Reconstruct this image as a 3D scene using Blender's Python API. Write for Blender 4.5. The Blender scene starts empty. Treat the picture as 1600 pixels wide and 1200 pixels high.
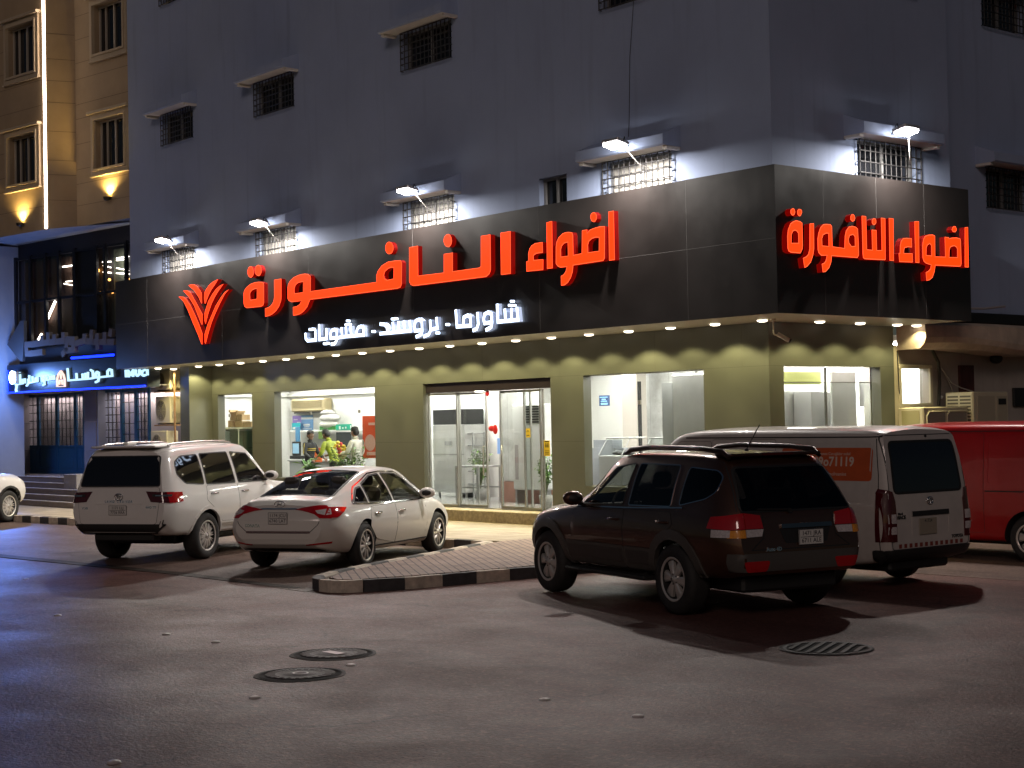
import bpy, math, random
import numpy as np
from mathutils import Vector, Matrix, geometry
from mathutils.bvhtree import BVHTree
R = math.radians
random.seed(7)
scene = bpy.context.scene
COL = scene.collection

# ---------------------------------------------------------------- camera
F_PX, YAW, PITCH, ROLL = 2501.25, R(50.268), R(1.389), R(-1.1345)
CAM = Vector((16.294, -18.890, 2.1284))
_f = Vector((-math.sin(YAW)*math.cos(PITCH), math.cos(YAW)*math.cos(PITCH), math.sin(PITCH)))
_r0 = Vector((math.cos(YAW), math.sin(YAW), 0)); _u0 = _r0.cross(_f)
_r = math.cos(ROLL)*_r0 + math.sin(ROLL)*_u0
_u = -math.sin(ROLL)*_r0 + math.cos(ROLL)*_u0
cd = bpy.data.cameras.new('camera'); cam = bpy.data.objects.new('camera', cd); COL.objects.link(cam)
cd.sensor_width = 36; cd.lens = 36*F_PX/1600; cd.clip_start = .1; cd.clip_end = 600
mw = Matrix((( _r.x,_u.x,-_f.x,CAM.x),(_r.y,_u.y,-_f.y,CAM.y),(_r.z,_u.z,-_f.z,CAM.z),(0,0,0,1)))
cam.matrix_world = mw
scene.camera = cam

# ---------------------------------------------------------------- sky, moonlike fill, exposure
w = bpy.data.worlds.new('World'); scene.world = w; w.use_nodes = True
nt = w.node_tree; bg = nt.nodes['Background']
sky = nt.nodes.new('ShaderNodeTexSky'); sky.sky_type = 'NISHITA'; sky.sun_disc = False
SUN_EL, SUN_AZ = R(24), R(142)
sky.sun_elevation = SUN_EL; sky.sun_rotation = SUN_AZ
nt.links.new(sky.outputs[0], bg.inputs[0]); bg.inputs[1].default_value = 0.0075
sd = bpy.data.lights.new('night_glow', 'SUN'); so = bpy.data.objects.new('night_glow', sd); COL.objects.link(so)
sd.energy = 0.31; sd.angle = R(14); sd.color = (1.0, .77, .69)
so.rotation_euler = (R(66), 0, R(38))
scene.view_settings.view_transform = 'Standard'
scene.view_settings.look = 'None'
scene.view_settings.exposure = 0; scene.view_settings.gamma = 1
scene.cycles.use_denoising = True
scene.cycles.max_bounces = 7; scene.cycles.diffuse_bounces = 3; scene.cycles.glossy_bounces = 4
scene.cycles.transparent_max_bounces = 12; scene.cycles.sample_clamp_indirect = 4
scene.cycles.caustics_reflective = False; scene.cycles.caustics_refractive = False

def ray(U, V): return _f + (U-800)/F_PX*_r - (V-600)/F_PX*_u
def atY(U, V, y): d = ray(U,V); return CAM + d*((y-CAM.y)/d.y)
def atX(U, V, x): d = ray(U,V); return CAM + d*((x-CAM.x)/d.x)
def atZ(U, V, z): d = ray(U,V); return CAM + d*((z-CAM.z)/d.z)

# ---------------------------------------------------------------- materials
MATS = {}
def M(name, col=(.5,.5,.5), rough=.5, metal=0, coat=0, spec=.5, var=0, vs=6, bump=0, bs=60, emit=None, es=0, dirt=0, rvar=0):
    if name in MATS: return MATS[name]
    m = bpy.data.materials.new(name); m.use_nodes = True; MATS[name] = m
    t = m.node_tree; N = t.nodes; L = t.links; p = N['Principled BSDF']
    p.inputs['Base Color'].default_value = (*col, 1); p.inputs['Roughness'].default_value = rough
    p.inputs['Metallic'].default_value = metal; p.inputs['Coat Weight'].default_value = coat
    p.inputs['Coat Roughness'].default_value = .04; p.inputs['Specular IOR Level'].default_value = spec
    if emit: p.inputs['Emission Color'].default_value = (*emit, 1); p.inputs['Emission Strength'].default_value = es
    if var or bump or dirt or rvar:
        tc = N.new('ShaderNodeTexCoord')
        n1 = N.new('ShaderNodeTexNoise'); n1.inputs['Scale'].default_value = vs; n1.inputs['Detail'].default_value = 8; n1.inputs['Roughness'].default_value = .65
        L.new(tc.outputs['Object'], n1.inputs['Vector'])
        if var:
            mx = N.new('ShaderNodeMixRGB'); mx.blend_type = 'MIX'
            mx.inputs[1].default_value = (*[c*(1-var) for c in col], 1); mx.inputs[2].default_value = (*[min(1,c*(1+var)) for c in col], 1)
            rp = N.new('ShaderNodeValToRGB'); rp.color_ramp.elements[0].position = .3; rp.color_ramp.elements[1].position = .7
            L.new(n1.outputs['Fac'], rp.inputs[0]); L.new(rp.outputs[0], mx.inputs[0]); out = mx.outputs[0]
            if dirt:
                mp = N.new('ShaderNodeMapping'); mp.inputs['Scale'].default_value = (2.2, 2.2, .16); L.new(tc.outputs['Object'], mp.inputs[0])
                n3 = N.new('ShaderNodeTexNoise'); n3.inputs['Scale'].default_value = 2.5; n3.inputs['Detail'].default_value = 9; L.new(mp.outputs[0], n3.inputs['Vector'])
                r3 = N.new('ShaderNodeValToRGB'); r3.color_ramp.elements[0].position = .56; r3.color_ramp.elements[1].position = .76
                L.new(n3.outputs['Fac'], r3.inputs[0])
                m3 = N.new('ShaderNodeMixRGB'); m3.inputs[2].default_value = (*[c*(1-dirt*.6) for c in col], 1)
                mul = N.new('ShaderNodeMath'); mul.operation='MULTIPLY'; mul.inputs[1].default_value = .85; L.new(r3.outputs[0], mul.inputs[0])
                L.new(mul.outputs[0], m3.inputs[0]); L.new(out, m3.inputs[1]); out = m3.outputs[0]
            L.new(out, p.inputs['Base Color'])
        if rvar:
            mr = N.new('ShaderNodeMapRange'); mr.inputs[1].default_value=.3; mr.inputs[2].default_value=.7
            mr.inputs[3].default_value = max(.02,rough-rvar); mr.inputs[4].default_value = min(1,rough+rvar)
            L.new(n1.outputs['Fac'], mr.inputs[0]); L.new(mr.outputs[0], p.inputs['Roughness'])
        if bump:
            n2 = N.new('ShaderNodeTexNoise'); n2.inputs['Scale'].default_value = bs; n2.inputs['Detail'].default_value = 6
            L.new(tc.outputs['Object'], n2.inputs['Vector'])
            b = N.new('ShaderNodeBump'); b.inputs['Strength'].default_value = bump; b.inputs['Distance'].default_value = .01
            L.new(n2.outputs['Fac'], b.inputs['Height']); L.new(b.outputs[0], p.inputs['Normal'])
    return m

def E(name, col, s, base=None):
    """Something that gives off light: bulb, lit letter, tube, screen."""
    if name in MATS: return MATS[name]
    m = bpy.data.materials.new(name); m.use_nodes = True; MATS[name] = m
    p = m.node_tree.nodes['Principled BSDF']; p.inputs['Base Color'].default_value = (*(base or [min(.8,c*.5+.05) for c in col]),1)
    p.inputs['Emission Color'].default_value = (*col,1); p.inputs['Emission Strength'].default_value = s; p.inputs['Roughness'].default_value = .6; p.inputs['Specular IOR Level'].default_value = .05
    return m

def glass(name, tint, refl=1.0, rough=.01):
    if name in MATS: return MATS[name]
    m = bpy.data.materials.new(name); m.use_nodes = True; MATS[name] = m
    t = m.node_tree; N = t.nodes; L = t.links; N.remove(N['Principled BSDF'])
    tr = N.new('ShaderNodeBsdfTransparent'); tr.inputs[0].default_value = (*tint,1)
    gl = N.new('ShaderNodeBsdfGlossy'); gl.inputs['Roughness'].default_value = rough; gl.inputs[0].default_value = (refl,refl,refl,1)
    fr = N.new('ShaderNodeFresnel'); ge = N.new('ShaderNodeNewGeometry'); io = N.new('ShaderNodeMapRange')
    io.inputs[3].default_value = 1.5; io.inputs[4].default_value = 1/1.5; L.new(ge.outputs['Backfacing'], io.inputs[0]); L.new(io.outputs[0], fr.inputs[0])
    mx = N.new('ShaderNodeMixShader'); L.new(fr.outputs[0], mx.inputs[0]); L.new(tr.outputs[0], mx.inputs[1]); L.new(gl.outputs[0], mx.inputs[2])
    L.new(mx.outputs[0], N['Material Output'].inputs[0])
    return m

# ---------------------------------------------------------------- mesh helpers
ORG = {}
class MB:
    def __init__(s): s.v=[]; s.f=[]; s.m=[]; s.sm=[]
    def add(s, V, Fc, mi=0, smooth=False):
        o=len(s.v); s.v += [tuple(p) for p in V]
        for q in Fc: s.f.append(tuple(i+o for i in q)); s.m.append(mi); s.sm.append(smooth)
    def box(s,x0,x1,y0,y1,z0,z1,mi=0,b=0,M4=None):
        if x0>x1:x0,x1=x1,x0
        if y0>y1:y0,y1=y1,y0
        if z0>z1:z0,z1=z1,z0
        if b<=0:
            V=[(x,y,z) for x in (x0,x1) for y in (y0,y1) for z in (z0,z1)]
            Fc=[(0,1,3,2),(4,6,7,5),(0,4,5,1),(2,3,7,6),(0,2,6,4),(1,5,7,3)]
        else:
            b=min(b,(x1-x0)*.45,(y1-y0)*.45,(z1-z0)*.45)
            V=[];idx={}
            for i,x in enumerate((x0,x1)):
                for j,y in enumerate((y0,y1)):
                    for k,z in enumerate((z0,z1)):
                        sx,sy,sz=(b,-b)[i],(b,-b)[j],(b,-b)[k]
                        idx[i,j,k]=(len(V),len(V)+1,len(V)+2)
                        V+=[(x,y+sy,z+sz),(x+sx,y,z+sz),(x+sx,y+sy,z)]
            g=lambda i,j,k,a: idx[i,j,k][a]
            Fc=[]
            for i in (0,1):
                q=[g(i,0,0,0),g(i,0,1,0),g(i,1,1,0),g(i,1,0,0)]; Fc.append(q if i==0 else q[::-1])
                q=[g(0,i,0,1),g(1,i,0,1),g(1,i,1,1),g(0,i,1,1)]; Fc.append(q if i==0 else q[::-1])
                q=[g(0,0,i,2),g(0,1,i,2),g(1,1,i,2),g(1,0,i,2)]; Fc.append(q if i==0 else q[::-1])
            for j in (0,1):
                for k in (0,1):
                    Fc.append([g(0,j,k,1),g(1,j,k,1),g(1,j,k,2),g(0,j,k,2)])
                    Fc.append([g(j,0,k,0),g(j,1,k,0),g(j,1,k,2),g(j,0,k,2)])
                    Fc.append([g(j,k,0,0),g(j,k,1,0),g(j,k,1,1),g(j,k,0,1)])
            for i in (0,1):
                for j in (0,1):
                    for k in (0,1): Fc.append([g(i,j,k,0),g(i,j,k,1),g(i,j,k,2)])
        if M4 is not None: V=[M4@Vector(p) for p in V]
        s.add(V,Fc,mi)
    def cyl(s,p0,p1,r0,r1=None,n=16,mi=0,cap=True,smooth=True):
        p0,p1=Vector(p0),Vector(p1); r1=r0 if r1 is None else r1
        d=(p1-p0).normalized(); a=d.orthogonal().normalized(); b=d.cross(a)
        V=[]
        for p,r in ((p0,r0),(p1,r1)):
            for i in range(n):
                t=2*math.pi*i/n; V.append(p+r*(math.cos(t)*a+math.sin(t)*b))
        s.add(V,[(i,(i+1)%n,n+(i+1)%n,n+i) for i in range(n)],mi,smooth)
        if cap: s.add(V,[tuple(range(n))[::-1],tuple(range(n,2*n))],mi)
    def tube(s,path,r,n=8,mi=0,closed=False):
        P=[Vector(p) for p in path]; m=len(P); V=[]; prev=None
        for i in range(m):
            d=((P[(i+1)%m] if (i<m-1 or closed) else P[i])-(P[i-1] if (i>0 or closed) else P[i])).normalized()
            a=d.orthogonal().normalized() if prev is None else (prev-d*prev.dot(d)).normalized()
            prev=a; b=d.cross(a); rr=r[i] if isinstance(r,(list,tuple)) else r
            V+=[P[i]+rr*(math.cos(2*math.pi*k/n)*a+math.sin(2*math.pi*k/n)*b) for k in range(n)]
        Fc=[(i*n+k,i*n+(k+1)%n,((i+1)%m)*n+(k+1)%n,((i+1)%m)*n+k) for i in range(m if closed else m-1) for k in range(n)]
        s.add(V,Fc,mi,True)
        if not closed: s.add(V,[tuple(range(n))[::-1],tuple(range((m-1)*n,m*n))],mi)
    def lathe(s,prof,c,ax,n=32,mi=0,close=False):
        """prof: (radius, along) ; c centre ; ax axis vector"""
        c=Vector(c); d=Vector(ax).normalized(); a=d.orthogonal().normalized(); b=d.cross(a); V=[]
        for (r,h) in prof:
            for i in range(n):
                t=2*math.pi*i/n; V.append(c+d*h+r*(math.cos(t)*a+math.sin(t)*b))
        m=len(prof); rng=m if close else m-1
        s.add(V,[(j*n+i,j*n+(i+1)%n,((j+1)%m)*n+(i+1)%n,((j+1)%m)*n+i) for j in range(rng) for i in range(n)],mi,True)
    def ell(s,c,rx,ry,rz,n=14,k=9,mi=0,M4=None):
        V=[];c=Vector(c)
        for j in range(k+1):
            ph=math.pi*j/k
            for i in range(n):
                t=2*math.pi*i/n; p=Vector((rx*math.sin(ph)*math.cos(t),ry*math.sin(ph)*math.sin(t),rz*math.cos(ph)))
                V.append(c+(M4@p if M4 is not None else p))
        s.add(V,[(j*n+i,(j+1)*n+i,(j+1)*n+(i+1)%n,j*n+(i+1)%n) for j in range(k) for i in range(n)],mi,True)
    def prism(s,poly,d0,d1,fn,mi=0,holes=(),side_mi=None):
        """polygon (a,b) with holes, extruded from depth d0 (front) to d1; fn(a,b,d)->3D"""
        loops=[list(poly)]+[list(h) for h in holes]
        verts=[Vector(p) for l in loops for p in l]; edges=[]; o=0
        for l in loops: edges+=[(o+i,o+(i+1)%len(l)) for i in range(len(l))]; o+=len(l)
        if holes:
            r=geometry.delaunay_2d_cdt(verts,edges,[],0,1e-6); vs=r[0]
            def inside(p,l):
                c=False;j=len(l)-1
                for i in range(len(l)):
                    if (l[i][1]>p[1])!=(l[j][1]>p[1]) and p[0]<(l[j][0]-l[i][0])*(p[1]-l[i][1])/(l[j][1]-l[i][1])+l[i][0]: c=not c
                    j=i
                return c
            tr=[t for t in r[2] if (lambda g: inside(g,loops[0]) and not any(inside(g,h) for h in loops[1:]))(sum((vs[i] for i in t),Vector((0,0)))/len(t))]
        else:
            r=geometry.delaunay_2d_cdt(verts,edges,[],1,1e-6); vs=r[0]; tr=r[2]
        n=len(vs)
        s.add([fn(p[0],p[1],d0) for p in vs],tr,mi)
        s.add([fn(p[0],p[1],d1) for p in vs],[t[::-1] for t in tr],mi)
        for l in loops:
            k=len(l); s.add([fn(p[0],p[1],d0) for p in l]+[fn(p[0],p[1],d1) for p in l],[(i,(i+1)%k,k+(i+1)%k,k+i) for i in range(k)],mi if side_mi is None else side_mi)
    def build(s,name,mats,parent=None,local=False,recalc=True):
        me=bpy.data.meshes.new(name); V=s.v
        if parent is not None and not local:
            o=ORG.get(parent.name,Vector()); V=[(p[0]-o.x,p[1]-o.y,p[2]-o.z) for p in V]
        me.from_pydata(V,[],s.f)
        if not isinstance(mats,(list,tuple)): mats=[mats]
        for m in mats: me.materials.append(m)
        me.polygons.foreach_set('material_index',s.m); me.polygons.foreach_set('use_smooth',s.sm)
        if recalc:
            import bmesh
            bm=bmesh.new(); bm.from_mesh(me); bmesh.ops.recalc_face_normals(bm,faces=bm.faces); bm.to_mesh(me); bm.free()
        me.update()
        ob=bpy.data.objects.new(name,me); COL.objects.link(ob)
        if parent is not None:
            ob.parent=parent
            ORG[ob.name]=ORG.get(parent.name,Vector())
        return ob

def tag(o,label,cat,group=None):
    o['label']=label; o['category']=cat
    if group: o['group']=group
    return o
def thing(name,label,cat,loc=(0,0,0),rz=0,group=None):
    o=bpy.data.objects.new(name,None); COL.objects.link(o); o.empty_display_size=.2
    o.location=loc; o.rotation_euler=(0,0,rz); ORG[o.name]=Vector(loc) if rz==0 else Vector()
    tag(o,label,cat,group); return o
def struct(o): o['kind']='structure'; return o
def one(name,mb,mats,label,cat,group=None):
    """a thing that is one mesh: its origin is put at its base"""
    V=np.array(mb.v); c=Vector(((V[:,0].min()+V[:,0].max())/2,(V[:,1].min()+V[:,1].max())/2,V[:,2].min()))
    mb.v=[(p[0]-c.x,p[1]-c.y,p[2]-c.z) for p in mb.v]
    o=mb.build(name,mats); o.location=c; return tag(o,label,cat,group)
def text_mesh(mb,body,size,fn,depth=.004,mi=0,align='CENTER',bold=0):
    cu=bpy.data.curves.new('t','FONT'); cu.body=body; cu.size=size; cu.align_x=align; cu.align_y='CENTER'; cu.resolution_u=2; cu.offset=bold
    ob=bpy.data.objects.new('t',cu); COL.objects.link(ob)
    me=bpy.data.meshes.new_from_object(ob.evaluated_get(bpy.context.evaluated_depsgraph_get()))
    V=[v.co.copy() for v in me.vertices]; Fc=[tuple(p.vertices) for p in me.polygons]
    mb.add([fn(v.x,v.y,0) for v in V],Fc,mi)
    cnt={}
    for q in Fc:
        for i in range(len(q)):
            e=(q[i],q[(i+1)%len(q)]); cnt[tuple(sorted(e))]=cnt.get(tuple(sorted(e)),0)+1
    be=[e for e,c in cnt.items() if c==1]
    mb.add([fn(v.x,v.y,0) for v in V]+[fn(v.x,v.y,depth) for v in V],[(a,b,b+len(V),a+len(V)) for a,b in be],mi)
    bpy.data.objects.remove(ob); bpy.data.meshes.remove(me); bpy.data.curves.remove(cu)
def stroke(mb,path,w,fn,d0,d1,mi=0,side_mi=None):
    """flat pen stroke of width w along path (a,b), mitred, extruded d0..d1"""
    P=[Vector(p) for p in path]; L=[];Rr=[]
    for i in range(len(P)):
        d0_=(P[i]-P[i-1]).normalized() if i>0 else (P[1]-P[0]).normalized()
        d1_=(P[i+1]-P[i]).normalized() if i<len(P)-1 else d0_
        n=Vector((-(d0_.y+d1_.y),d0_.x+d1_.x)); n=n.normalized() if n.length>1e-6 else Vector((-d0_.y,d0_.x))
        k=min(1.5,1/max(.5,n.dot(Vector((-d0_.y,d0_.x)))))
        e=Vector((0,0))
        if i==0: e=-d1_*w*.35
        if i==len(P)-1: e=d0_*w*.35
        L.append(P[i]+n*w/2*k+e); Rr.append(P[i]-n*w/2*k+e)
    n=len(P); V=[fn(p.x,p.y,d0) for p in L+Rr]+[fn(p.x,p.y,d1) for p in L+Rr]
    for i in range(n-1):
        mb.add(V,[(i,i+1,n+i+1,n+i),(2*n+i,3*n+i,3*n+i+1,2*n+i+1)],mi)
        mb.add(V,[(i,2*n+i,2*n+i+1,i+1),(n+i,n+i+1,3*n+i+1,3*n+i)],mi if side_mi is None else side_mi)
    mb.add(V,[(0,n,3*n,2*n),(n-1,2*n+n-1,3*n+n-1,2*n-1)],mi if side_mi is None else side_mi)
CARBLK = M('car_black_plastic',(.014,.014,.014),.6)

# ================================================================ ground
def ground_mat(name, base, patch, speck=.9, rough=.47):
    m=bpy.data.materials.new(name); m.use_nodes=True; t=m.node_tree; N=t.nodes; L=t.links; p=N['Principled BSDF']
    tc=N.new('ShaderNodeTexCoord')
    def noise(s,d=8,r=.6,dist=0):
        n=N.new('ShaderNodeTexNoise'); n.inputs['Scale'].default_value=s; n.inputs['Detail'].default_value=d; n.inputs['Roughness'].default_value=r; n.inputs['Distortion'].default_value=dist
        L.new(tc.outputs['Object'],n.inputs['Vector']); return n.outputs['Fac']
    def ramp(i,a,b,ca=(0,0,0,1),cb=(1,1,1,1)):
        r=N.new('ShaderNodeValToRGB'); e=r.color_ramp.elements; e[0].position=a;e[1].position=b;e[0].color=ca;e[1].color=cb; L.new(i,r.inputs[0]); return r.outputs[0]
    def mix(f,a,b,ty='MIX'):
        x=N.new('ShaderNodeMixRGB'); x.blend_type=ty
        for k,v in ((0,f),(1,a),(2,b)):
            if isinstance(v,(int,float)): x.inputs[k].default_value=v
            elif isinstance(v,tuple): x.inputs[k].default_value=(*v,1)
            else: L.new(v,x.inputs[k])
        return x.outputs[0]
    c=mix(ramp(noise(.35,9,.7),.30,.70),base,patch)
    c=mix(.22,c,mix(ramp(noise(2.3,8,.75,.6),.4,.7),tuple(x*.55 for x in base),tuple(x*1.5 for x in base)))
    mp=N.new('ShaderNodeMapping'); mp.inputs['Rotation'].default_value=(0,0,R(48)); mp.inputs['Scale'].default_value=(.12,1.6,1); L.new(tc.outputs['Object'],mp.inputs[0])
    ns=N.new('ShaderNodeTexNoise'); ns.inputs['Scale'].default_value=1.1; ns.inputs['Detail'].default_value=6; L.new(mp.outputs[0],ns.inputs['Vector'])
    c=mix(ramp(ns.outputs['Fac'],.46,.72,(0,0,0,1),(.7,.7,.7,1)),c,tuple(x*.45 for x in base))
    sp=noise(17,2,.6); c=mix(ramp(sp,.50,.68,(0,0,0,1),(speck,speck,speck,1)),c,tuple(min(.6,x*1.9) for x in base))
    c=mix(ramp(noise(37,2,.6),.36,.50,(speck,speck,speck,1),(0,0,0,1)),c,tuple(x*.5 for x in base))
    vo=N.new('ShaderNodeTexVoronoi'); vo.feature='DISTANCE_TO_EDGE'; vo.inputs['Scale'].default_value=.28
    wn=N.new('ShaderNodeTexNoise'); wn.inputs['Scale'].default_value=1.3; wn.inputs['Detail'].default_value=8; L.new(tc.outputs['Object'],wn.inputs['Vector'])
    ad=N.new('ShaderNodeMixRGB'); ad.blend_type='ADD'; ad.inputs[0].default_value=.9; L.new(tc.outputs['Object'],ad.inputs[1]); L.new(wn.outputs['Color'],ad.inputs[2]); L.new(ad.outputs[0],vo.inputs['Vector'])
    cr=ramp(vo.outputs['Distance'],.0,.006,(1,1,1,1),(0,0,0,1)); gate=ramp(noise(.5,3),.5,.6); cm=N.new('ShaderNodeMath'); cm.operation='MULTIPLY'; L.new(cr,cm.inputs[0]); L.new(gate,cm.inputs[1])
    c=mix(cm.outputs[0],c,tuple(x*.2 for x in base))
    st=ramp(noise(.85,5,.6,.4),.60,.72); c=mix(st,c,tuple(x*.42 for x in base))
    L.new(c,p.inputs['Base Color'])
    rr=N.new('ShaderNodeMapRange'); rr.inputs[1].default_value=.3; rr.inputs[2].default_value=.7; rr.inputs[3].default_value=rough-.1; rr.inputs[4].default_value=rough+.14
    L.new(noise(.6,8,.7),rr.inputs[0]); L.new(rr.outputs[0],p.inputs['Roughness']); p.inputs['Specular IOR Level'].default_value=.16; p.inputs['Specular Tint'].default_value=(1,.72,.66,1)
    b=N.new('ShaderNodeBump'); b.inputs['Strength'].default_value=.6; b.inputs['Distance'].default_value=.02
    b2=N.new('ShaderNodeBump'); b2.inputs['Strength'].default_value=.3; b2.inputs['Distance'].default_value=.03; L.new(noise(9,6),b2.inputs['Height'])
    L.new(noise(30,3,.7),b.inputs['Height']); L.new(b2.outputs[0],b.inputs['Normal']); L.new(b.outputs[0],p.inputs['Normal'])
    return m
ASPH=ground_mat('road_asphalt',(.112,.052,.043),(.140,.070,.060))
ASPH2=ground_mat('bay_asphalt',(.115,.078,.064),(.15,.105,.088),.7,.55)
GUT=ground_mat('gutter_strip_tar',(.03,.024,.02),(.045,.036,.03),.5,.6)
def brick_mat(name,c1,c2,mortar,scale,rough=.75,off=.5,w_=.5,h_=.25,ms=.02,rot=0,bump=.5):
    m=bpy.data.materials.new(name); m.use_nodes=True; t=m.node_tree; N=t.nodes; L=t.links; p=N['Principled BSDF']
    tc=N.new('ShaderNodeTexCoord'); mp=N.new('ShaderNodeMapping'); mp.inputs['Rotation'].default_value=(0,0,rot); L.new(tc.outputs['Object'],mp.inputs[0])
    wn=N.new('ShaderNodeTexNoise'); wn.inputs['Scale'].default_value=9; L.new(tc.outputs['Object'],wn.inputs['Vector'])
    ad=N.new('ShaderNodeMixRGB'); ad.blend_type='ADD'; ad.inputs[0].default_value=.022; L.new(mp.outputs[0],ad.inputs[1]); L.new(wn.outputs['Color'],ad.inputs[2])
    b=N.new('ShaderNodeTexBrick'); b.offset=off; b.inputs['Scale'].default_value=scale; b.inputs['Color1'].default_value=(*c1,1); b.inputs['Color2'].default_value=(*c2,1); b.inputs['Mortar'].default_value=(*mortar,1)
    b.inputs['Mortar Size'].default_value=ms; b.inputs['Brick Width'].default_value=w_; b.inputs['Row Height'].default_value=h_; b.inputs['Mortar Smooth'].default_value=.2
    L.new(ad.outputs[0],b.inputs['Vector'])
    n=N.new('ShaderNodeTexNoise'); n.inputs['Scale'].default_value=1.6; n.inputs['Detail'].default_value=9; n.inputs['Roughness'].default_value=.75; L.new(tc.outputs['Object'],n.inputs['Vector'])
    r=N.new('ShaderNodeValToRGB'); r.color_ramp.elements[0].position=.35; r.color_ramp.elements[0].color=(.6,.58,.55,1); r.color_ramp.elements[1].position=.65; L.new(n.outputs['Fac'],r.inputs[0])
    mx=N.new('ShaderNodeMixRGB'); mx.blend_type='MULTIPLY'; mx.inputs[0].default_value=.8; L.new(b.outputs['Color'],mx.inputs[1]); L.new(r.outputs[0],mx.inputs[2])
    L.new(mx.outputs[0],p.inputs['Base Color']); p.inputs['Roughness'].default_value=rough
    bp=N.new('ShaderNodeBump'); bp.invert=True; bp.inputs['Strength'].default_value=bump; bp.inputs['Distance'].default_value=.008; L.new(b.outputs['Fac'],bp.inputs['Height']); L.new(bp.outputs[0],p.inputs['Normal'])
    return m
PAVER=brick_mat('interlocking_pavers',(.36,.25,.20),(.28,.195,.165),(.07,.05,.045),1,w_=.23,h_=.115,ms=.009,rot=R(30))
TILE=brick_mat('stone_pavement_tiles',(.46,.38,.27),(.40,.33,.24),(.17,.14,.1),1,w_=.4,h_=.4,ms=.008,off=0)
KB=M('kerb_black_paint',(.05,.048,.05),.75,var=.35,vs=9,bump=.4,bs=30); KW=M('kerb_worn_white_paint',(.52,.45,.37),.8,var=.35,vs=7,bump=.5,bs=26); KC=M('kerb_bare_concrete',(.2,.17,.14),.85,var=.3,vs=12,bump=.5)

def sheet(name,poly,z,mat,z0=None,skirt=None):
    mb=MB(); mb.prism(poly,z,z-.3 if z0 is None else z0,lambda a,b,d:(a,b,d)); return struct(mb.build(name,mat))
g=MB(); g.box(-90,90,-90,70,-.4,0); struct(g.build('road',ASPH))
# parking bays: worn asphalt sheets just above the road
KA=(-27.5,-4.08); KBp=(-4.75,-2.0)
g=MB(); g.prism([(-20.6,-8.9),(-11,-8.0),(-5,-7.6),(-1.35,-7.75),(-1.6,-7.0),(-4.7,-2.05),(-27.5,-4.15),(-27.5,-9.4)],.004,-.2,lambda a,b,d:(a,b,d)); struct(g.build('parking_bay_surface',ASPH2))
g=MB(); g.prism([(-30,-9.7),(-11,-8.18),(-5.2,-7.72),(-1.9,-7.66),(-1.75,-7.5),(-5,-7.46),(-11,-7.86),(-30,-9.35)],.008,-.1,lambda a,b,d:(a,b,d)); struct(g.build('gutter_strip',GUT))
g=MB(); g.prism([(-1.0,-1.0),(9,-1.0),(22,-1.6),(30,3),(30,20),(-1.0,20)],.004,-.2,lambda a,b,d:(a,b,d)); struct(g.build('alley_surface',ASPH2))
# pavement and the island of interlocking pavers
ISL=[(-4.62,-1.97),(-3.55,-3.9),(-2.75,-5.6),(-2.1,-6.7),(-1.72,-7.22),(-1.45,-7.42),(-1.15,-7.48),(-.95,-7.38),(-.82,-7.1),(-.68,-6.4),(-.62,-5.5),(-.52,-4.4),(-.5,-3.0),(-.62,-1.2),(-.62,.9)]
def inset(P,c,k): return [(p[0]+(c[0]-p[0])*k,p[1]+(c[1]-p[1])*k) for p in P]
sheet('island_pavers',[(-4.55,.9)]+[(-4.55,-1.85)]+[(a+.1*(1 if i<5 else -1 if i>7 else 0),b+(.1 if 3<i<9 else 0)) for i,(a,b) in enumerate(ISL[1:-1],1)]+[(-.72,.9)],.152,PAVER)
sheet('shop_pavement',[(-27.4,-3.95),(-4.551,-1.88),(-4.551,.9),(-.72,.902),(-.72,8),(-1.6,8),(-1.6,1.6),(-22.6,1.6),(-32,1.6),(-32,-1.2),(-27.4,-1.2)],.15,TILE)
def kerb(path,first,name,seg=.5,closed=False,h=.155,w_=.14,white=KW):
    """kerb stones along a path, painted black and white in turn"""
    mb=MB(); P=[Vector((a,b,0)) for a,b in path]
    # resample
    L=[0]
    for i in range(1,len(P)): L.append(L[-1]+(P[i]-P[i-1]).length)
    def at(s):
        for i in range(1,len(P)):
            if s<=L[i] or i==len(P)-1: return P[i-1].lerp(P[i],(s-L[i-1])/max(1e-6,L[i]-L[i-1]))
    n=max(1,round(L[-1]/seg)); k=first
    for i in range(n):
        a,b=i*L[-1]/n,(i+1)*L[-1]/n; q=[at(a+(b-a)*t/3) for t in range(4)]
        V=[]
        for j,p in enumerate(q):
            d=(q[min(3,j+1)]-q[max(0,j-1)]).normalized(); nn=Vector((-d.y,d.x,0))
            t=j/3; e=.004 if j in(0,3) else 0
            pp=p+d*(e if j==0 else -e)
            hh=h+random.uniform(-.004,.004)
            V+=[pp-nn*0.0+Vector((0,0,-.05)),pp+Vector((0,0,hh-.03)),pp+nn*.03+Vector((0,0,hh)),pp+nn*w_+Vector((0,0,hh)),pp+nn*w_+Vector((0,0,-.05))]
        Fc=[(5*j+a_,5*j+a_+1,5*j+a_+6,5*j+a_+5) for j in range(3) for a_ in range(4)]+[(0,1,2,3,4),(15,19,18,17,16)]
        mb.add(V,Fc,k%2)
        k+=1
    return struct(mb.build(name,[KB,white]))
kerb(ISL[-1::-1],0,'kerb_island',.55)   # walks round so that the stones sit inside the island
kerb([(-4.62,-1.97)]+[KA],1,'kerb_bay',.42)
kerb([KA,(-27.5,-1.3)],0,'kerb_return',.5)

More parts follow.
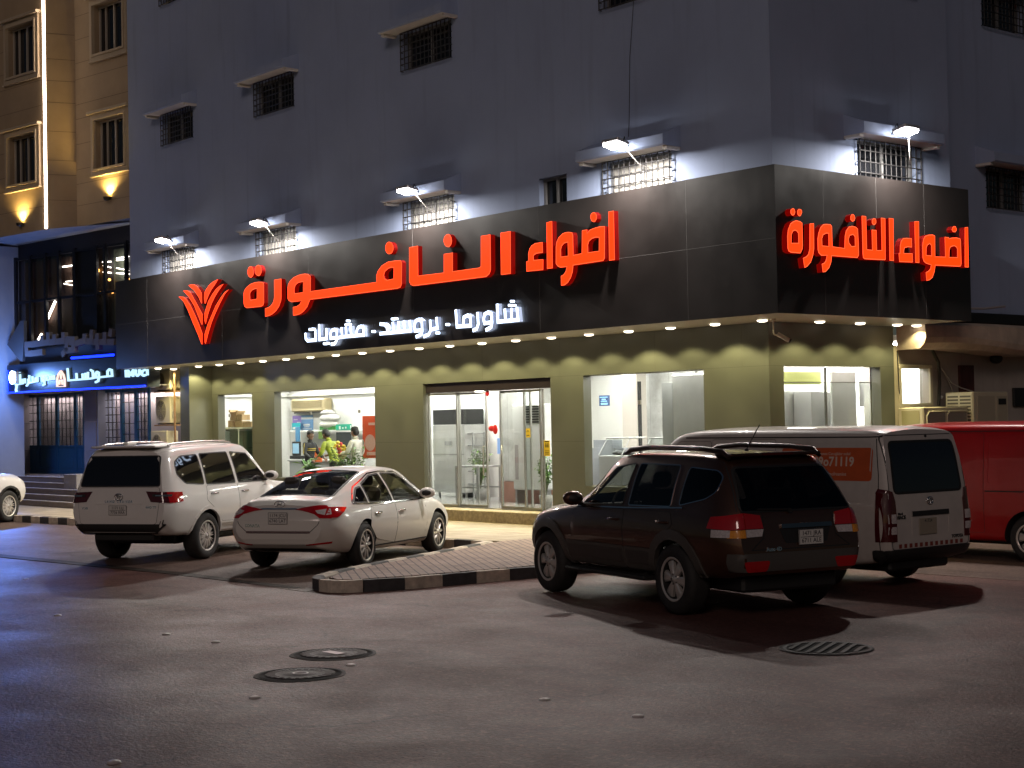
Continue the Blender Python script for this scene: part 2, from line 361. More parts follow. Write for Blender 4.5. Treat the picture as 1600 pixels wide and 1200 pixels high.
# manhole covers and drain grate
IRON=M('cast_iron',(.030,.022,.021),.6,metal=.15,var=.4,vs=20,bump=.5,bs=70,spec=.6); RIMC=M('manhole_rim_gap',(.012,.01,.01),.9); SHINE=M('worn_iron_boss',(.34,.31,.32),.35,metal=.6)
def manhole(x,y,r,label,ring):
    t=thing('manhole_cover',label,'manhole cover',(x,y,.006),0,'manhole covers in the road')
    m=MB(); m.lathe([(r,.003),(r-.035,.003),(r-.035,.001),(r-.06,.001)],(x,y,.006),(0,0,1),40); m.build('frame',RIMC,t)
    m=MB(); m.prism([((r+.035+.012*math.sin(3*a_+x))*math.cos(a_)+x,(r+.035+.012*math.sin(5*a_))*math.sin(a_)+y) for a_ in [2*math.pi*i/36 for i in range(36)]],.0045,-.05,lambda a,b,d:(a,b,d)); m.build('collar',GUT,t)
    m=MB(); m.lathe([(r-.06,0),(r-.06,.006),(r*.55,.008),(r*.52,.004),(r*.4,.004),(r*.38,.008),(.001,.009)],(x,y,.006),(0,0,1),40)
    for i in range(24):
        a=2*math.pi*i/24; m.box(-.018,.018,r*.6,r*.82,-.002,.0095,0,0,Matrix.Translation((x,y,.006))@Matrix.Rotation(a,4,'Z'))
    m.build('lid',IRON,t)
    m=MB()
    if ring: m.lathe([(r*.2,.009),(r*.2,.014),(r*.15,.014),(r*.15,.009)],(x,y,.004),(0,0,1),24)
    else: m.box(x-.13,x+.13,y-.05,y+.05,.013,.02,0,.006,None)
    m.build('boss',SHINE,t)
manhole(3.66,-10.62,.37,'round iron manhole cover with a pale bar at its centre, the farther one',False)
manhole(4.48,-11.5,.36,'round iron manhole cover with a small bright ring at its centre, the nearer one',True)
t=thing('drain_grate','slotted round drain grate half in the shadow of the dark brown car','drain grate',(6.78,-7.3,.004))
m=MB(); m.lathe([(.43,.002),(.43,.006),(.36,.006),(.36,.002)],(6.78,-7.3,.004),(0,0,1),36); m.build('frame',IRON,t)
m=MB(); m.lathe([(.36,.001),(.001,.001)],(6.78,-7.3,.004),(0,0,1),36,0); m.build('pit_shade_disc',RIMC,t)  # flat dark disc: shade of the hole below the bars, put in as colour
m=MB()
for i in range(-3,4):
    h=math.sqrt(max(0,.355**2-(i*.1)**2)); m.box(-h,h,i*.1-.024,i*.1+.024,.002,.011,0,.003,Matrix.Translation((6.78,-7.3,.004))@Matrix.Rotation(R(116),4,'Z'))
m.build('bar',IRON,t)
# road studs (small reflective lane buttons)
STUD=M('stud_ceramic',(.55,.48,.46),.35,var=.2)
for i,(px,py) in enumerate([(40,905),(90,962),(260,992),(337,1004),(548,1040),(851,1094),(997,1120),(178,1192),(398,1091)]):
    p=atZ(px,py,0); m=MB()
    m.lathe([(.048,0),(.044,.010),(.028,.016),(.001,.018)],(p.x,p.y,0),(0,0,1),14)
    where=['nearest the left edge beside the parked cars','second from the left edge, in the blue light','beside the first gap left of the manhole covers','just left of the two manhole covers','between the two manhole covers and the paved island','first of the two right of the manhole covers','last of the row, farthest to the right','at the bottom edge of the picture','in front of the nearer manhole cover'][i]
    one('road_stud',m,STUD,'small pale round road stud '+where,'road stud','studs set in the road')

# ================================================================ the shop building
WALL=M('grey_painted_render',(.30,.365,.53),.85,var=.07,vs=.5,bump=.15,bs=14,dirt=.2)
HOODM=M('hood_underside_cream',(.60,.57,.53),.8,var=.1,vs=3)
ACM=M('olive_composite_panel',(.106,.110,.086),.38,var=.05,vs=1.2,rvar=.06)
ACMD=M('charcoal_composite_panel',(.017,.0138,.013),.36,var=.2,vs=.9,rvar=.06,dirt=.3)
SEAM=M('panel_gap',(.09,.088,.07),.8); SEAMD=M('dark_panel_gap',(.085,.08,.078),.7)
DARK=M('dark_interior',(.012,.012,.014),.9); IRONB=M('black_window_bar',(.018,.017,.018),.5)
LITBAR=IRONB
ALU=M('brushed_aluminium',(.42,.41,.38),.32,metal=.9); ALUW=M('white_window_frame',(.62,.6,.55),.4)
SOFF=M('soffit_panel',(.42,.40,.34),.5,var=.05)
CLEAR=glass('clear_shop_glass',(.93,.96,.95),.75)
bld=thing('corner_building','tall grey rendered corner building with barred windows above a glass fronted shop','building',(-11,4,0))
WY,WX=1.6,-1.6       # ground floor planes
UY,UX=.3,-.3         # upper floor planes
XL=-22.4
TOP=15.5
# upper walls with real openings
wins=[(-20.45,-18.92),(-15.86,-14.25),(-10.04,-8.45),(-4.1,-2.5)]
opens=[]
for a,b in wins: opens+=[(a,b,5.75,6.66),(a,b,9.33,10.12),(a,b,12.9,13.75)]
opens.append((-5.9,-5.14,5.6,6.6))
opens.sort()
def wall_with_holes(mb,x0,x1,z0,z1,holes,fn,mi=0):
    xs=sorted({x0,x1,*[h[0] for h in holes],*[h[1] for h in holes]}); zs=sorted({z0,z1,*[h[2] for h in holes],*[h[3] for h in holes]})
    for i in range(len(xs)-1):
        for j in range(len(zs)-1):
            cx,cz=(xs[i]+xs[i+1])/2,(zs[j]+zs[j+1])/2
            if any(h[0]<cx<h[1] and h[2]<cz<h[3] for h in holes): continue
            mb.add([fn(xs[i],zs[j]),fn(xs[i+1],zs[j]),fn(xs[i+1],zs[j+1]),fn(xs[i],zs[j+1])],[(0,1,2,3)],mi)
def reveal(mb,h,fn,mi=0):
    a,b,c,d=h
    for (p,q) in (((a,c),(b,c)),((b,c),(b,d)),((b,d),(a,d)),((a,d),(a,c))):
        mb.add([fn(*p,0),fn(*q,0),fn(*q,.22),fn(*p,.22)],[(0,1,2,3)],mi)
m=MB()
ff=lambda x,z,d=0:(x,UY+d,z)
fs=lambda y,z,d=0:(UX-d,y,z)
wall_with_holes(m,XL,UX,3.9,TOP,opens,lambda x,z:ff(x,z)); [reveal(m,h,ff) for h in opens]
sopen=[(2.42,4.05,5.6,6.72),(2.42,4.05,9.33,10.1),(2.42,4.05,12.9,13.7)]
wall_with_holes(m,UY,5.0,3.9,TOP,sopen,lambda y,z:fs(y,z)); [reveal(m,h,fs) for h in sopen]
m.add([(UX,5.0,3.9),(UX,5.0,TOP),(-1.3,5.0,TOP),(-1.3,5.0,3.9)],[(0,1,2,3)])
ropen=[(7.6,9.0,6.05,6.85),(7.6,9.0,9.55,10.4),(7.6,9.0,12.9,13.7)]
fr_=lambda y,z,d=0:(-1.3-d,y,z)
wall_with_holes(m,5.0,16,3.75,TOP,ropen,lambda y,z:fr_(y,z)); [reveal(m,h,fr_) for h in ropen]
m.add([(XL,UY,3.9),(XL,UY,TOP),(XL,12,TOP),(XL,12,3.9)],[(0,1,2,3)])
m.box(XL,-1.3,UY+.02,16,TOP-.02,TOP+.1)
m.build('upper_wall',WALL,bld)
GRILLE=IRONB
def grille(mb,h,fn,out,nx,nz,r=.011):
    a,b,c,d=h
    for i in range(nx+1):
        u=a+(b-a)*i/nx; mb.cyl(fn(u,c,-out),fn(u,d,-out),r,None,6)
    for j in range(nz+1):
        z=c+(d-c)*j/nz; mb.cyl(fn(a,z,-out-.012),fn(b,z,-out-.012),r,None,6); 
        for u in (a,b): mb.cyl(fn(u,z,-out),fn(u,z,.02),r*.8,None,5)
LITW=E('lit_curtain_window',(1,.9,.72),.12)
PANE=M('dark_window_pane',(.012,.013,.016),.08,spec=.6)
CURT=M('pale_blind',(.5,.48,.44),.8,var=.15,vs=8)
def window(h,fn,lit=False,grl=True,hood=True,narrow=False,blind=False):
    a,b,c,d=h
    wn=MB()
    for (x0,x1) in ((a+.02,(a+b)/2-.02),((a+b)/2+.02,b-.02)):
        wn.add([fn(x0,c,.16),fn(x1,c,.16),fn(x1,d,.16),fn(x0,d,.16)],[(0,1,2,3)])
    W_=wn.build('window',PANE,bld)
    fm=MB()
    for x in (a,(a+b)/2-.025,b-.05): 
        p,q=fn(x,c,.155),fn(x+.05,d,.11); fm.box(p[0],q[0],p[1],q[1],p[2],q[2])
    for z in (c,d-.05):
        p,q=fn(a+.051,z,.153),fn((a+b)/2-.026,z+.05,.112); fm.box(p[0],q[0],p[1],q[1],p[2],q[2])
        p,q=fn((a+b)/2+.026,z,.153),fn(b-.051,z+.05,.112); fm.box(p[0],q[0],p[1],q[1],p[2],q[2])
    fm.build('sash_frame',M('grey_sash',(.22,.22,.22),.5),W_)
    bk=MB(); bk.add([fn(a-.3,c-.3,.9),fn(b+.3,c-.3,.9),fn(b+.3,d+.3,.9),fn(a-.3,d+.3,.9)],[(0,1,2,3)])
    if blind:
        bl=MB(); n=14
        for i in range(n):
            u0,u1=a+.06+(b-a-.12)*i/n,a+.06+(b-a-.12)*(i+1)/n
            bl.add([fn(u0,c,.14+.02*(i%2)),fn(u1,c,.14+.02*((i+1)%2)),fn(u1,d,.14+.02*((i+1)%2)),fn(u0,d,.14+.02*(i%2))],[(0,1,2,3)])
        bl.build('curtain',CURT,W_)
    if grl:
        g_=MB(); grille(g_,(a-.02,b+.02,c+.0,d-.02),fn,.07 if not narrow else .0,12 if not narrow else 4,6); g_.build('grille',GRILLE,W_)
    if hood:
        hd=MB(); a2,b2=a-.34,b+.22; O=.42
        sec=[(0,d+.36),(O*.8,d+.22),(O,d+.19),(O,d+.03),(O-.03,d+.004),(0,d+.004)]
        V=[fn(a2,z,-o) for o,z in sec]+[fn(b2,z,-o) for o,z in sec]; n=len(sec)
        hd.add(V,[(i,(i+1)%n,n+(i+1)%n,n+i) for i in range(n) if i!=n-2]+[tuple(range(n)),tuple(range(2*n-1,n-1,-1))],0); hd.add(V,[(n-2,n-1,2*n-1,2*n-2)],1)
        for u in (a2,b2-.1):
            p,q=fn(u,d-.05,0),fn(u+.1,d+.003,-O+.09); hd.box(p[0],q[0],p[1],q[1],p[2],q[2],1,.008)
        hd.build('hood',[WALL,HOODM],W_)
    return W_
for h in opens:
    if h[1]-h[0]<1: window(h,ff,grl=False,hood=False)
    else: window(h,ff,blind=h[2]<6)
for h in sopen: window(h,fs)
for h in ropen: window(h,fr_)
# ground floor cladding with openings
heads=3.0; FL=.38
gop=[(-20.2,-18.5,.9,heads),(-17.45,-13.17,.9,heads),(-11.35,-7.19,FL,heads),(-6.24,-3.11,.9,heads)]
m=MB(); fw=lambda x,z,d=0:(x,WY+d,z)
wall_with_holes(m,-20.5,WX,.1,3.74,gop,lambda x,z:fw(x,z))
def rev(mb,h,fn,dep):
    a,b,c,d=h
    for (p,q) in (((a,c),(b,c)),((b,c),(b,d)),((b,d),(a,d)),((a,d),(a,c))): mb.add([fn(*p,0),fn(*q,0),fn(*q,dep),fn(*p,dep)],[(0,1,2,3)])
for h in gop: rev(m,h,fw,.2)
fg=lambda y,z,d=0:(WX-d,y,z)
sg=[(1.97,4.6,.9,heads)]
wall_with_holes(m,WY,5.0,.1,3.74,sg,lambda y,z:fg(y,z)); [rev(m,h,fg,.2) for h in sg]
# end fin
m.box(-20.98,-20.5,.94,1.62,.1,3.738)
m.build('cladding',ACM,bld)
def wjoint(*bx):
    m=MB(); m.box(*bx); m.build('panel_joint',SEAM,bld)
for z,segs in ((3.006,((-20.5,-20.2),(-18.5,-17.45),(-13.17,-11.35),(-7.19,-6.24),(-3.11,WX))),(1.75,((-18.5,-17.45),(-13.17,-11.35),(-7.19,-6.24),(-3.11,WX)))):
    for a,b in segs: wjoint(a+.004,b-.004,WY-.0015,WY+.01,z-.004,z+.004)
for x in (-18.9,-16.9,-14.9,-12.26,-9.3,-6.9,-4.3,-2.2): wjoint(x-.003,x+.003,WY-.0015,WY+.01,3.02,3.72)
wjoint(WX-.01,WX+.0015,WY+.004,1.965,3.002,3.010); wjoint(WX-.01,WX+.0015,4.604,4.99,3.002,3.01)
# soffit under the sign band
m=MB(); m.box(-22.66,-.02,.03,3.0,3.745,3.80); m.box(-1.62,-.02,3.0,5.06,3.745,3.80); m.build('soffit',SOFF,bld)
# plinth step
STEPM=M('yellow_stone_step',(.40,.33,.20),.6,var=.35,vs=14,bump=.3,bs=40)
m=MB(); m.box(-12.4,-6.3,1.12,1.85,.10,FL,0,.012); struct(m.build('step',STEPM))

# outlines of the lettering, metres on the faces of the signs
FRONT_LETTERS=[["letter",[[-15.4,5.44],[-15.22,5.44],[-15.06,5.42],[-15.0,5.39],[-15.0,5.37],[-15.01,4.94],[-15.05,4.89],[-15.15,4.87],[-15.77,4.88],[-15.86,4.92],[-15.9,4.99],[-15.9,5.21],[-15.87,5.29],[-15.76,5.36],[-15.58,5.42]],[[[-15.3,5.29],[-15.31,5.06],[-15.58,5.05],[-15.62,5.08],[-15.62,5.18],[-15.6,5.23],[-15.52,5.27],[-15.41,5.29]]]],["letter_dot",[[-15.44,5.68],[-15.44,5.64],[-15.47,5.6],[-15.51,5.58],[-15.55,5.56],[-15.6,5.57],[-15.64,5.59],[-15.68,5.62],[-15.7,5.66],[-15.71,5.7],[-15.7,5.75],[-15.67,5.78],[-15.64,5.81],[-15.59,5.82],[-15.54,5.82],[-15.5,5.8],[-15.46,5.76],[-15.44,5.72]],[]],["letter_dot",[[-15.09,5.68],[-15.1,5.64],[-15.13,5.61],[-15.17,5.58],[-15.21,5.57],[-15.26,5.58],[-15.31,5.6],[-15.35,5.63],[-15.37,5.67],[-15.38,5.71],[-15.37,5.75],[-15.34,5.79],[-15.3,5.81],[-15.26,5.82],[-15.21,5.82],[-15.16,5.8],[-15.12,5.77],[-15.1,5.73]],[]],["letter",[[-14.55,5.43],[-14.25,5.43],[-14.26,5.04],[-14.28,4.94],[-14.36,4.83],[-14.48,4.74],[-14.65,4.67],[-14.79,4.64],[-14.96,4.63],[-14.96,4.82],[-14.81,4.83],[-14.69,4.87],[-14.59,4.95],[-14.56,5.05]],[]],["letter",[[-13.28,5.46],[-13.15,5.44],[-13.07,5.4],[-13.05,5.35],[-13.06,5.06],[-10.57,5.06],[-10.58,5.18],[-10.52,5.28],[-10.38,5.38],[-10.15,5.44],[-9.93,5.44],[-9.73,5.43],[-9.68,5.38],[-9.7,4.95],[-9.74,4.89],[-9.84,4.87],[-13.09,4.88],[-13.14,4.82],[-13.21,4.73],[-13.35,4.65],[-13.48,4.6],[-13.64,4.58],[-13.78,4.58],[-13.78,4.77],[-13.66,4.77],[-13.57,4.79],[-13.49,4.82],[-13.43,4.88],[-13.84,4.88],[-13.95,4.92],[-14.0,4.97],[-13.99,5.22],[-13.96,5.29],[-13.87,5.36],[-13.73,5.42],[-13.55,5.45],[-13.41,5.46]],[[[-13.35,5.29],[-13.36,5.06],[-13.7,5.06],[-13.72,5.1],[-13.71,5.18],[-13.67,5.24],[-13.58,5.28],[-13.46,5.29]],[[-9.96,5.3],[-9.97,5.08],[-10.2,5.07],[-10.29,5.11],[-10.31,5.18],[-10.27,5.25],[-10.15,5.3],[-10.06,5.31]]]],["letter_dot",[[-9.96,5.7],[-9.97,5.66],[-10.0,5.62],[-10.03,5.6],[-10.08,5.59],[-10.13,5.59],[-10.17,5.61],[-10.21,5.64],[-10.23,5.68],[-10.24,5.72],[-10.23,5.77],[-10.21,5.8],[-10.17,5.83],[-10.12,5.84],[-10.07,5.83],[-10.03,5.81],[-9.99,5.78],[-9.97,5.74]],[]],["letter",[[-9.42,5.66],[-9.13,5.66],[-9.14,5.07],[-8.3,5.06],[-8.29,5.42],[-8.01,5.42],[-8.02,5.06],[-7.21,5.06],[-7.15,5.08],[-7.13,5.65],[-6.85,5.65],[-6.86,4.99],[-6.9,4.92],[-7.0,4.87],[-9.3,4.88],[-9.39,4.91],[-9.44,4.98]],[]],["letter_dot",[[-8.03,5.65],[-8.04,5.61],[-8.06,5.58],[-8.1,5.55],[-8.14,5.54],[-8.19,5.55],[-8.23,5.57],[-8.26,5.6],[-8.28,5.64],[-8.29,5.68],[-8.28,5.72],[-8.26,5.75],[-8.22,5.78],[-8.18,5.79],[-8.13,5.79],[-8.09,5.77],[-8.06,5.74],[-8.04,5.7]],[]],["letter",[[-6.55,5.65],[-6.26,5.65],[-6.28,4.87],[-6.56,4.87]],[]],["letter",[[-5.37,5.36],[-5.37,5.17],[-5.54,5.17],[-5.61,5.15],[-5.63,5.12],[-5.62,5.06],[-5.36,5.05],[-5.37,4.86],[-5.83,4.87],[-5.83,5.05],[-5.77,5.06],[-5.77,5.19],[-5.73,5.28],[-5.67,5.33],[-5.57,5.36]],[]],["letter",[[-5.25,5.7],[-5.1,5.71],[-5.11,4.87],[-5.26,4.87]],[]],["letter",[[-4.67,5.47],[-4.57,5.45],[-4.55,5.4],[-4.55,5.05],[-4.33,5.06],[-4.31,5.46],[-4.18,5.46],[-4.18,5.4],[-4.11,5.45],[-3.98,5.47],[-3.85,5.48],[-3.73,5.47],[-3.75,4.92],[-3.79,4.88],[-4.56,4.87],[-4.58,4.76],[-4.63,4.66],[-4.71,4.58],[-4.8,4.54],[-4.89,4.54],[-4.89,4.71],[-4.82,4.73],[-4.76,4.78],[-4.73,4.86],[-4.9,4.86],[-4.97,4.89],[-5.02,4.94],[-5.01,5.23],[-4.99,5.32],[-4.93,5.4],[-4.82,5.46],[-4.75,5.47]],[[[-4.69,5.29],[-4.69,5.05],[-4.88,5.05],[-4.88,5.18],[-4.85,5.24],[-4.79,5.28]],[[-3.88,5.29],[-3.89,5.06],[-4.17,5.06],[-4.17,5.19],[-4.14,5.25],[-4.06,5.29],[-3.96,5.3]]]],["letter_dot",[[-3.93,5.65],[-3.93,5.62],[-3.95,5.6],[-3.97,5.58],[-4.0,5.57],[-4.02,5.58],[-4.05,5.59],[-4.07,5.61],[-4.08,5.64],[-4.09,5.67],[-4.08,5.7],[-4.07,5.72],[-4.05,5.73],[-4.02,5.74],[-3.99,5.74],[-3.96,5.72],[-3.94,5.7],[-3.93,5.68]],[]],["letter",[[-3.63,5.71],[-3.5,5.71],[-3.5,4.87],[-3.64,4.87]],[]],["leaf",[[-19.02,5.38],[-18.78,5.36],[-18.62,5.28],[-18.43,5.13],[-18.19,4.86],[-18.0,4.62],[-17.86,4.41],[-17.87,4.15],[-17.91,4.16],[-18.07,4.39],[-18.32,4.7],[-18.57,5.03],[-18.78,5.25]],[]],["leaf",[[-18.78,5.51],[-18.57,5.5],[-18.41,5.43],[-18.21,5.24],[-17.99,5.02],[-17.84,4.87],[-17.85,4.63],[-17.89,4.63],[-18.03,4.82],[-18.24,5.1],[-18.52,5.35]],[]],["leaf",[[-18.51,5.62],[-18.37,5.63],[-18.23,5.62],[-18.07,5.55],[-17.95,5.46],[-17.86,5.38],[-17.86,5.13],[-17.89,5.14],[-18.02,5.3],[-18.23,5.47]],[]],["leaf",[[-17.06,5.65],[-17.2,5.55],[-17.39,5.43],[-17.52,5.32],[-17.61,5.22],[-17.69,5.12],[-17.72,5.12],[-17.75,5.23],[-17.74,5.36],[-17.67,5.44],[-17.51,5.54],[-17.32,5.61]],[]],["leaf",[[-16.81,5.52],[-17.05,5.38],[-17.24,5.24],[-17.4,5.09],[-17.56,4.88],[-17.7,4.63],[-17.74,4.71],[-17.74,4.88],[-17.68,4.98],[-17.55,5.16],[-17.36,5.31],[-17.18,5.42],[-16.99,5.49]],[]],["leaf",[[-16.57,5.37],[-16.76,5.28],[-16.97,5.1],[-17.22,4.86],[-17.41,4.65],[-17.57,4.41],[-17.71,4.16],[-17.75,4.19],[-17.75,4.39],[-17.6,4.61],[-17.41,4.81],[-17.19,5.04],[-16.94,5.22],[-16.75,5.33]],[]]]
SIDE_LETTERS=[["letter",[[0.36,5.18],[0.45,5.17],[0.5,5.15],[0.5,4.81],[0.49,4.74],[0.44,4.67],[0.22,4.67],[0.16,4.69],[0.14,4.74],[0.14,4.92],[0.16,5.02],[0.22,5.12],[0.29,5.16]],[[[0.37,5.01],[0.4,4.98],[0.4,4.83],[0.23,4.82],[0.24,4.95],[0.27,5.0],[0.32,5.02]]]],["letter_dot",[[0.34,5.31],[0.33,5.29],[0.32,5.27],[0.31,5.26],[0.29,5.25],[0.27,5.25],[0.25,5.26],[0.24,5.27],[0.23,5.29],[0.23,5.3],[0.23,5.32],[0.24,5.34],[0.26,5.35],[0.27,5.36],[0.29,5.36],[0.31,5.36],[0.32,5.35],[0.33,5.33]],[]],["letter_dot",[[0.5,5.31],[0.49,5.29],[0.48,5.28],[0.47,5.26],[0.45,5.25],[0.43,5.25],[0.41,5.26],[0.4,5.27],[0.39,5.29],[0.39,5.3],[0.39,5.32],[0.4,5.34],[0.42,5.36],[0.44,5.36],[0.46,5.36],[0.47,5.36],[0.49,5.35],[0.5,5.33]],[]],["letter",[[0.68,5.15],[0.78,5.16],[0.77,4.76],[0.74,4.65],[0.68,4.54],[0.59,4.47],[0.53,4.45],[0.5,4.6],[0.58,4.63],[0.63,4.67],[0.66,4.75]],[]],["letter",[[1.09,5.17],[1.18,5.17],[1.22,5.14],[1.22,4.82],[1.52,4.81],[1.54,5.01],[1.57,5.09],[1.64,5.16],[1.73,5.18],[1.82,5.17],[1.87,5.14],[1.88,4.89],[1.88,4.72],[1.84,4.67],[1.2,4.67],[1.18,4.57],[1.13,4.48],[1.04,4.41],[0.97,4.4],[0.95,4.53],[1.01,4.55],[1.05,4.59],[1.08,4.67],[0.94,4.66],[0.88,4.7],[0.86,4.75],[0.86,4.92],[0.89,5.02],[0.94,5.11],[1.01,5.16]],[[[1.08,5.02],[1.13,5.02],[1.13,4.82],[0.97,4.82],[0.97,4.93],[1.0,4.99]],[[1.75,5.04],[1.79,5.01],[1.79,4.86],[1.7,4.85],[1.64,4.9],[1.63,4.96],[1.66,5.02]]]],["letter_dot",[[1.81,5.31],[1.8,5.29],[1.79,5.27],[1.77,5.26],[1.75,5.25],[1.74,5.25],[1.72,5.26],[1.7,5.27],[1.69,5.28],[1.69,5.3],[1.69,5.32],[1.7,5.34],[1.72,5.36],[1.74,5.37],[1.76,5.37],[1.78,5.36],[1.79,5.35],[1.8,5.33]],[]],["letter",[[1.98,5.36],[2.09,5.36],[2.09,4.82],[2.23,4.82],[2.23,5.15],[2.35,5.15],[2.35,4.82],[2.48,4.83],[2.48,5.36],[2.59,5.36],[2.57,4.68],[2.55,4.67],[2.03,4.66],[1.99,4.68],[1.98,4.75]],[]],["letter_dot",[[2.35,5.29],[2.35,5.27],[2.33,5.25],[2.32,5.24],[2.3,5.23],[2.28,5.23],[2.26,5.24],[2.25,5.25],[2.24,5.26],[2.24,5.28],[2.24,5.3],[2.25,5.32],[2.27,5.33],[2.29,5.34],[2.31,5.34],[2.32,5.34],[2.34,5.33],[2.35,5.31]],[]],["letter",[[2.69,5.37],[2.81,5.37],[2.79,4.67],[2.68,4.67]],[]],["letter",[[3.29,5.07],[3.29,4.92],[3.18,4.92],[3.09,4.9],[3.07,4.85],[3.07,4.81],[3.3,4.82],[3.3,4.67],[2.94,4.66],[2.93,4.8],[2.96,4.81],[2.97,4.93],[3.0,5.01],[3.06,5.06],[3.15,5.07]],[]],["letter",[[3.38,5.36],[3.5,5.37],[3.48,4.67],[3.38,4.67]],[]],["letter",[[3.76,5.16],[3.88,5.17],[3.94,5.15],[3.93,4.8],[4.22,4.81],[4.22,5.15],[4.33,5.15],[4.34,5.13],[4.43,5.15],[4.55,5.16],[4.66,5.15],[4.68,5.11],[4.68,4.72],[4.66,4.67],[4.6,4.66],[3.93,4.65],[3.9,4.54],[3.84,4.44],[3.75,4.39],[3.67,4.38],[3.66,4.52],[3.74,4.55],[3.79,4.59],[3.81,4.65],[3.67,4.67],[3.61,4.7],[3.58,4.76],[3.58,4.96],[3.61,5.07],[3.66,5.13]],[[[3.79,5.01],[3.83,4.98],[3.83,4.81],[3.68,4.81],[3.69,4.93],[3.72,4.98]],[[4.49,5.01],[4.55,4.99],[4.57,4.96],[4.57,4.82],[4.33,4.81],[4.34,4.92],[4.37,4.98],[4.43,5.0]]]],["letter_dot",[[4.57,5.3],[4.56,5.28],[4.55,5.27],[4.53,5.25],[4.51,5.25],[4.49,5.25],[4.46,5.25],[4.45,5.26],[4.43,5.28],[4.43,5.29],[4.44,5.31],[4.45,5.33],[4.47,5.34],[4.49,5.35],[4.51,5.35],[4.54,5.35],[4.55,5.33],[4.56,5.32]],[]],["letter",[[4.81,5.35],[4.9,5.36],[4.89,4.66],[4.78,4.66]],[]]]
SUB_STROKES=[[0,[[-11.081,4.007],[-11.915,4.01],[-12.08,3.989]]],[0,[[-11.081,3.995],[-11.086,4.167],[-11.173,4.19],[-11.279,4.168],[-11.334,4.099],[-11.345,4.006]]],[0,[[-11.558,4.194],[-11.537,4.008]]],[0,[[-11.733,4.193],[-11.72,4.007]]],[0,[[-11.896,4.187],[-11.874,4.008]]],[0,[[-12.08,3.989],[-12.075,4.141],[-12.157,4.181],[-12.268,4.167],[-12.32,4.093],[-12.314,4.004],[-12.08,4.001]]],[0,[[-12.08,3.989],[-12.096,3.928],[-12.166,3.879],[-12.282,3.874]]],[0,[[-12.475,4.202],[-12.467,4.006],[-12.743,4.001],[-12.751,4.303]]],[0,[[-12.905,4.196],[-12.897,3.998],[-13.221,3.996],[-13.292,4.05],[-13.3,4.148]]],[1,[[-10.465,4.193],[-10.333,4.178],[-10.246,4.125],[-10.2,3.998]]],[1,[[-10.478,3.999],[-9.434,3.998],[-9.452,4.186]]],[1,[[-10.031,4.188],[-10.012,4.002]]],[1,[[-9.832,4.19],[-9.813,4.005]]],[1,[[-9.647,4.193],[-9.628,4.005]]],[1,[[-9.05,3.974],[-9.055,4.154],[-9.144,4.205],[-9.261,4.182],[-9.31,4.079],[-9.278,3.987],[-9.05,3.989]]],[1,[[-9.05,3.989],[-9.078,3.909],[-9.241,3.87]]],[1,[[-8.78,4.152],[-8.766,3.972],[-8.828,3.896],[-8.989,3.862]]],[1,[[-8.571,4.19],[-8.553,3.999],[-8.765,3.981]]],[2,[[-7.954,4.297],[-7.925,3.991],[-7.501,3.987],[-7.506,4.146],[-7.589,4.186],[-7.707,4.158],[-7.735,4.001]]],[2,[[-7.286,4.204],[-7.27,4.002],[-7.318,3.918],[-7.421,3.893]]],[2,[[-6.86,3.997],[-6.864,4.162],[-6.966,4.203],[-7.072,4.175],[-7.107,4.078],[-7.077,4.004],[-6.859,4.011]]],[2,[[-6.859,4.011],[-6.885,3.922],[-7.031,3.879]]],[2,[[-6.693,4.32],[-6.68,4.009],[-6.1,4.009],[-6.123,4.22]]],[2,[[-6.474,4.215],[-6.458,4.017]]],[2,[[-6.285,4.214],[-6.282,4.018]]]]
SUB_DOTS=[[0,-11.696,4.334,0.024],[0,-11.753,4.259,0.024],[0,-11.645,4.26,0.024],[0,-12.588,3.9,0.026],[0,-12.49,3.906,0.026],[0,-13.147,4.238,0.027],[0,-13.046,4.24,0.027],[3,-10.772,4.059,0.025],[1,-10.073,4.272,0.025],[1,-9.978,4.272,0.025],[1,-8.595,3.909,0.026],[3,-8.268,4.053,0.025],[2,-6.302,4.363,0.022],[2,-6.361,4.292,0.023],[2,-6.256,4.284,0.022]]
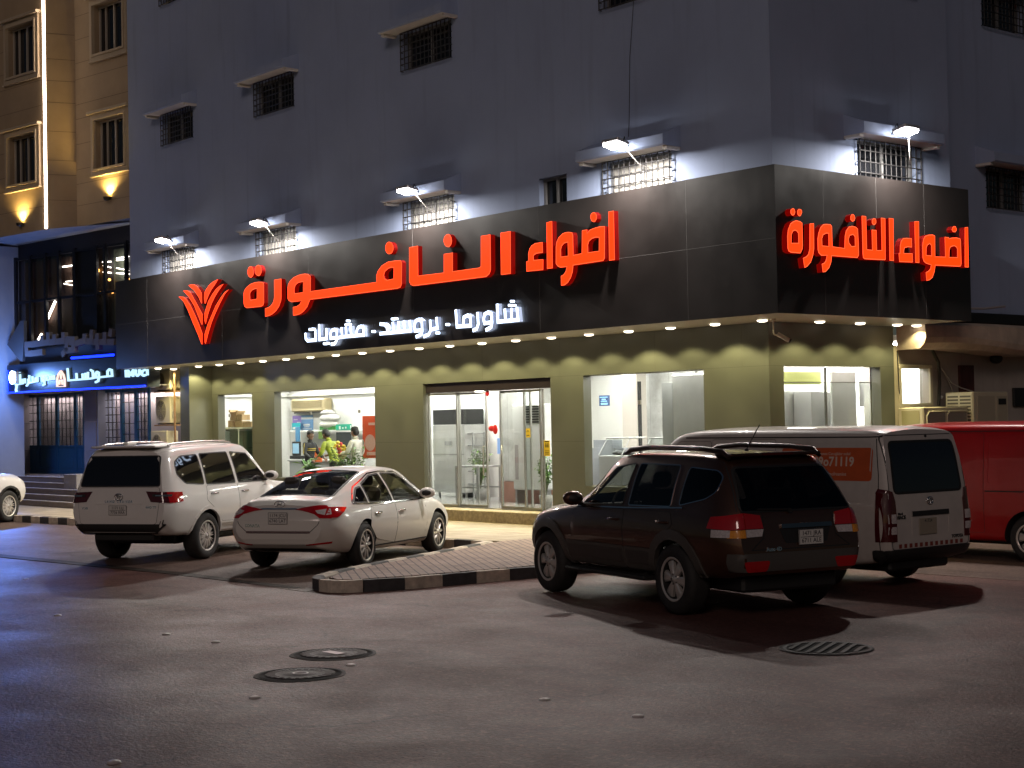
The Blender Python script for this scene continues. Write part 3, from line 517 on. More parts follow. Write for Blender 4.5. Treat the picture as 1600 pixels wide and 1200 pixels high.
LEFT_STROKES=[[0,[[3.283,3.877],[3.243,3.55],[2.291,3.563],[2.273,3.734]]],[0,[[2.845,3.723],[2.826,3.549]]],[0,[[2.547,3.699],[2.522,3.558]]],[0,[[2.405,3.712],[2.39,3.559]]],[0,[[2.131,3.797],[2.039,3.76],[2.024,3.576],[2.197,3.563]]],[0,[[1.746,3.579],[1.753,3.71],[1.83,3.739],[1.906,3.689],[1.894,3.584],[1.116,3.605],[1.135,3.76],[1.234,3.787],[1.33,3.734],[1.333,3.604]]],[0,[[1.746,3.579],[1.781,3.489],[1.897,3.461]]],[1,[[3.959,3.613],[3.966,3.713]]],[1,[[4.072,3.609],[4.08,3.707]]],[1,[[4.196,3.602],[4.204,3.703]]],[1,[[3.959,3.613],[4.346,3.594],[4.354,3.694]]],[1,[[4.471,3.576],[4.484,3.685],[4.585,3.661],[4.567,3.579],[4.472,3.562],[4.459,3.48],[4.549,3.456]]],[1,[[4.824,3.574],[5.257,3.546],[5.263,3.753]]],[1,[[4.824,3.574],[4.831,3.683],[4.923,3.673],[4.941,3.572]]],[1,[[5.078,3.554],[5.085,3.719]]],[1,[[5.306,3.658],[5.298,3.547],[5.403,3.468]]],[1,[[5.489,3.553],[5.496,3.664],[5.626,3.655],[5.618,3.538],[5.983,3.513],[6.06,3.613]]],[1,[[5.748,3.534],[5.767,3.853],[5.898,3.83]]],[1,[[5.931,3.512],[5.987,3.361],[5.962,3.318]]],[2,[[3.806,3.401],[3.811,3.595],[3.749,3.728],[3.61,3.83],[3.481,3.718],[3.421,3.582],[3.426,3.39],[3.806,3.401]]],[2,[[3.615,3.615],[3.612,3.75]]],[2,[[3.697,3.457],[3.675,3.577],[3.558,3.573],[3.536,3.452]]],[3,[[0.464,3.728],[0.454,3.561]]],[3,[[0.335,3.557],[0.345,3.716],[0.246,3.605],[0.142,3.719],[0.137,3.563]]],[3,[[0.011,3.719],[0.026,3.623],[-0.06,3.564],[-0.148,3.617],[-0.159,3.718]]],[3,[[-0.41,3.709],[-0.28,3.688],[-0.256,3.6],[-0.341,3.555],[-0.428,3.577]]],[3,[[-0.509,3.705],[-0.514,3.579]]]]
GREY_STROKES=[[[5.559,4.663],[5.396,4.655],[4.75,4.668],[4.221,4.671],[3.597,4.669],[2.987,4.569],[2.583,4.619],[1.991,4.563],[1.168,4.523]],[[5.532,4.662],[5.511,4.397],[5.131,4.395],[4.729,4.406]],[[4.697,4.665],[4.693,4.824]],[[4.378,4.693],[4.384,4.895]],[[4.064,4.678],[4.06,4.821]],[[3.597,4.655],[3.593,4.854]],[[3.449,4.392],[3.092,4.404],[3.085,4.686],[3.391,4.702],[3.438,4.42]],[[2.534,4.617],[2.53,4.757]],[[2.187,4.586],[2.181,4.85]],[[1.897,4.406],[1.913,4.739]],[[1.552,4.555],[1.548,4.748]],[[1.283,4.734],[1.257,4.815]],[[3.605,4.342],[3.58,4.299]]]
GREY_ARROW=[[6.583,4.712],[5.844,5.368],[5.652,5.357],[5.666,4.756],[5.762,4.188],[5.871,4.192]]

# ================================================================ sign band
band=thing('sign_band','long dark fascia band wrapping the corner above the shop, carrying red lit letters','sign',(-11,0,3.74))
ZB,ZT=3.74,6.04
m=MB()
m.add([(-22.69,0,ZB),(0,0,ZB),(0,0,ZT),(-22.69,0,ZT)],[(0,1,2,3)])
m.add([(0,0,ZB),(0,5.09,ZB),(0,5.09,ZT),(0,0,ZT)],[(0,1,2,3)])
m.add([(-22.69,0,ZT),(0,0,ZT),(0,5.09,ZT),(-.29,5.09,ZT),(-.29,.29,ZT),(-22.69,.29,ZT)],[(0,1,4,5),(1,2,3,4)])
m.add([(-22.69,0,ZB),(-22.69,.29,ZB),(-22.69,.29,ZT),(-22.69,0,ZT)],[(0,1,2,3)])
m.add([(0,5.09,ZB),(-.29,5.09,ZB),(-.29,5.09,ZT),(0,5.09,ZT)],[(0,1,2,3)])
m.add([(-22.69,0,ZB),(0,0,ZB),(0,.03,ZB),(-22.69,.03,ZB)],[(0,1,2,3)]); m.add([(0,.03,ZB),(0,5.09,ZB),(-.03,5.09,ZB),(-.03,.03,ZB)],[(0,1,2,3)])
m.build('panel',ACMD,band)
def joint(*bx):
    m=MB(); m.box(*bx); m.build('panel_joint',SEAMD,band)
for x in (-20.9,-17.1,-13.3,-9.45,-5.6,-1.9): joint(x-.003,x+.003,-.0012,.004,ZB+.01,ZT-.01)
for a,b in ((-22.68,-20.904),(-20.896,-17.104),(-17.096,-13.304),(-13.296,-9.454),(-9.446,-5.604),(-5.596,-1.904),(-1.896,-.01)): joint(a,b,-.0012,.004,4.895,4.901)
for y in (1.15,2.5,3.8): joint(-.004,.0012,y-.003,y+.003,ZB+.01,ZT-.01)
RED=E('red_letter_face',(1.0,.0193,.001),3.6,(.05,.002,.001)); REDE=E('letter_lit_edge',(1.0,.10,.03),1.9,(.06,.01,.005)); REDS=E('red_letter_side',(1.0,.005,.001),.17,(.05,.001,.001))
def letterset(data,fn):
    for name,outer,holes in data:
        mb=MB(); mb.prism(outer,.105,.004,fn,0,holes,1)
        for l in [outer]+holes:     # thin bright rim along the edge of the lit face
            P=[Vector(p) for p in l]; n=len(P); ar=sum(P[i].x*P[(i+1)%n].y-P[(i+1)%n].x*P[i].y for i in range(n)); sgn=1 if ar>0 else -1
            if l is not outer: sgn=-sgn
            ins=[]
            for i in range(n):
                d0=(P[i]-P[i-1]); d1=(P[(i+1)%n]-P[i]); d0=d0.normalized() if d0.length>1e-6 else d1.normalized(); d1=d1.normalized() if d1.length>1e-6 else d0
                nn=Vector((-(d0.y+d1.y),d0.x+d1.x)); nn=nn.normalized() if nn.length>1e-5 else Vector((-d0.y,d0.x))
                ins.append(P[i]+nn*.013*sgn)
            mb.add([fn(p.x,p.y,.107) for p in P]+[fn(p.x,p.y,.107) for p in ins],[(i,(i+1)%n,n+(i+1)%n,n+i) for i in range(n)],2)
        mb.build(name,[RED,REDS,REDE],band)
fnF=lambda a,b,d:(a,-d,b)
fnS=lambda a,b,d:(d,a,b)
letterset([q for q in FRONT_LETTERS if q[0]!='leaf'],fnF)
letterset([q for q in SIDE_LETTERS],fnS)
logo=None
letterset([q for q in FRONT_LETTERS if q[0]=='leaf'],fnF)
WHT=E('white_letter_face',(.62,.76,1.0),3.4); WHS=E('white_letter_side',(.55,.68,1.0),.30)
words=[MB(),MB(),MB(),MB(),MB()]
for k,(wi,path) in enumerate(SUB_STROKES): stroke(words[wi],path,.068,fnF,.10+.0006*(k%14),.02,0,1)
for k_,(wi,a,b,r) in enumerate(SUB_DOTS):
    wi=4 if k_==11 else wi
    words[wi].cyl(fnF(a,b,.101),fnF(a,b,.02),r*1.05,None,12,0)
for wi,mb in enumerate(words):
    mb.build('word' if wi<3 else 'separator_dot',[WHT,WHS],band)

# ================================================================ lamps on the building
def light(name,kind,loc,energy,color,parent=None,rot=None,**kw):
    ld=bpy.data.lights.new(name,kind); ld.energy=energy; ld.color=color
    for k,v in kw.items(): setattr(ld,k,v)
    lo=bpy.data.objects.new(name,ld); COL.objects.link(lo)
    if parent is not None: lo.parent=parent; loc=Vector(loc)-ORG.get(parent.name,Vector())
    lo.location=loc
    if rot is not None: lo.rotation_euler=rot
    return lo
def aim(d): return Vector(d).to_track_quat('-Z','Y').to_euler()
DISK=E('downlight_disc',(1,.88,.66),5); DRIM=M('downlight_ring',(.6,.56,.45),.4,metal=.3)
RV=random.Random(12)
ordn=['first','second','third','fourth','fifth','sixth','seventh','eighth','ninth','tenth','eleventh','twelfth','thirteenth','fourteenth','fifteenth','sixteenth','seventeenth','eighteenth','nineteenth']
def downlight(x,y,label,p=80,outer=True):
    t=thing('downlight',label,'ceiling light',(x,y,3.745),0,'downlights in the soffit under the sign band')
    m=MB(); m.lathe([(.095,0),(.092,-.012),(.075,-.012),(.07,0)],(x,y,3.7445),(0,0,1),20); m.build('trim_ring',DRIM,t)
    m=MB(); m.lathe([(.088,-.008),(.084,-.030),(.05,-.044),(.001,-.047)],(x,y,3.7445),(0,0,1),20); m.build('lamp_disc',DISK,t)
    light('downlight_beam','SPOT',(x,y,3.66),p*RV.uniform(.62,1.2),(1,.88,.44),t,(0,0,0),spot_size=R(130),spot_blend=.3,shadow_soft_size=.05)
    light('downlight_core','SPOT',(x,y,3.66),130,(1,.86,.46),t,(0,0,0),spot_size=R(54),spot_blend=.8,shadow_soft_size=.05)
for i in range(19):
    x=-20.2+i*1.021*1.031; lab='%s downlight from the left along the soffit over the shop front'%ordn[i]
    if i==18: lab='downlight of the front row nearest the building corner, beside the camera bracket'
    downlight(x,1.06,lab)
for i,y in enumerate((1.35,2.3,3.38,4.42,5.0)):
    downlight(-1.07,y if i<4 else 4.98,['downlight of the side row nearest the building corner','second downlight from the corner along the side soffit','third downlight from the corner along the side soffit','fourth downlight from the corner along the side soffit','downlight at the far end of the side soffit'][i],64 if i<4 else 22) if i!=0 else None
downlight(-21.55,.62,'downlight outside the end pillar, the one nearer the street, above the stacked air conditioners',150)
downlight(-21.9,1.25,'downlight outside the end pillar, the one nearer the wall, above the stacked air conditioners',150)

FLO=E('floodlight_glass',(1,.97,.95),60); FBODY=M('floodlight_case',(.5,.5,.5),.4,metal=.6)
CAB=M('white_cable',(.6,.58,.55),.5); CABB=M('black_cable',(.02,.02,.02),.5)
def flood(pos,out,label,p=340):
    """out: horizontal unit vector to the street"""
    t=thing('floodlight',label,'floodlight',pos,0,'floodlights on the window hoods')
    o=Vector(out); s=Vector((-o.y,o.x,0)); n=(o*.20+Vector((0,0,-.98))).normalized(); up=n.cross(s)
    M4=Matrix((( s.x,up.x,-n.x,pos[0]),(s.y,up.y,-n.y,pos[1]),(s.z,up.z,-n.z,pos[2]+.03),(0,0,0,1)))
    m=MB(); m.box(-.20,.20,-.14,.14,0,.06,0,.012,M4); m.build('case',FBODY,t)
    m=MB(); m.box(-.18,.18,-.125,.125,-.05,-.001,0,.02,M4); m.build('lit_glass',FLO,t)
    m=MB(); m.tube([M4@Vector((-.20,0,.03)),M4@Vector((-.21,.0,.10)),(pos[0]-o.x*.30,pos[1]-o.y*.30,pos[2]+.0)],.009,6); m.tube([M4@Vector((.20,0,.03)),M4@Vector((.21,.0,.10)),(pos[0]-o.x*.30,pos[1]-o.y*.30,pos[2]+.0)],.009,6); m.build('bracket',IRONB,t)
    c=M4@Vector((0,0,-.058))
    light('floodlight_beam','AREA',c,p,(1,.93,.86),t,aim(n),shape='RECTANGLE',size=.28,size_y=.18)
    m=MB(); q=Vector(pos); w0=M4@Vector((.05,.05,.05))
    m.tube([w0,q-o*.1+s*.2+Vector((0,0,-.1)),q-o*.2+s*.35+Vector((0,0,-.33)),q-o*.3+s*.5+Vector((0,0,-.42))],.008,6); m.build('cable',CAB,t)
FP=[tuple(atY(u,v,-.40)) for u,v in ((254,377),(404,350),(636,300),(961,228))]
fl=[(FP[0],'floodlight above the leftmost lit barred window, over the plant emblem'),(FP[1],'floodlight above the second lit barred window from the left'),(FP[2],'floodlight above the lit barred window near the middle of the front'),(FP[3],'floodlight above the lit barred window nearest the corner on the front')]
for p_,l_ in fl: flood(p_,(0,-1,0),l_)
flood(tuple(atX(1416,207,.40)),(1,0,0),'floodlight on the window hood round the corner, with a white cable dangling',260)

# security camera under the soffit at the corner
t=thing('security_camera','small cream security camera on a bracket under the soffit at the corner','camera',(-1.0,1.1,3.74))
CREAM=M('cream_plastic',(.55,.52,.42),.45)
m=MB(); m.cyl((-1.03,1.08,3.742),(-1.03,1.08,3.72),.045,None,14); m.tube([(-1.03,1.08,3.73),(-1.03,1.08,3.52),(-1.02,1.09,3.48),(-.96,1.13,3.475),(-.92,1.16,3.47)],.013,8); m.build('bracket',CREAM,t)
m=MB(); d=Vector((.62,.55,-.5)).normalized(); c=Vector((-.9,1.15,3.44)); m.cyl(c-d*.1,c+d*.12,.036,None,14); m.build('body',CREAM,t)
m=MB(); m.cyl(c+d*.121,c+d*.15,.037,.037,14); m.build('lens',IRONB,t)
# cables hanging on the wall
def cable(pts,r,mat,label): 
    m=MB(); m.tube(pts,r,6); return one('wall_cable',m,mat,label,'cable')
cable([atY(990,0,.285),atY(984,90,.285),atY(983,190,.283),atY(981,228,.27)],.005,CABB,'thin dark cable running down the upper front wall to a floodlight')

# ================================================================ shop glazing
def pane(name,x0,x1,z0,z1,y,parent,mat=None):
    m=MB(); m.box(x0,x1,y-.006,y+.006,z0,z1); return m.build(name,mat or CLEAR,parent)
FR=M('anodised_frame',(.30,.28,.24),.35,metal=.8)
for (a,b,splits) in ((-20.2,-18.5,(-19.93,)),(-17.45,-13.17,(-16.1,-14.05)),(-6.24,-3.11,(-4.9,))):
    xs=[a+.02,*splits,b-.02]
    for i in range(len(xs)-1): 
        P_=pane('window_pane',xs[i]+.004,xs[i+1]-.004,.92,2.985,1.78,bld)
    mb=MB()
    for x in splits:
        mb.box(x-.03,x+.03,1.765,1.795,2.42,2.50)
    mb.box(a+.01,b-.01,1.77,1.79,.902,.919); mb.box(a+.01,b-.01,1.77,1.79,2.986,2.998)
    mb.build('glazing_clamp',FR,bld)
# side window
m=MB(); m.box(-1.786,-1.774,1.98,4.58,.92,2.72); m.build('window_pane',CLEAR,bld)
m=MB(); m.box(-1.80,-1.76,1.98,4.58,2.721,2.735); m.box(-1.80,-1.76,3.26,3.29,2.736,2.99); m.box(-1.80,-1.76,3.26,3.29,.92,2.72); m.build('glazing_bar',ALU,bld)
# entrance: header box, frames and sliding leaves
m=MB(); m.box(-11.34,-7.2,1.66,1.98,2.80,2.998,0,.01); m.build('door_header',M('dark_bronze',(.03,.022,.025),.35,metal=.3),bld)
def leaf(x0,x1,y,handle=None):
    P_=pane('door_leaf',x0+.03,x1-.03,FL+.06,2.78,y,bld)
    m=MB()
    for x in (x0,x1-.03): m.box(x,x+.03,y-.022,y+.022,FL+.01,2.79)
    m.box(x0+.031,x1-.031,y-.02,y+.02,FL+.01,FL+.06); m.box(x0+.031,x1-.031,y-.02,y+.02,2.74,2.785)
    m.build('leaf_frame',ALU,P_)
    if handle:
        h=MB(); h.tube([(handle,y-.02,1.05),(handle,y-.06,1.06),(handle,y-.06,1.65),(handle,y-.02,1.66)],.014,8); h.build('handle',ALU,P_)
leaf(-11.28,-10.28,1.70); leaf(-10.36,-9.42,1.80,-9.5); leaf(-8.98,-8.02,1.80,-8.9); leaf(-8.12,-7.6,1.70)
pane('door_sidelight',-7.58,-7.24,FL+.02,2.79,1.75,bld)
m=MB(); m.box(-7.605,-7.58,1.73,1.77,FL,2.79); m.build('mullion',FR,bld)
m=MB(); m.lathe([(.10,0),(.09,-.015),(.001,-.02)],(-9.6,1.75,2.797),(0,0,1),18); struct_=m.build('header_lamp',E('header_lamp_disc',(1,.9,.7),9),bld)
YEL=M('yellow_sticker_vinyl',(.75,.52,.03),.5); BLK=M('black_print',(.01,.01,.01),.6); WPR=M('white_print',(.8,.8,.78),.6); REDP=M('red_plastic',(.62,.02,.02),.4)
def sticker(x0,x1,z0,z1,y,label,fig):
    m=MB(); m.box(x0,x1,y-.003,y-.001,z0,z1,0)
    cx=(x0+x1)/2; w_=x1-x0; h_=z1-z0
    if fig:
        for s in (-1,1): m.box(cx+s*w_*.16-w_*.1,cx+s*w_*.16+w_*.1,y-.005,y-.0035,z0+h_*.55,z0+h_*.75,1); m.cyl((cx+s*w_*.16,y-.0035,z0+h_*.8),(cx+s*w_*.16,y-.005,z0+h_*.8),w_*.07,None,10,1)
        m.box(x0+w_*.15,x1-w_*.15,y-.005,y-.0035,z1-h_*.1,z1-h_*.05,1)
        for k in range(3): m.box(x0+w_*.15,x1-w_*.15,y-.005,y-.0035,z0+h_*(.12+.1*k),z0+h_*(.15+.1*k),1)
    else:
        m.tube([(cx-w_*.25,y-.004,z0+h_*.6),(cx,y-.004,z0+h_*.85),(cx+w_*.25,y-.004,z0+h_*.6)],.008,5,1); m.box(cx-w_*.3,cx+w_*.3,y-.005,y-.0035,z0+h_*.2,z0+h_*.28,1)
    one('sticker',m,[YEL,BLK],label,'sticker','stickers on the entrance glass')
sticker(-8.06,-7.93,1.83,2.01,1.69,'small yellow sticker with an arrow on the narrow glass door leaf',False)
sticker(-7.57,-7.39,1.46,1.77,1.735,'larger yellow notice with black figures on the glass at the right of the entrance',True)
m=MB(); m.ell((-9.3,1.72,2.74),.055,.03,.06); one('red_tag',m,REDP,'small red tag hanging at the top of the entrance between the door leaves','tag')
m=MB(); m.ell((-9.25,1.78,2.02),.10,.04,.06); m.ell((-9.14,1.78,2.0),.07,.035,.1); one('red_bow',m,REDP,'red bow tied to the pole in the entrance','bow')
m=MB(); m.box(-9.08,-9.0,1.775,1.785,1.50,1.82); one('blue_strip_notice',m,E('blue_glowing_strip',(.25,.45,.9),.55),'narrow blue vertical notice on the right hand door leaf edge','notice')  # no lamp in this notice: its brightness is emission put into the colour

# ================================================================ inside the shop
WHW=M('shop_wall_white',(.76,.75,.71),.55,var=.04,vs=2); TILEW=brick_mat('wall_tiles_white',(.74,.74,.72),(.70,.70,.69),(.45,.45,.44),1,.25,.0,.6,.6,.006)
FLOORM=M('pale_floor_tiles',(.42,.42,.41),.15,var=.08,vs=1.5); STEEL=M('stainless_steel',(.74,.73,.72),.42,metal=.85,bump=.35,bs=3.2,rvar=.08,var=.08,vs=2.5); STEELD=M('dull_steel',(.40,.40,.39),.4,metal=.6)
BY=5.05
intr=thing('shop_interior','bright white walled shop room seen through the glass front','room',(-11.5,3.4,FL))
m=MB(); m.box(-22.3,-1.9,1.86,BY+2.2,FL-.12,FL); m.build('floor',FLOORM,intr)
m=MB(); m.box(-22.4,-12.9,BY,BY+.1,FL,3.5); m.box(-12.9,-12.8,BY,BY+2.1,FL,3.5); m.box(-12.8,-1.8,BY+2.1,BY+2.2,FL,3.5); m.box(-22.4,-22.3,1.86,BY,FL,3.5)
m.box(-2.0,-1.85,4.62,5.15,FL,3.5); m.box(-1.9,-1.8,6.2,BY+2.1,FL,3.5); m.box(-1.96,-1.86,1.84,1.96,FL,3.5); m.build('wall',WHW,intr)
m=MB(); m.box(-22.4,-1.8,1.82,BY+2.2,3.5,3.6); m.box(-22.3,-1.9,1.82,1.9,3.02,3.5); m.box(-1.9,-1.82,1.9,4.6,3.02,3.5); m.build('ceiling',M('ceiling_white',(.72,.71,.66),.8),intr)
m=MB()
for x0,x1 in ((-22.28,-12.95),): m.box(x0,x1,BY-.12,BY-.001,2.98,3.06)
m.box(-22.29,-22.2,1.9,BY-.13,2.98,3.06)
m.build('cornice_trim',WHW,intr)
PNL=E('ceiling_panel_light',(1,.965,.91),76)
k=0
for x in (-20.8,-18.2,-15.6,-13.1,-10.4,-7.8,-5.2,-2.9):
    for y in (2.9,4.4,6.2):  # rearmost row is added to brighten the back of the shop
        if y>6 and x<-12: continue
        m=MB(); m.box(x-.6,x+.6,y-.1,y+.1,3.455,3.495)
        k=(-20.8,-18.2,-15.6,-13.1,-10.4,-7.8,-5.2,-2.9).index(x)-(4 if y>6 else 0)
        one('ceiling_light',m,PNL,'slim lit ceiling panel in the shop, %s of the %s row from the left'%(ordn[k],'front' if y<3 else 'middle' if y<5 else 'added rear'),'ceiling light','lit panels on the shop ceiling')
def P2(u,v,y): return atY(u,v,y)
def slab(name,u0,v0,u1,v1,y,dep,mat,label,cat,b=.01,group=None,bottom=None):
    a,c=atY(u0,v0,y),atY(u1,v1,y); z0,z1=min(a.z,c.z),max(a.z,c.z)
    m=MB(); m.box(a.x,c.x,y,y+dep,z0 if bottom is None else bottom,z1,0,b); return one(name,m,mat,label,cat,group)
# wall split air conditioner
a,c=atY(455,624,4.8),atY(508,646,4.8)
t=thing('wall_air_conditioner','beige split air conditioner high on the back wall above the posters','air conditioner',(a.x,4.8,c.z))
BEI=M('aged_beige_plastic',(.46,.38,.22),.45); m=MB(); m.box(a.x,c.x,4.78,BY-.001,c.z+.06,a.z,0,.04); m.build('case',BEI,t)
m=MB(); 
for i in range(6): m.box(a.x+.12,c.x-.12,4.765,4.779,c.z+.18+.035*i,c.z+.195+.035*i)
m.build('inlet_grille',M('grille_brown',(.25,.2,.11),.5),t)
m=MB(); m.box(a.x+.15,c.x-.1,4.79,4.95,c.z+.02,c.z+.059); m.build('outlet',BLK,t)
def poster(u0,v0,u1,v1,y,col,label,bars=(),name='poster',parent=None):
    a,c=atY(u0,v0,y),atY(u1,v1,y); x0,x1=a.x,c.x; z0,z1=c.z,a.z
    m=MB(); m.box(x0,x1,y,y+.012,z0,z1,0)
    for (b0,c0,b1,c1,mi) in bars: m.box(x0+(x1-x0)*b0,x0+(x1-x0)*b1,y-.004,y-.001,z0+(z1-z0)*c0,z0+(z1-z0)*c1,mi)
    return one(name,m,[M('print_%s'%name+str(len(MATS)),col,.5),WPR,M('print_teal',(.02,.42,.5),.5),M('print_cream',(.85,.7,.45),.5)],label,'poster','posters in the shop')
poster(457,650,471,671,5.03,(.32,.22,.62),'purple poster at the left on the shop back wall',[(.1,.1,.45,.3,1),(.5,.3,.9,.55,1),(.15,.7,.6,.75,1)])
poster(470.5,649,489,672,5.03,(.16,.33,.6),'light blue poster with a white heading, beside the purple one',[(0,.72,1,.86,1),(.2,.3,.75,.42,1),(.25,.2,.7,.25,1),(.1,.08,.9,.12,1)])
poster(456,661,469,671.5,4.9,(.02,.42,.5),'small teal poster in front of the purple one',[(.1,.1,.6,.4,1)])
poster(525,663,549,672.5,4.55,(.0,.32,.2),'green lit board above the black screen',[(.2,.2,.3,.7,1),(.4,.3,.5,.5,1),(.6,.3,.68,.6,1),(.93,.2,1.0,.8,1)],'green_board')
poster(525,673,549,702,4.56,(.012,.016,.018),'black wall screen under the green board',[],'wall_screen')
# generic red poster with plain white blob shapes
a,c=atY(566,650,3.05),atY(600,716,3.05)
m=MB(); m.box(a.x,c.x,3.05,3.06,c.z,a.z,0); m.box(a.x,c.x,3.061,3.075,c.z,a.z,2); w_=c.x-a.x; cx=a.x+w_*.36
fz=lambda x,z,d=0:(x,3.048-d,z)
m.prism([(cx+.25*w_*math.cos(t_*math.pi/12),1.72+.2*math.sin(t_*math.pi/12)) for t_ in range(24)],.003,.0,lambda a_,b_,d:(a_,3.048-d,b_),1)
m.box(a.x+w_*.2,a.x+w_*.62,3.043,3.047,1.42,1.5,1); m.box(a.x+w_*.3,a.x+w_*.6,3.043,3.047,2.14,2.2,1)
one('poster',m,[M('print_orange_red',(.78,.10,.03),.45),M('print_pale',(.8,.5,.42),.5),WPR],'tall orange red poster with pale round shapes beside the man in white','poster','posters in the shop')
# bags, counter, till
SACK=M('white_plastic_sack',(.62,.6,.57),.45,var=.12,vs=7)
m=MB(); q=atY(510,666,4.6); 
m.ell((q.x,4.7,q.z+.05),.40,.2,.11); m.ell((q.x+.03,4.7,q.z+.22),.42,.2,.12); m.ell((q.x-.06,4.7,q.z+.36),.26,.18,.08)
one('stacked_sacks',m,SACK,'pile of white sacks on the wall shelf','sacks')
slab('green_carton',499,666,524,673,4.6,.3,M('green_print',(.03,.2,.03),.5),'long dark green carton under the white sacks','carton')
slab('wall_shelf',452,673,549,675,4.55,.45,WHW,'long white wall shelf behind the staff','shelf')
t=thing('service_counter','grey counter at the left inside the shop','counter',(-20.6,4.2,FL)); a,c=atY(452,718,4.0),atY(540,735,4.0)
m=MB(); m.box(a.x,c.x,4.0,4.5,FL,a.z-.04,0,.01); m.build('body',M('counter_grey',(.36,.36,.35),.5),t); m=MB(); m.box(a.x-.03,c.x+.03,3.95,4.53,a.z-.039,a.z,0,.01); m.build('top',M('counter_top_pale',(.6,.6,.58),.3),t)
t=thing('till_screen','dark till screen standing on the grey counter','till',tuple(atY(462,717,4.1))); a,c=atY(456,690,4.1),atY(469,712,4.1)
m=MB(); m.box(a.x,c.x,4.1,4.14,c.z,a.z,0,.012); m.build('screen',BLK,t); m=MB(); m.box(a.x+.05,c.x-.05,4.09,4.099,c.z+.06,a.z-.05); m.build('display',E('till_display',(.35,.6,.8),.5),t); m=MB(); m.box(a.x-.05,c.x+.05,4.05,4.25,atY(462,717,4.1).z,c.z-.001,0,.01); m.build('base',BLK,t)
slab('blue_leaflet_rack',461,667,467,690,4.3,.05,M('leaflet_blue',(.08,.25,.45),.5),'tall narrow blue leaflet rack above the till','rack')
slab('orange_banner',491,700,502,722,3.6,.04,M('banner_orange',(.8,.16,.04),.5),'orange banner between the man in black and the man in green','banner')
slab('green_bottle_box',497,674,505,686,4.4,.12,M('olive_box',(.12,.2,.03),.4),'olive green box on the shelf behind the staff','box')
# display fridge with boxes in the left window
t=thing('display_fridge','white glass fronted display fridge in the left hand window','fridge',(-20.6,2.6,FL)); a,c=atY(348,668,2.5),atY(396,668,2.5)
zt=a.z; xm=a.x+(c.x-a.x)*.52
m=MB(); m.box(a.x,c.x,3.1,3.16,FL,zt); m.box(a.x,c.x,2.5,3.1,FL,FL+.25); m.box(a.x,c.x,2.5,3.1,zt-.05,zt); m.box(xm-.03,xm+.03,2.5,2.6,FL+.25,zt-.05); m.box(a.x,a.x+.04,2.5,3.1,FL+.25,zt-.05); m.box(c.x-.04,c.x,2.5,3.1,FL+.25,zt-.05); m.build('cabinet',M('fridge_white',(.66,.7,.68),.35),t)
m=MB(); m.box(a.x+.05,xm-.04,2.49,2.5,FL+.3,zt-.1); m.box(xm+.04,c.x-.05,2.49,2.5,FL+.3,zt-.1); m.build('glass_door',glass('fridge_glass',(.72,.85,.80)),t)
m=MB()
for z in (.8,1.2,1.6): m.box(a.x+.05,c.x-.05,2.6,3.08,z,z+.015)
m.build('shelf',STEELD,t)
BOT=[M('bottle_white',(.6,.65,.65),.3),M('bottle_brown',(.18,.1,.04),.3),M('bottle_green',(.1,.3,.2),.3)]
for i in range(12):
    m=MB(); x=a.x+.1+(c.x-a.x-.2)*(i%6)/5; z=(.815,1.215)[i//6]; m.lathe([(.001,0),(.04,0),(.04,.17),(.015,.22),(.015,.26),(.001,.26)],(x,2.75+.05*(i%2),z),(0,0,1),10)
    one('bottle',m,BOT[(i*7)%3],'bottle on a shelf of the display fridge','bottle','bottles in the display fridge')
CARD=M('cardboard',(.42,.29,.15),.8,var=.15,vs=6)
def carton(u0,v0,u1,v1,label,y=2.6,open_=False):
    a,c=atY(u0,v0,y),atY(u1,v1,y); m=MB(); m.box(a.x,c.x,y,y+.25,c.z,a.z,0,.004)
    if open_: m.box(a.x-.06,a.x,y,y+.25,a.z-.005,a.z+.06,0,.002,None); m.box(c.x,c.x+.06,y,y+.25,a.z-.02,a.z+.03,0,.002)
    one('cardboard_carton',m,CARD,label,'box','cartons on the display fridge')
carton(356,657,366,667.5,'open brown carton standing on the display fridge, lower left of the stack'); carton(367,658,378,667.5,'brown carton in the middle on top of the display fridge'); carton(379,659,393,667.5,'pale carton at the right on top of the display fridge')
carton(359,644,369,656.5,'open carton on the very top of the boxes over the display fridge',open_=True); carton(370,648,378,656.5,'small carton on the upper row beside the open one')
# little lit letters at the back of the left window
m=MB(); fl_=lambda a_,b_,d:(a_,4.95-d,b_); q=[atY(u,v,4.95) for u,v in ((386,630),(383,634),(384,641),(387,640))]
LW=E('small_lit_letters',(.75,.86,1),3.0)
stroke(m,[(p.x,p.z) for p in q],.05,fl_,.04,0); q=[atY(u,v,4.95) for u,v in ((392,631),(390,638),(396,639),(397,634),(392,634))]; stroke(m,[(p.x,p.z) for p in q],.05,fl_,.041,0)
one('lit_letters',m,LW,'small white lit letters on the back wall of the left window','sign')
slab('red_partition_edge',339,627,343,668,2.2,.03,M('red_brown_board',(.3,.06,.04),.5),'red brown board edge at the far left of the left window','board')
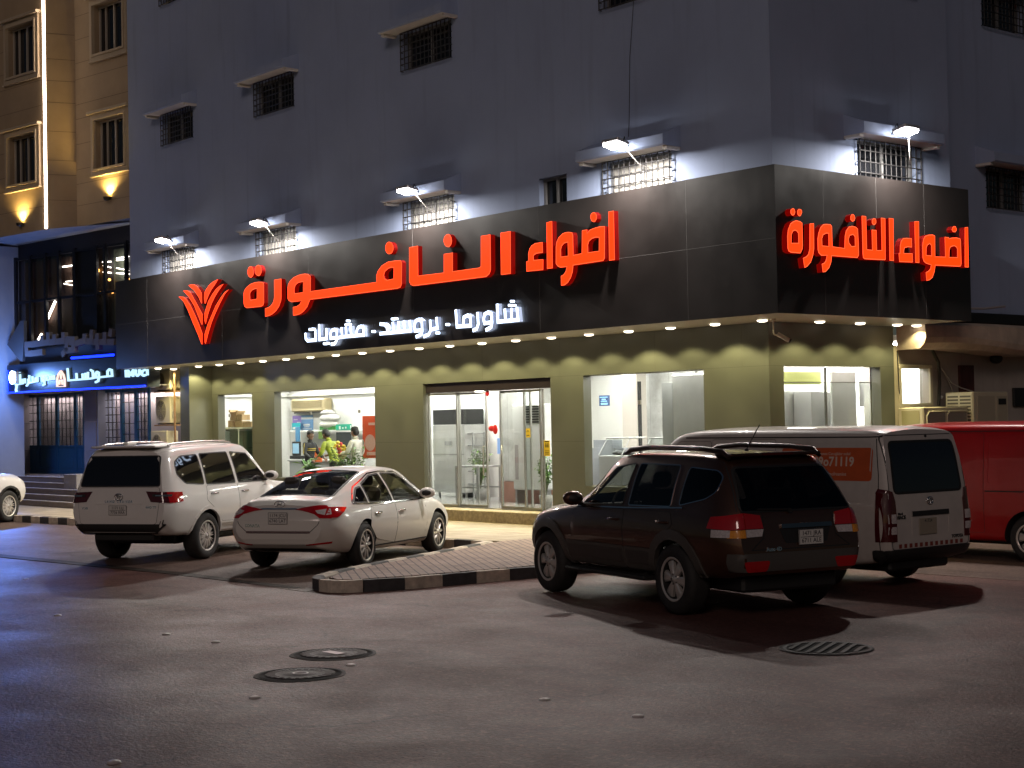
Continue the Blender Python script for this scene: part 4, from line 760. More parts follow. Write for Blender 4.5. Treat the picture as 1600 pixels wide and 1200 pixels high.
# plants
LEAF=[M('leaf_green',(.07,.17,.03),.5,var=.4,vs=8),M('leaf_light',(.16,.28,.06),.5,var=.3,vs=8)]
def plant(base,h,spread,n,label,pot=True,leafw=.05,name='potted_plant',seed=1):
    rnd=random.Random(seed); t=thing(name,label,'plant',tuple(base)); b=Vector(base)
    z0=.0
    if pot:
        m=MB(); m.lathe([(.001,0),(.11,0),(.15,.26),(.13,.26),(.12,.22),(.001,.22)],b,(0,0,1),20); m.build('pot',M('pot_grey',(.3,.29,.27),.6),t); z0=.22
    m=MB(); lf=MB()
    for i in range(n):
        az=rnd.uniform(0,6.28); r_=spread*rnd.uniform(.3,1); hh=h*rnd.uniform(.45,1)
        tip=b+Vector((r_*math.cos(az),r_*math.sin(az),z0+hh)); mid=b+Vector((r_*.3*math.cos(az),r_*.3*math.sin(az),z0+hh*.6))
        m.tube([b+Vector((0,0,z0)),mid,tip],.005,5)
        for k in range(5):
            c=mid.lerp(tip,k/4)+Vector((rnd.uniform(-1,1),rnd.uniform(-1,1),rnd.uniform(-.5,1)))*.05
            d=Vector((rnd.uniform(-1,1),rnd.uniform(-1,1),rnd.uniform(-.5,.6))).normalized(); L_=leafw*rnd.uniform(1.6,3); s=d.cross(Vector((0,0,1))).normalized()*leafw*.55
            lf.add([c,c+d*L_*.5+s,c+d*L_+Vector((0,0,-L_*.25)),c+d*L_*.5-s],[(0,1,2,3)],rnd.randrange(2),False)
    m.build('stem',M('stem_green',(.1,.12,.04),.6),t); lf.build('leaves',LEAF,t,recalc=False)
q=atY(751,752,4.0); plant((q.x,4.0,FL),.95,.24,44,'bushy green potted plant beside the steel rack inside the entrance',seed=3)
q=atY(853,766,2.5); plant((q.x,2.5,FL),.85,.2,44,'green potted plant at the right edge of the entrance behind the air conditioner cabinet',seed=5)
q=atY(543,732,2.25); plant((q.x,2.3,FL),1.0,.46,60,'leafy green plant inside the window in front of the man in white',seed=8,leafw=.06)
q=atY(487,732,2.3); plant((q.x,2.35,FL),.75,.4,16,'plant with long arching leaves in front of the man in black',seed=11,leafw=.11)
# stainless kitchen unit, cabinet, rack, table
t=thing('steel_shawarma_unit','large shiny stainless steel grill unit seen through the left door leaf','kitchen unit',(-14.8,4.3,FL))
a,c=atY(676,664,4.3),atY(727,757,4.3)
m=MB(); m.box(a.x,c.x,4.3,4.95,FL+.12,a.z,0,.015); m.build('body',STEEL,t)
m=MB(); m.box(a.x,c.x,4.305,4.9,a.z+.002,a.z+.36,0,.01); m.build('hood_band',BLK,t)
m=MB(); m.box(a.x+.02,c.x-.02,4.288,4.299,1.40,1.42); m.box(a.x+.5,a.x+.75,4.27,4.299,1.62,1.72); m.build('trim',STEELD,t)
m=MB(); 
for x in (a.x+.1,c.x-.1): m.cyl((x,4.4,FL),(x,4.4,FL+.125),.03,None,8)
m.build('leg',STEELD,t)
slab('tall_grey_cabinet',716,643,744,700,4.96,.06,M('cabinet_grey',(.27,.26,.25),.4),'tall grey cabinet panel behind the steel unit','cabinet',bottom=FL)
t=thing('wire_rack','tall grey metal rack with shelves beside the plant inside the entrance','rack',(-13.4,4.4,FL)); a,c=atY(727,676,4.4),atY(740,750,4.4); m=MB()
for x in (a.x,c.x): 
    for y in (4.4,4.75): m.box(x-.015,x+.015,y-.015,y+.015,FL,a.z)
m.build('post',STEELD,t)
m=MB()
for z in (.7,1.0,1.3,1.6,1.88): m.box(a.x+.016,c.x-.016,4.39,4.76,z,z+.02)
m.build('shelf',STEELD,t)
t=thing('metal_table_frame','bare grey metal table frame on the floor inside the left door leaf','table',(-11.7,3.2,FL)); m=MB()
for x in (-12.05,-11.25):
    for y in (3.0,3.6): m.box(x-.018,x+.018,y-.018,y+.018,FL,1.16)
m.build('leg',STEELD,t); m=MB(); m.box(-12.08,-11.22,2.98,3.62,1.161,1.20,0,.005); m.build('top',STEELD,t); m=MB(); m.box(-12.03,-11.27,2.99,3.01,.70,.73); m.box(-12.03,-11.27,3.59,3.61,.70,.73); m.build('rail',STEELD,t)
# pillar with pink skirting, tower air conditioner
m=MB(); m.box(-11.4,-10.75,3.72,4.5,FL+.46,3.49); one('white_pillar',m,TILEW,'white tiled pillar inside the middle of the entrance','pillar')
m=MB(); m.box(-11.42,-9.6,3.70,4.5,FL,FL+.45); one('pink_plinth',m,M('pink_skirting',(.52,.28,.22),.5),'low pink plinth under the pillar and the tall air conditioner','plinth')
t=thing('floor_air_conditioner','tall white floor standing air conditioner seen through the right door leaf','air conditioner',(-10.2,3.3,FL+.0)); a,c=atY(799,632,3.3),atY(847,762,3.3)
m=MB(); m.box(a.x,c.x,3.3,3.65,FL+.3,a.z,0,.03); m.build('case',M('ac_white',(.66,.66,.64),.4),t)
m=MB(); x0,x1=a.x+(c.x-a.x)*.46,a.x+(c.x-a.x)*.94
for i in range(7): m.box(x0,(x0+x1)/2-.02,3.285,3.299,2.12+.055*i,2.155+.055*i); m.box((x0+x1)/2+.02,x1,3.285,3.299,2.12+.055*i,2.155+.055*i)
m.build('outlet_louvre',BLK,t)
m=MB(); m.box(a.x+.1,a.x+.2,3.29,3.299,.9,1.65); m.build('inlet_grille',M('ac_grille',(.36,.33,.33),.5),t)
m=MB()
for x in (a.x+.08,c.x-.08): m.box(x-.03,x+.03,3.32,3.6,FL,FL+.299)
m.build('leg',STEELD,t)
m=MB(); m.box(c.x+.15,c.x+.9,4.6,5.0,FL,1.55); m.box(c.x+.2,c.x+.8,4.62,4.9,1.551,1.72); one('grey_worktop_unit',m,M('worktop_grey',(.3,.32,.35),.4),'grey worktop unit at the right of the entrance behind the notice','kitchen unit')
# right hand window: menu screen, counters, steel hood
a,c=atY(936,618,6.6),atY(951,634,6.6)
m=MB(); m.box(a.x,c.x,6.6,6.64,c.z,a.z,0); h_=a.z-c.z; w_=c.x-a.x
for z0,z1,u0,u1 in ((.78,.86,.1,.9),(.55,.68,.3,.7),(.4,.48,.2,.85),(.12,.28,.2,.9)): m.box(a.x+w_*u0,a.x+w_*u1,6.592,6.599,c.z+h_*z0,c.z+h_*z1,1)
one('menu_screen',m,[E('screen_blue',(.01,.05,.16),.8),E('screen_text',(.3,.6,1),1.2)],'small dark blue lit menu screen at the left of the right hand window','screen')
m=MB(); a,c=atY(972,620,6.3),atY(995,620,6.3); m.box(a.x,c.x,6.3,6.6,FL,3.49); one('inner_column',m,M('pinkish_render',(.62,.56,.50),.6),'pale pinkish inner column in the middle of the right hand window','column')
m=MB(); a,c=atY(996,612,6.2),atY(999,612,6.2); m.box(a.x,c.x,6.2,6.26,FL,3.0); one('dark_post',m,BLK,'thin dark post beside the pinkish inner column','post')
m=MB(); a,c=atY(1000,612,6.7),atY(1032,612,6.7); m.box(a.x,c.x+.8,6.9,7.0,FL,3.3); one('tiled_back_wall',m,TILEW,'white tiled wall section right of the dark post in the right hand window','wall')
def cabinet(u0,u1,v0,v1,y,label):
    a,c=atY(u0,v0,y),atY(u1,v1,y); t=thing('glass_food_counter',label,'food counter',((a.x+c.x)/2,y,FL))
    m=MB(); m.box(a.x,c.x,y,y+.7,FL,c.z,0,.01); m.build('body',STEELD,t)
    m=MB(); m.add([(a.x,y+.25,a.z),(c.x,y+.25,a.z),(c.x,y,c.z+.002),(a.x,y,c.z+.002)],[(0,1,2,3)]); m.build('glass_front',CLEAR,t)
    m=MB(); m.box(a.x-.02,c.x+.02,y+.22,y+.7,a.z,a.z+.03,0,.008); 
    m.tube([(c.x,y+.25,a.z),(c.x,y,c.z)],.012,6); m.tube([(a.x,y+.25,a.z),(a.x,y,c.z)],.012,6); m.build('frame',STEELD,t)
    m=MB()
    for i in range(3): m.ell((a.x+(c.x-a.x)*(.25+.25*i),y+.4,c.z+.05),.11,.13,.05)
    m.build('food_tray',M('dark_grey_tray',(.12,.12,.12),.4),t)
cabinet(935,971,686,712,4.1,'glass topped food counter at the left of the right hand window'); cabinet(1003,1033,686,712,4.5,'smaller glass food counter right of the pinkish inner column')
t=thing('extractor_hood','big brushed steel extractor hood filling the right of the right hand window','extractor hood',(-5,3.0,1.3)); a,c=atY(1050,583,3.0),atY(1103,690,3.0)
m=MB(); m.box(a.x,c.x+.5,3.0,3.9,1.25,2.98,0,.01); m.build('body',STEEL,t)
m=MB(); b0=atY(1033,597,3.25); m.box(b0.x,a.x-.01,3.25,3.9,1.25,2.85,0,.01); m.build('duct_panel',STEELD,t)
# behind the side window
t=thing('steel_wall_unit','brushed steel kitchen wall unit behind the corner side window','kitchen unit',(-3.2,4.9,FL))
m=MB(); m.box(-3.2,-3.14,2.6,5.0,FL,2.62,0,.004); m.build('back_panel',STEEL,t)
m=MB(); m.box(-3.13,-2.7,4.0,5.0,1.9,2.6,0,.01); m.build('hood',STEEL,t)
m=MB(); m.box(-3.12,-3.08,2.3,2.58,FL,2.75); m.build('white_edge',WHW,t)
m=MB(); m.box(-2.55,-2.5,4.35,5.04,FL,2.95); one('white_kitchen_board',m,WHW,'plain white board at the right behind the corner side window','board')
m=MB(); m.box(-2.75,-2.71,3.2,4.3,2.72,2.95); one('lime_ceiling_strip',m,M('lime_paint',(.55,.6,.2),.6),'pale lime strip along the top behind the corner side window','trim')

# ================================================================ people
SKIN=M('skin_brown',(.26,.13,.08),.5,var=.08,vs=10); HAIR=M('black_hair',(.012,.010,.009),.55); EYEW=M('eye_white',(.7,.68,.65),.3)
def skin_mesh(name,nodes,edges,mat,parent,sub=2):
    me=bpy.data.meshes.new(name); me.from_pydata([n[0] for n in nodes],edges,[]); o=bpy.data.objects.new(name,me); COL.objects.link(o)
    md=o.modifiers.new('s','SKIN'); md.use_smooth_shade=True; md.branch_smoothing=.4
    for i,n in enumerate(nodes):
        r=n[1] if isinstance(n[1],tuple) else (n[1],n[1]); me.skin_vertices[0].data[i].radius=r
        me.skin_vertices[0].data[i].use_root=(i==0)
    sb=o.modifiers.new('u','SUBSURF'); sb.levels=sub; sb.render_levels=sub
    dg=bpy.context.evaluated_depsgraph_get(); dg.update(); m2=bpy.data.meshes.new_from_object(o.evaluated_get(dg)); o.modifiers.clear(); o.data=m2; bpy.data.meshes.remove(me)
    for p in m2.polygons: p.use_smooth=True
    m2.materials.clear(); m2.materials.append(mat)
    if parent: o.parent=parent
    return o
def person(label,loc,face,h,shirt,trous,lean,headyaw,headpitch,lh,rh,extra=None,hairlen=0):
    """local frame: x forward, y left, z up; lh/rh hand positions; lean = forward bend of the torso in radians"""
    t=thing('person',label,'person',loc,face); k=h/1.72
    def tor(x,y,z):   # bend above the hips
        z0=.95*k; dz=z*k-z0; return Vector((x*k+math.sin(lean)*dz,y*k,z0+math.cos(lean)*dz-math.sin(lean)*x*k*.3))
    pel=Vector((0,0,.95*k)); sp=tor(0,0,1.12); ch=tor(.01,0,1.32); nk0=tor(0,0,1.45); nk=tor(.015,0,1.51)
    hd=Matrix.Rotation(headyaw,4,'Z')@Matrix.Rotation(headpitch,4,'Y')
    hp=lambda x,y,z: nk+hd@Vector((x*k,y*k,z*k))
    nodes=[(pel,(.155*k,.115*k)),(sp,(.145*k,.105*k)),(ch,(.165*k,.115*k)),(nk0,(.085*k,.075*k)),(nk,.056*k),(hp(.012,0,.05),.062*k),(hp(.02,0,.11),.083*k),(hp(.012,0,.165),.085*k),(hp(.0,0,.20),.062*k)]
    edges=[(i,i+1) for i in range(8)]
    arms={}
    for s,hand in ((1,lh),(-1,rh)):
        sh=tor(0,s*.185,1.405); H=Vector(hand)*k; L1,L2=.28*k,.25*k; d=H-sh; D=min(d.length,L1+L2-.01); d.normalize()
        a=(L1*L1-L2*L2+D*D)/(2*D); hh=math.sqrt(max(0,L1*L1-a*a)); pole=Vector((-.5,s*.55,-.7)); pole=(pole-d*pole.dot(d)).normalized(); el=sh+d*a+pole*hh; wr=sh+d*D
        pd=(wr-el).normalized(); pm=wr+pd*.085*k
        n0=len(nodes); nodes+=[(sh,.055*k),(el,.042*k),(wr,.027*k),(wr+pd*.035*k,(.036*k,.018*k)),(pm,(.040*k,.016*k))]
        edges+=[(2,n0),(n0,n0+1),(n0+1,n0+2),(n0+2,n0+3),(n0+3,n0+4)]
        arms[s]=(sh,el,wr,pd,pm)
    for s in (1,-1):
        n0=len(nodes); nodes+=[(Vector((0,s*.095*k,.88*k)),.09*k),(Vector((.015*k,s*.10*k,.48*k)),.058*k),(Vector((-.01*k,s*.105*k,.09*k)),.042*k),(Vector((.06*k,s*.11*k,.045*k)),.038*k),(Vector((.15*k,s*.115*k,.035*k)),.03*k)]
        edges+=[(0,n0),(n0,n0+1),(n0+1,n0+2),(n0+2,n0+3),(n0+3,n0+4)]
    body=skin_mesh('body',nodes,edges,SKIN,t,2)
    # fingers, nose, ears and lips joined into the body mesh
    mb=MB()
    for s in (1,-1):
        sh,el,wr,pd,pm=arms[s]; side=pd.cross(Vector((0,0,1))).normalized(); dn=side.cross(pd).normalized()*-1
        if dn.z>0: dn=-dn
        for i,(off,L_) in enumerate(((-.030,.062),(-.010,.074),(.010,.070),(.029,.055))):
            b=pm+side*off*k; mb.tube([b-pd*.02*k,b+pd*L_*.45*k,b+pd*L_*.8*k+dn*.018*k,b+pd*L_*.85*k+dn*.045*k],[.0095*k,.009*k,.008*k,.006*k],7)
        b=wr+pd*.045*k+side*.034*k*(-s); mb.tube([b,b+side*.03*k*(-s)+pd*.02*k,b+side*.035*k*(-s)+pd*.055*k+dn*.01*k],[.011*k,.010*k,.007*k],7)
    mb.tube([hp(.088,0,.135),hp(.112,0,.10),hp(.100,0,.088)],[.010*k,.016*k,.010*k],7)
    mb.tube([hp(.083,.022,.062),hp(.094,0,.063),hp(.083,-.022,.062)],[.005*k,.008*k,.005*k],6)
    for s in (1,-1): mb.ell(hp(.005,s*.084,.11),.022*k,.012*k,.034*k,8,6)
    V=[v.co.copy() for v in body.data.vertices]; Fc=[tuple(p.vertices) for p in body.data.polygons]
    allm=MB(); allm.add(V,Fc,0,True); allm.add(mb.v,mb.f,0,True)
    me=body.data; me2=bpy.data.meshes.new('body'); me2.from_pydata(allm.v,[],allm.f)
    for mt in (SKIN,shirt,trous): me2.materials.append(mt)
    slv=extra.get('sleeve',.9) if extra else .9
    def segd(p,a,b):
        t_=max(0,min(1,(p-a).dot(b-a)/max(1e-9,(b-a).length_squared))); return (p-a.lerp(b,t_)).length
    segs=[(pel,sp,1,.15),(sp,ch,1,.15),(ch,nk0,1,.11),(nk,hp(0,0,.2),0,.07)]
    for s in (1,-1):
        sh,el,wr,pd,pm=arms[s]; e2=el.lerp(wr,slv); segs+=[(sh,el,1,.05),(el,e2,1,.04),(e2,pm+pd*.1,0,.03),(ch,sh,1,.07)]
        segs+=[(Vector((0,s*.095*k,.86*k)),Vector((.015*k,s*.10*k,.48*k)),2,.08),(Vector((.015*k,s*.10*k,.48*k)),Vector((0,s*.1*k,.0)),2,.06)]
    for p in me2.polygons:
        c_=p.center; p.material_index=min(segs,key=lambda g_: segd(c_,g_[0],g_[1])-g_[3])[2]
    for p in me2.polygons: p.use_smooth=True
    body.data=me2; bpy.data.meshes.remove(me)
    for s in (1,-1):
        m=MB(); m.ell(hp(.086,s*.030,.118),.010*k,.015*k,.009*k,8,6,0); m.ell(hp(.094,s*.030,.118),.004*k,.007*k,.007*k,8,6,1); m.tube([hp(.088,s*.048,.136),hp(.097,s*.03,.141),hp(.094,s*.014,.136)],.004*k,5,1); m.build('eye',[EYEW,HAIR],t,local=True)
    m=MB(); hm=hd.to_3x3(); m.ell(hp(-.012,0,.172),.098*k,.096*k,.083*k,18,12,0,hm); m.ell(hp(-.045,0,.115),.068*k,.090*k,.085*k,16,10,0,hm)
    rr=random.Random(int(h*1000))
    for i in range(60):
        a=rr.uniform(0,6.28); b=rr.uniform(.0,1.15); d=Vector((math.sin(b)*math.cos(a)*.098-.012,math.sin(b)*math.sin(a)*.096,.172+math.cos(b)*.083)); m.ell(hp(*d),.018*k,.016*k,.010*k,6,4)
    m.build('hair',[HAIR],t,local=True)
    # shirt (torso and sleeves) and trousers over the body
    sn=[(pel+Vector((0,0,.0)),(.172*k,.130*k)),(sp,(.162*k,.122*k)),(ch,(.182*k,.132*k)),(nk0+(ch-nk0)*.12,(.095*k,.085*k))]; se=[(0,1),(1,2),(2,3)]
    for s in (1,-1):
        sh,el,wr,pd,pm=arms[s]; n0=len(sn); e2=el.lerp(wr,extra.get('sleeve',.9) if extra else .9)
        sn+=[(sh,.072*k),(el,.057*k),(e2,.045*k)]; se+=[(2,n0),(n0,n0+1),(n0+1,n0+2)]
    so_=skin_mesh('shirt',sn,se,shirt,t,2)
    tn=[(pel+Vector((0,0,.02)),(.160*k,.12*k))]; te=[]
    for s in (1,-1):
        n0=len(tn); tn+=[(Vector((0,s*.095*k,.86*k)),.10*k),(Vector((.015*k,s*.10*k,.48*k)),.075*k),(Vector((-.01*k,s*.105*k,.10*k)),.062*k)]; te+=[(0,n0),(n0,n0+1),(n0+1,n0+2)]
    skin_mesh('trousers',tn,te,trous,t,2)
    for s in (1,-1):
        m=MB(); m.ell((.06*k,s*.112*k,.04*k),.135*k,.05*k,.042*k,12,8); m.box(-.06*k,.18*k,s*.112*k-.045*k,s*.112*k+.045*k,0,.02*k,0,.008); m.build('shoe',[CARBLK],t,local=True)
    # collar and placket
    m=MB(); m.tube([nk0+Vector((.06*k*math.cos(a),.06*k*math.sin(a),.03*k-.02*k*math.cos(a))) for a in [2*math.pi*i/16 for i in range(16)]],.014*k,6,0,True); m.build('collar',[shirt],t,local=True)
    if extra and 'stripes' in extra:
        m=MB()
        for z,r_ in ((1.28,.186),(1.235,.183)):
            c=tor(0,0,z); q=Matrix.Rotation(lean,3,'Y'); m.tube([c+q@Vector((math.cos(a)*.137*k,math.sin(a)*r_*k,0)) for a in [2*math.pi*i/24 for i in range(24)]],.010*k,6,0,True)
        for s in (1,-1):
            sh,el,wr,pd,pm=arms[s]; m.tube([sh+Vector((0,s*.06*k,.02)),el+Vector((0,s*.05*k,0))],.010*k,5)
        m.build('stripe',[extra['stripes']],t,local=True)
    if extra and 'patch' in extra:
        m=MB(); c=tor(.12,.09,1.30); m.ell(c,.02*k,.03*k,.03*k,10,8); m.build('shirt_badge',[HAIR],t,local=True)
    return t
q=atY(483,676,3.0); person('person with short black hair in a black uniform with yellow shoulder stripes, seen from behind',(q.x,3.0,FL),R(20),1.62,M('black_uniform',(.018,.018,.02),.7,var=.3),M('black_trousers',(.02,.02,.022),.7),.05,R(-25),R(4),(.30,.22,1.02),(.26,-.26,1.0),{'stripes':M('yellow_stripe',(.55,.42,.06),.5),'sleeve':.95})
q=atY(520,682,2.9); person('person bending forward in a yellow and green shirt, looking down at the counter',(q.x+.1,2.9,FL),R(195),1.70,M('yellow_green_shirt',(.34,.40,.04),.6,var=.55,vs=5),M('dark_trousers',(.03,.03,.035),.7),.42,0,R(28),(.42,.20,1.02),(.40,-.16,1.05),{'sleeve':.45})
q=atY(557,670,2.5); person('person in a white shirt with a small dark badge, facing the other two men',(q.x,2.5,FL),R(200),1.69,M('white_shirt',(.68,.66,.61),.6,var=.06,vs=5),M('white_trousers',(.55,.54,.5),.6),.04,R(-6),R(10),(.33,.14,1.10),(.22,-.32,.98),{'patch':1,'sleeve':.95})
# flowers and a bag being handed over
m=MB(); q=atY(535,700,2.55); rr=random.Random(4)
for i in range(26): m.ell((q.x+rr.uniform(-.22,.22),2.55+rr.uniform(-.1,.1),q.z+rr.uniform(-.12,.14)),.05,.05,.04,7,5,rr.randrange(4))
m.ell((q.x,2.55,q.z-.2),.12,.1,.12,10,6,3)
one('flower_bouquet',m,[M('petal_red',(.5,.03,.04),.6),M('petal_white',(.7,.68,.66),.6),M('petal_yellow',(.7,.55,.05),.6),M('wrap_cream',(.6,.5,.3),.6)],'bouquet of red, white and yellow flowers held between the two men','bouquet')
m=MB(); q=atY(550,694,2.35); m.ell((q.x,2.35,q.z),.05,.04,.06,10,8,0); m.tube([(q.x-.12,2.35,q.z-.05),(q.x-.03,2.35,q.z+.02),(q.x+.03,2.35,q.z+.10)],[.05,.035,.02],8,1)
one('blue_white_parcel',m,[M('navy_ball',(.02,.04,.09),.4),M('pale_blue_wrap',(.4,.5,.65),.5)],'small blue and white parcel in front of the man in white','parcel')

# ================================================================ neighbouring building on the left
TAN=M('tan_stone_cladding',(.38,.285,.18),.75,var=.10,vs=1.2,bump=.1,bs=25); TANP=M('pale_stone_trim',(.46,.38,.27),.7,var=.06); JNT=M('stone_joint',(.16,.115,.07),.9)
WHS_=M('white_render_pier',(.30,.33,.40),.7,var=.05,vs=2)
lbd=thing('neighbour_building','tan stone building on the left with a vertical light strip and framed windows','building',(-27,2,0))
AA=R(8); LE=Vector((-math.cos(AA),-math.sin(AA),0)); LN=Vector((math.sin(AA),-math.cos(AA),0))
LO=Vector((-22.6,.5,0)); 
def LF(off): 
    return lambda t,z,d=0: tuple(LO+LN*(off-d)+LE*t+Vector((0,0,z)))
LEFTF=LF(.7); RIGHTF=LF(0); GLF=LF(-.3)
m=MB()
wl=[(3.5,4.95,9.1,10.45),(3.5,4.95,12.15,13.55)]; wr_=[(.28,1.70,9.25,10.58),(.28,1.70,12.38,13.72)]
wall_with_holes(m,3.02,9,7.70,15.5,wl,lambda t,z:LEFTF(t,z)); wall_with_holes(m,-1.2,2.67,7.77,15.5,wr_,lambda t,z:RIGHTF(t,z))
m.add([LEFTF(3.02,7.7),LEFTF(3.02,15.5),RIGHTF(2.67,15.5),RIGHTF(2.67,7.77)],[(0,1,2,3)])
for h in wl: reveal(m,h,LEFTF)
for h in wr_: reveal(m,h,RIGHTF)
m.build('upper_wall',TAN,lbd)
m=MB()
def course(fn,t0,t1,z,holes):
    segs=[(t0,t1)]
    for h in holes:
        if h[2]-.22<z<h[3]+.22: segs=[s for a,b in segs for s in ((a,min(b,h[0]-.22)),(max(a,h[1]+.22),b)) if s[1]-s[0]>.05]
    for a,b in segs: 
        p=[Vector(fn(a,z-.006,-.002)),Vector(fn(b,z-.006,-.002)),Vector(fn(b,z+.006,-.002)),Vector(fn(a,z+.006,-.002))]; m.add(p,[(0,1,2,3)])
for z in (8.35,8.95,9.35,10.05,10.75,11.15,11.85,12.3,12.95,13.6): course(LEFTF,3.03,9,z,wl); course(RIGHTF,-1.0,2.66,z,wr_); 
for z in (8.5,9.2,9.6,10.4,11.2,11.8,12.4,13.1):
    p=[Vector(LEFTF(3.015,z-.006)),Vector(RIGHTF(2.672,z-.006)),Vector(RIGHTF(2.672,z+.006)),Vector(LEFTF(3.015,z+.006))]; o_=Vector((.77,-.64,0))*.004; m.add([v+o_ for v in p],[(0,1,2,3)])
m.build('stone_joint',JNT,lbd)
for fn,hs in ((LEFTF,wl),(RIGHTF,wr_)):
    for h in hs:
        a,b,c_,d_=h; wm=MB(); wm.add([fn(a,c_,.20),fn(b,c_,.20),fn(b,d_,.20),fn(a,d_,.20)],[(0,1,2,3)]); W_=wm.build('window',PANE,lbd)
        fm=MB()
        def fbar(t0,t1,z0,z1,o0,o1):
            V=[fn(t,z,-o) for t in (t0,t1) for z in (z0,z1) for o in (o0,o1)]; fm.add(V,[(0,1,3,2),(4,6,7,5),(0,4,5,1),(2,3,7,6),(0,2,6,4),(1,5,7,3)])
        for (e0,e1,o) in ((.0,.06,.10),(.061,.17,.06)):
            fbar(a-e1,b+e1,d_+e0,d_+e1,0,o); fbar(a-e1,b+e1,c_-e1,c_-e0,0,o); fbar(a-e1,a-e0,c_-e0,d_+e0,0,o-.002); fbar(b+e0,b+e1,c_-e0,d_+e0,0,o-.002)
        fbar(a-.24,b+.24,d_+.172,d_+.25,0,.15); fbar(a-.20,b+.20,c_-.21,c_-.172,0,.09)
        fm.build('window_surround',TANP,W_)
        sm=MB(); fm=sm
        tm=(a+b)/2
        for t in (a,a+.28,b-.34,tm-.02,b-.05): fbar(t,t+.05,c_+.02,d_-.02,-.195,-.15)
        fbar(a,b,d_-.06,d_-.0201,-.149,-.12); fbar(a,b,c_+.0201,c_+.06,-.149,-.12)
        sm.build('sash',M('sash_beige',(.42,.38,.32),.5),W_)
# soffit, pier, dark glass front
m=MB(); m.add([LEFTF(9,7.7),LEFTF(3.02,7.7),RIGHTF(2.67,7.77),RIGHTF(-1,7.77),GLF(-1,7.72,.5),GLF(9,7.62,.5)],[(0,1,4,5),(1,2,3,4)]); m.build('soffit',WHS_,lbd)
t=thing('light_strip','tall white light strip running down the corner of the tan building','light strip',LEFTF(3.06,7.72)); m=MB(); m.add([LEFTF(3.03,7.72,-.04),LEFTF(3.10,7.72,-.04),LEFTF(3.10,15,-.04),LEFTF(3.03,15,-.04),LEFTF(3.03,7.72,0),LEFTF(3.10,7.72,0),LEFTF(3.10,15,0),LEFTF(3.03,15,0)],[(0,1,2,3),(0,4,7,3),(1,5,6,2),(0,1,5,4)]); m.build('lit_tube',E('warm_white_strip',(1,.80,.62),18),t)
DBLU=M('navy_panel',(.014,.014,.020),.5); GLS=M('dark_reflective_glass',(.010,.010,.012),.06,spec=.7,var=.2,vs=.5); FRD=M('dark_mullion',(.010,.011,.016),.4,metal=.3)
t=thing('dark_glass_front','two storey dark glass shopfront of the tan building with black mullions','glass front',GLF(4,3.4))
m=MB(); m.add([GLF(-.15,4.12,.25),GLF(6.66,4.12,.25),GLF(6.66,7.8,.25),GLF(-.15,7.8,.25)],[(0,1,2,3)]); m.add([GLF(-.15,4.12,.25),GLF(6.66,4.12,.25),GLF(6.66,4.12,0),GLF(-.15,4.12,0)],[(0,1,2,3)]); m.build('backing_panel',DBLU,t)
m=MB()
tl=[6.35,5.55,4.75,4.05,3.25,2.2,1.75,.75,-.4]
for a,b in zip(tl,tl[1:]):
    for z0,z1 in ((4.75,5.90),(5.98,7.15)): m.add([GLF(b+.06,z0,.03),GLF(a-.06,z0,.03),GLF(a-.06,z1,.03),GLF(b+.06,z1,.03)],[(0,1,2,3)])
m.build('glass_pane',glass('dark_shop_glass',(.55,.53,.50),1.0),t)
m=MB()
def gbar(t0,t1,z0,z1,o0,o1,mi=0):
    V=[GLF(t_,z,-o) for t_ in (t0,t1) for z in (z0,z1) for o in (o0,o1)]; m.add(V,[(0,1,3,2),(4,6,7,5),(0,4,5,1),(2,3,7,6),(0,2,6,4),(1,5,7,3)],mi)
for i,t_ in enumerate(tl): gbar(t_-(.055 if i not in (4,5) else .07),t_+(.055 if i not in (4,5) else .07),4.6,7.25,-.02,.06)
gbar(2.2,3.25,4.6,7.2,-.05,-.01)
for z in (4.66,5.92,7.18): 
    for a,b in zip(tl,tl[1:]): gbar(b+.0701,a-.0701,z-.035,z+.035,-.02,.05)
m.build('mullion',FRD,t)
m=MB()
for i in range(len(tl)-1):
    pass
m=MB(); BRN=M('brown_inner_wall',(.09,.05,.035),.8)
def gq(t0,t1,z0,z1,o,mi=0): m.add([GLF(t0,z0,o),GLF(t1,z0,o),GLF(t1,z1,o),GLF(t0,z1,o)],[(0,1,2,3)],mi)
gq(3.3,6.3,4.7,7.1,.22); gq(1.2,1.7,4.7,7.1,.22,1); gq(-.3,.7,4.7,6.5,.22,1); m.build('inner_wall',[BRN,M('sage_inner_wall',(.16,.19,.15),.8)],t)
